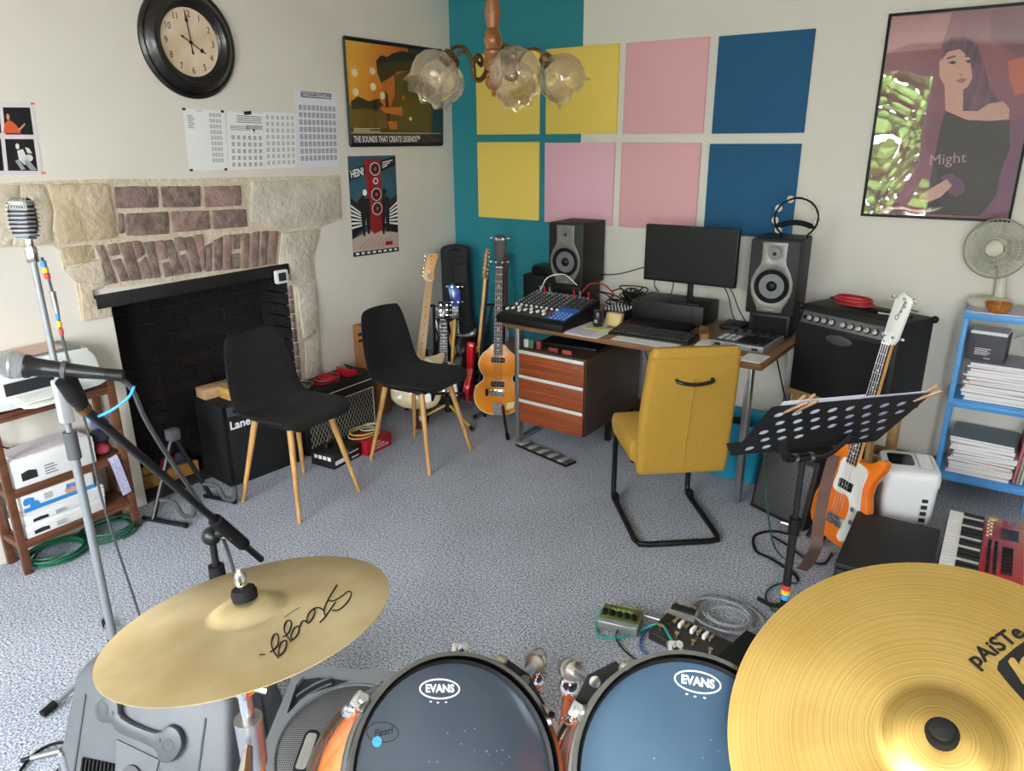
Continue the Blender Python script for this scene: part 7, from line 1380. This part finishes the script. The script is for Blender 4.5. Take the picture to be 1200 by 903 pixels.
for i, c in enumerate(('#2f86c9', '#d8b52e', '#c23a33')):
    q = vc[0].lerp(vc[1], 0.1+0.18*i); MB(tr(-m0.x, -m0.y, 0)).cyl(q, q-Vector((0, 0, 0.016)), 0.008, n=10).obj('tape_band', mat('mic_tape_%d' % i, c, 0.5), mv)
    q = vc[1].lerp(vc[2], 0.35+0.13*i); MB(tr(-m0.x, -m0.y, 0)).cyl(q, q-Vector((0, 0, 0.018)), 0.006, n=10).obj('tape_band', mat('mic_tape_%d' % i, c, 0.5), mv)
MB(tr(-m0.x, -m0.y, 0)).cyl(vc[1], vc[1].lerp(vc[2], 0.35), 0.0085, 0.007, 10).obj('xlr_plug', STEEL, mv)
# vocal microphone on the black boom stand
A0, A1 = CAM+ray(12, 427)*1.36, CAM+ray(124, 438)*1.41
vx = thing('vocal_microphone', 'black vocal microphone with silver ball grille on the boom stand', 'microphone', M=stand_axis(A1, A0, (0, 0, 1))); Lm = (A0-A1).length
MB().lathe([(0.0, 0), (0.011, 0.0), (0.012, 0.02), (0.016, Lm-0.06), (0.018, Lm-0.036), (0.022, Lm-0.032), (0.0225, Lm-0.024), (0.0, Lm-0.024)], 24, fr((0, 0, 0), (0, 0, 1), (1, 0, 0))).obj('handle', BLACKM, vx)
BG = fr((0, Lm-0.004, 0), (0, 0, 1), (1, 0, 0))
MB(BG).lathe([(0.019, -0.022), (0.0245, -0.012), (0.0258, -0.002), (0.0258, 0.003), (0.0255, 0.008), (0.02, 0.02), (0.01, 0.0255), (0, 0.026)], 32).obj('ball_grille', mat('ball_mesh', '#b9bbbd', 0.35, 0.8, var=0.3, vscale=700, bump=0.9, bscale=900), vx)
MB(BG).lathe([(0.0262, -0.002), (0.0268, 0.0), (0.0262, 0.003)], 32, caps=False).obj('grille_band', STEEL, vx)
MB().lathe([(0.0125, -0.03), (0.011, 0.002)], 16, fr((0, 0, 0), (0, 0, 1), (1, 0, 0))).obj('plug', BLACK, vx); MB().lathe([(0.0172, Lm*0.42), (0.0172, Lm*0.47)], 20, fr((0, 0, 0), (0, 0, 1), (1, 0, 0)), caps=False).obj('silver_ring', DGR, vx)
pv = CAM+ray(247, 622)*1.95
bs = thing('boom_stand', 'black boom microphone stand holding the vocal microphone', 'microphone stand', (pv.x, pv.y, 0)); I = tr(-pv.x, -pv.y, 0)
clip0 = A1.lerp(A0, 0.45)-Vector((0, 0, 0.02)); bt = CAM+ray(98, 478)*1.44; be = CAM+ray(306, 655)*2.12
MB(I).cyl(bt, be, 0.0095, n=12).obj('boom_arm', BLACKM, bs); MB(I).cyl(bt.lerp(be, 0.66), bt.lerp(be, 0.86), 0.018, n=14).obj('boom_grip', RUBBER, bs)
MB(I).tube([clip0, clip0.lerp(bt, 0.5)+Vector((0, 0, -0.004)), bt], [0.02, 0.018, 0.012], 12).obj('microphone_clip', BLACK, bs); MB(I).cyl(bt-(be-bt).normalized()*0.006, bt+(be-bt).normalized()*0.006, 0.014, n=14).obj('thread_ring', GOLD, bs)
MB(I).ball(bt.lerp(clip0, 0.4), 0.017, 12, 8).obj('clip_joint', BLACKM, bs)
ph = bt.lerp(be, 0.74); pz = Vector((pv.x, pv.y, ph.z-0.02))
MB(I).ball(pz, 0.026, 14, 10).obj('boom_clutch', BLACKM, bs); MB(I).tube([ph, pz], 0.014, 10).obj('clutch_block', BLACKM, bs); MB(I).tube([pz, pz+Vector((0.045, 0.03, 0.0))], [0.006, 0.01], 8).obj('clutch_wing', STEEL, bs)
MB(I).cyl(pz, (pv.x, pv.y, 0.45), 0.0095, n=12).obj('upper_tube', BLACKM, bs); MB(I).cyl(pz-Vector((0, 0, 0.09)), pz-Vector((0, 0, 0.2)), 0.021, 0.024, 14).obj('tube_grip', RUBBER, bs); MB(I).cyl((pv.x, pv.y, 0.5), (pv.x, pv.y, 0.06), 0.013, n=12).obj('lower_tube', BLACKM, bs)
for a in (200, 80, 320): MB(I).tube([(pv.x, pv.y, 0.1), (pv.x+0.26*cos(R(a)), pv.y+0.26*sin(R(a)), 0.014)], 0.009, 8).obj('leg', BLACKM, bs)
mc = [A1+Vector((0, 0, 0)), CAM+ray(152, 452)*1.45, CAM+ray(170, 490)*1.5, CAM+ray(196, 533)*1.62, CAM+ray(235, 590)*1.82, CAM+ray(262, 632)*1.98, (pv.x+0.05, pv.y+0.03, 0.5), (pv.x+0.08, pv.y+0.02, 0.2), (pv.x+0.14, pv.y-0.02, 0.01)]
cord('microphone_cable', 'thick dark grey cable drooping along the black boom', mc, 0.0052, GCB)
o = MB().tube(spline([CAM+ray(157, 453)*1.445, CAM+ray(150, 466)*1.46, CAM+ray(128, 482)*1.46, CAM+ray(103, 492)*1.475], 6), 0.003, 6).obj('cable_tie', mat('bright_blue', '#39a0e6', 0.5)); tag(o, 'bright blue cable tie strap on the boom', 'cable tie')

# ------------------------------------------------------------------ effect pedals and cables on the carpet
def pedal(name, label, c, rz, w_, d_, h, m_, knobs, extra=None):
    t = thing(name, label, 'pedal', (c[0], c[1], 0), rz); MB().prism([(-d_/2, 0), (d_/2, 0), (d_/2, h), (-d_/2, h*0.75)], -w_/2, w_/2, fr((0, 0, 0), (0, 1, 0), (0, 0, 1))).obj('housing', m_, t, bevel=0.004, fixn=True)
    for i in range(knobs): x = -w_*0.4+w_*0.8*i/max(1, knobs-1); MB().lathe([(0.009, h*0.86), (0.008, h+0.01), (0, h+0.011)], 12, tr(x, d_*0.12, 0)).obj('knob', BLACK, t)
    return t
p1 = atZ(727, 722, 0.04); pe = pedal('effect_pedal', 'green and silver effect pedal with four knobs on the carpet', p1, 12, 0.15, 0.1, 0.05, mat('pedal_silver', '#9ba09a', 0.35, 0.5), 0)
MB(tr(0, 0.0, 0.0505)).bx(-0.07, 0.07, -0.03, 0.046, -0.006, 0.0).obj('green_panel', mat('pedal_green', '#4c5a2a', 0.4), pe)
for i in range(5): MB().lathe([(0.01, 0.048), (0.009, 0.066), (0, 0.067)], 12, tr(-0.055+i*0.0275, -0.012, 0)).obj('knob', BLACK, pe)
for i, (w_, x) in enumerate(((0.006, -0.036), (0.009, -0.026), (0.005, -0.015), (0.008, -0.006), (0.01, 0.006), (0.005, 0.017), (0.008, 0.027), (0.006, 0.037))): MB().bx(x-w_/2, x+w_/2, 0.012, 0.03-0.004*(i % 2), 0.0505, 0.051).obj('lime_print', mat('pedal_lime', '#a7c56b', 0.5), pe)

for x in (-0.05, 0.05): MB().cyl((x, 0.035, 0.05), (x, 0.035, 0.062), 0.007, n=10).obj('footswitch', CHROME, pe)
p2 = atZ(800, 718, 0.03); pe2 = pedal('effect_pedal', 'small silver effect pedal near the coiled grey cable', p2, 5, 0.105, 0.065, 0.04, mat('pedal_light', '#b3b3ae', 0.35, 0.5), 0); MB().bx(-0.045, 0.045, -0.005, 0.028, 0.036, 0.044).obj('dark_panel', INK, pe2)
for x in (-0.035, 0.035): MB().cyl((x, 0.02, 0.044), (x, 0.02, 0.055), 0.007, n=10).obj('footswitch', CHROME, pe2)
p3 = atZ(808, 748, 0.03); pe3 = pedal('multi_effect_board', 'dark multi effect unit with rows of silver switches on the carpet', p3, -8, 0.26, 0.13, 0.045, mat('pedal_bronze', '#3b3632', 0.35, 0.4), 0)
for i in range(7): MB().box((-0.075+i*0.024, 0.03, 0.05), (0.012, 0.035, 0.018)).obj('slider_switch', WHITEINK if i % 2 else CHROME, pe3, bevel=0.002)
for i in range(4): MB().cyl((-0.1+i*0.065, -0.03, 0.038), (-0.1+i*0.065, -0.03, 0.055), 0.009, n=10).obj('footswitch', CHROME, pe3)
p4 = atZ(868, 768, 0.04); pe4 = pedal('volume_pedal', 'black rocker pedal at the edge of the cable tangle', p4, -15, 0.09, 0.2, 0.06, BLACK, 0); MB(tr(0, 0, 0.055) @ rot(6, 'X')).bx(-0.04, 0.04, -0.095, 0.095, 0, 0.014).obj('treadle', RUBBER, pe4, bevel=0.004)
TEAL = mat('teal_cable', '#1c9a8a', 0.4); Z_ = lambda x, y, z=0.008: atZ(x, y, z)
cord('patch_cable', 'teal patch cable looping from the green pedal', [Z_(706, 712, 0.03), Z_(699, 730), Z_(702, 744), Z_(720, 748), Z_(745, 741), Z_(765, 732, 0.03), Z_(777, 733, 0.05), Z_(786, 748, 0.06), Z_(797, 763, 0.02), Z_(815, 775)], 0.0045, TEAL)
cord('patch_cable', 'blue patch cable between pedals', [Z_(785, 731, 0.04), Z_(760, 737), Z_(750, 752), Z_(756, 765), Z_(775, 772)], 0.0038, mat('blue_cable', '#2b5aa8', 0.45))
cord('patch_cable', 'thin black cable from green pedal towards the toms', [Z_(725, 735, 0.02), Z_(722, 748), Z_(735, 765), Z_(755, 778)], 0.003, BLACK)
GRP = mat('braided_grey', '#8b8d90', 0.6, var=0.4, vscale=200)
o = MB(tr(*atZ(848, 722, 0.006))).tube(coil((0, 0, 0), 0.1, 4, dz=0.007, jit=0.035, sy=0.8, seed=31), 0.0045, 6).obj('instrument_cable', GRP); tag(o, 'grey braided cable coiled beside the silver pedal', 'cable')
cord('instrument_cable', 'grey cable arcing over the carpet behind the silver pedal', [Z_(818, 726, 0.02), Z_(815, 705), Z_(830, 695), Z_(858, 698), Z_(885, 716), Z_(900, 740)], 0.004, GRP)
o = thing('jack_plug', 'silver jack plugs joining the green pedal', 'jack plug', M=tr(*atZ(760, 722, 0.03)) @ rot(5)); MB().cyl((-0.02, 0, 0), (0.045, 0, 0), 0.007, 0.006, 10).obj('sleeve', STEEL, o); MB().cyl((-0.045, 0, 0), (-0.02, 0, 0), 0.003, n=8).obj('tip', GOLD, o)
DGC = mat('deep_green_cable', '#14503f', 0.5)
cord('instrument_cable', 'deep green cable hanging from the music stand to the carpet', [atZ(895, 520, 0.45), atZ(897, 570, 0.2), atZ(905, 632, 0.02), atZ(920, 655), atZ(950, 665)], 0.004, DGC)
cord('instrument_cable', 'deep green cable curving on the carpet by the music stand foot', [Z_(935, 683), Z_(912, 684), Z_(898, 694), Z_(903, 712), Z_(920, 725)], 0.004, DGC)
cord('guitar_lead', 'black lead looping on the carpet below the orange bass', [Z_(935, 628), Z_(905, 622), Z_(884, 628), Z_(886, 645), Z_(905, 655), Z_(930, 672), Z_(935, 680)], 0.006, BLACK)
cord('guitar_lead', 'second black lead behind the music stand post', [Z_(975, 648), Z_(965, 660), Z_(945, 655), Z_(925, 640), Z_(905, 628)], 0.0045, BLACK)
# bottom-left corner: cable with plug, drum stick
q = atZ(45, 880, 0.02); cord('instrument_cable', 'black cable loop beside the grey floor monitor', [Z_(92, 868), Z_(60, 872), Z_(35, 888), Z_(20, 915), Z_(45, 925), Z_(80, 890), Z_(110, 880)], 0.0045, BLACK)
o = thing('xlr_plug', 'silver cable plug on the carpet by the grey floor monitor', 'plug', M=tr(*atZ(52, 884, 0.012)) @ rot(55)); MB().cyl((-0.035, 0, 0), (0.04, 0, 0), 0.009, n=12).obj('shell', STEEL, o); MB().cyl((-0.06, 0, 0), (-0.035, 0, 0), 0.006, 0.008, 10).obj('boot', BLACK, o)
# ------------------------------------------------------------------ cables on and behind the desk
DK = DT+0.004
for i, (l, pts) in enumerate((('black cable drooping from the monitor back to the riser box', [(1.7, -0.3, 1.0), (1.66, -0.22, 0.9), (1.67, -0.18, 0.85)]), ('black cable from the monitor down to the riser box', [(1.8, -0.28, 0.96), (1.77, -0.2, 0.9), (1.76, -0.2, 0.85)]), ('black cable from the screen down behind the pad controller', [(2.08, -0.3, 1.0), (2.12, -0.2, 0.9), (2.17, -0.2, 0.8), (2.24, -0.24, DK)]), ('second black cable from the screen down to the router', [(2.06, -0.3, 1.0), (2.09, -0.18, 0.88), (2.13, -0.2, 0.78), (2.16, -0.2, DK)]),
                              ('black cable strung from the speaker to the monitor', [(1.24, -0.1, 0.9), (1.4, -0.15, 0.93), (1.6, -0.2, 1.0), (1.68, -0.3, 1.03)]))): cord('signal_cable', l, pts, 0.003, BLACK)
rg = random.Random(12)
for i in range(13):
    c = Vector((1.5+rg.uniform(-0.07, 0.1), -0.26+rg.uniform(-0.06, 0.05), DT+0.02)); pts = [c+Vector((rg.uniform(-0.11, 0.11), rg.uniform(-0.06, 0.06), rg.uniform(0.0, 0.13))) for k in range(7)]
    cord('signal_cable', 'black cable in the tangle between mixer and monitor box', pts, 0.004, BLACK, group='tangled cables behind the mixer')
cord('audio_cable', 'white audio cable arching over the mixer sockets', [(1.07, -0.55, 0.86), (1.09, -0.5, 0.93), (1.18, -0.46, 0.95), (1.28, -0.48, 0.9)], 0.0035, WHITE)
cord('audio_cable', 'red and black audio cable arching between the two mixers', [(1.34, -0.55, 0.86), (1.38, -0.5, 0.92), (1.45, -0.45, 0.91), (1.5, -0.4, 0.84)], 0.004, RED)
o = thing('wireless_receiver', 'small black stick antenna standing in the cable tangle', 'antenna', (1.545, -0.3, DT), 0); MB().cyl((0, 0, 0), (0, 0, 0.025), 0.018, n=14).obj('base', BLACK, o); MB().cyl((0, 0, 0.025), (0, 0, 0.15), 0.006, 0.005, 10).obj('rod', BLACK, o)
cord('power_cable', 'black cable hanging under the desk behind the mustard chair', [(1.72, -0.3, 0.7), (1.68, -0.35, 0.55), (1.75, -0.4, 0.4), (1.72, -0.3, 0.12), (1.7, -0.2, 0.01)], 0.0035, BLACK)
cord('power_cable', 'black cable hanging below the desk end by the amplifier', [(2.52, -0.7, 0.7), (2.55, -0.6, 0.5), (2.57, -0.45, 0.3), (2.58, -0.4, 0.02)], 0.0035, BLACK)
o = thing('stand_rod', 'thin chrome rod rising beside the grey floor monitor', 'rod'); q = CAM+ray(72, 884)*1.75; o.location = (q.x, q.y, 0)
MB().cyl((0, 0, 0.02), (0, 0, q.z), 0.008, 0.007, 10).obj('rod', CHROME, o); MB().ball((0, 0, q.z), 0.008, 10, 6).obj('tip', CHROME, o); MB().lathe([(0.05, 0), (0.05, 0.012), (0.012, 0.025)], 20).obj('base', BLACKM, o)
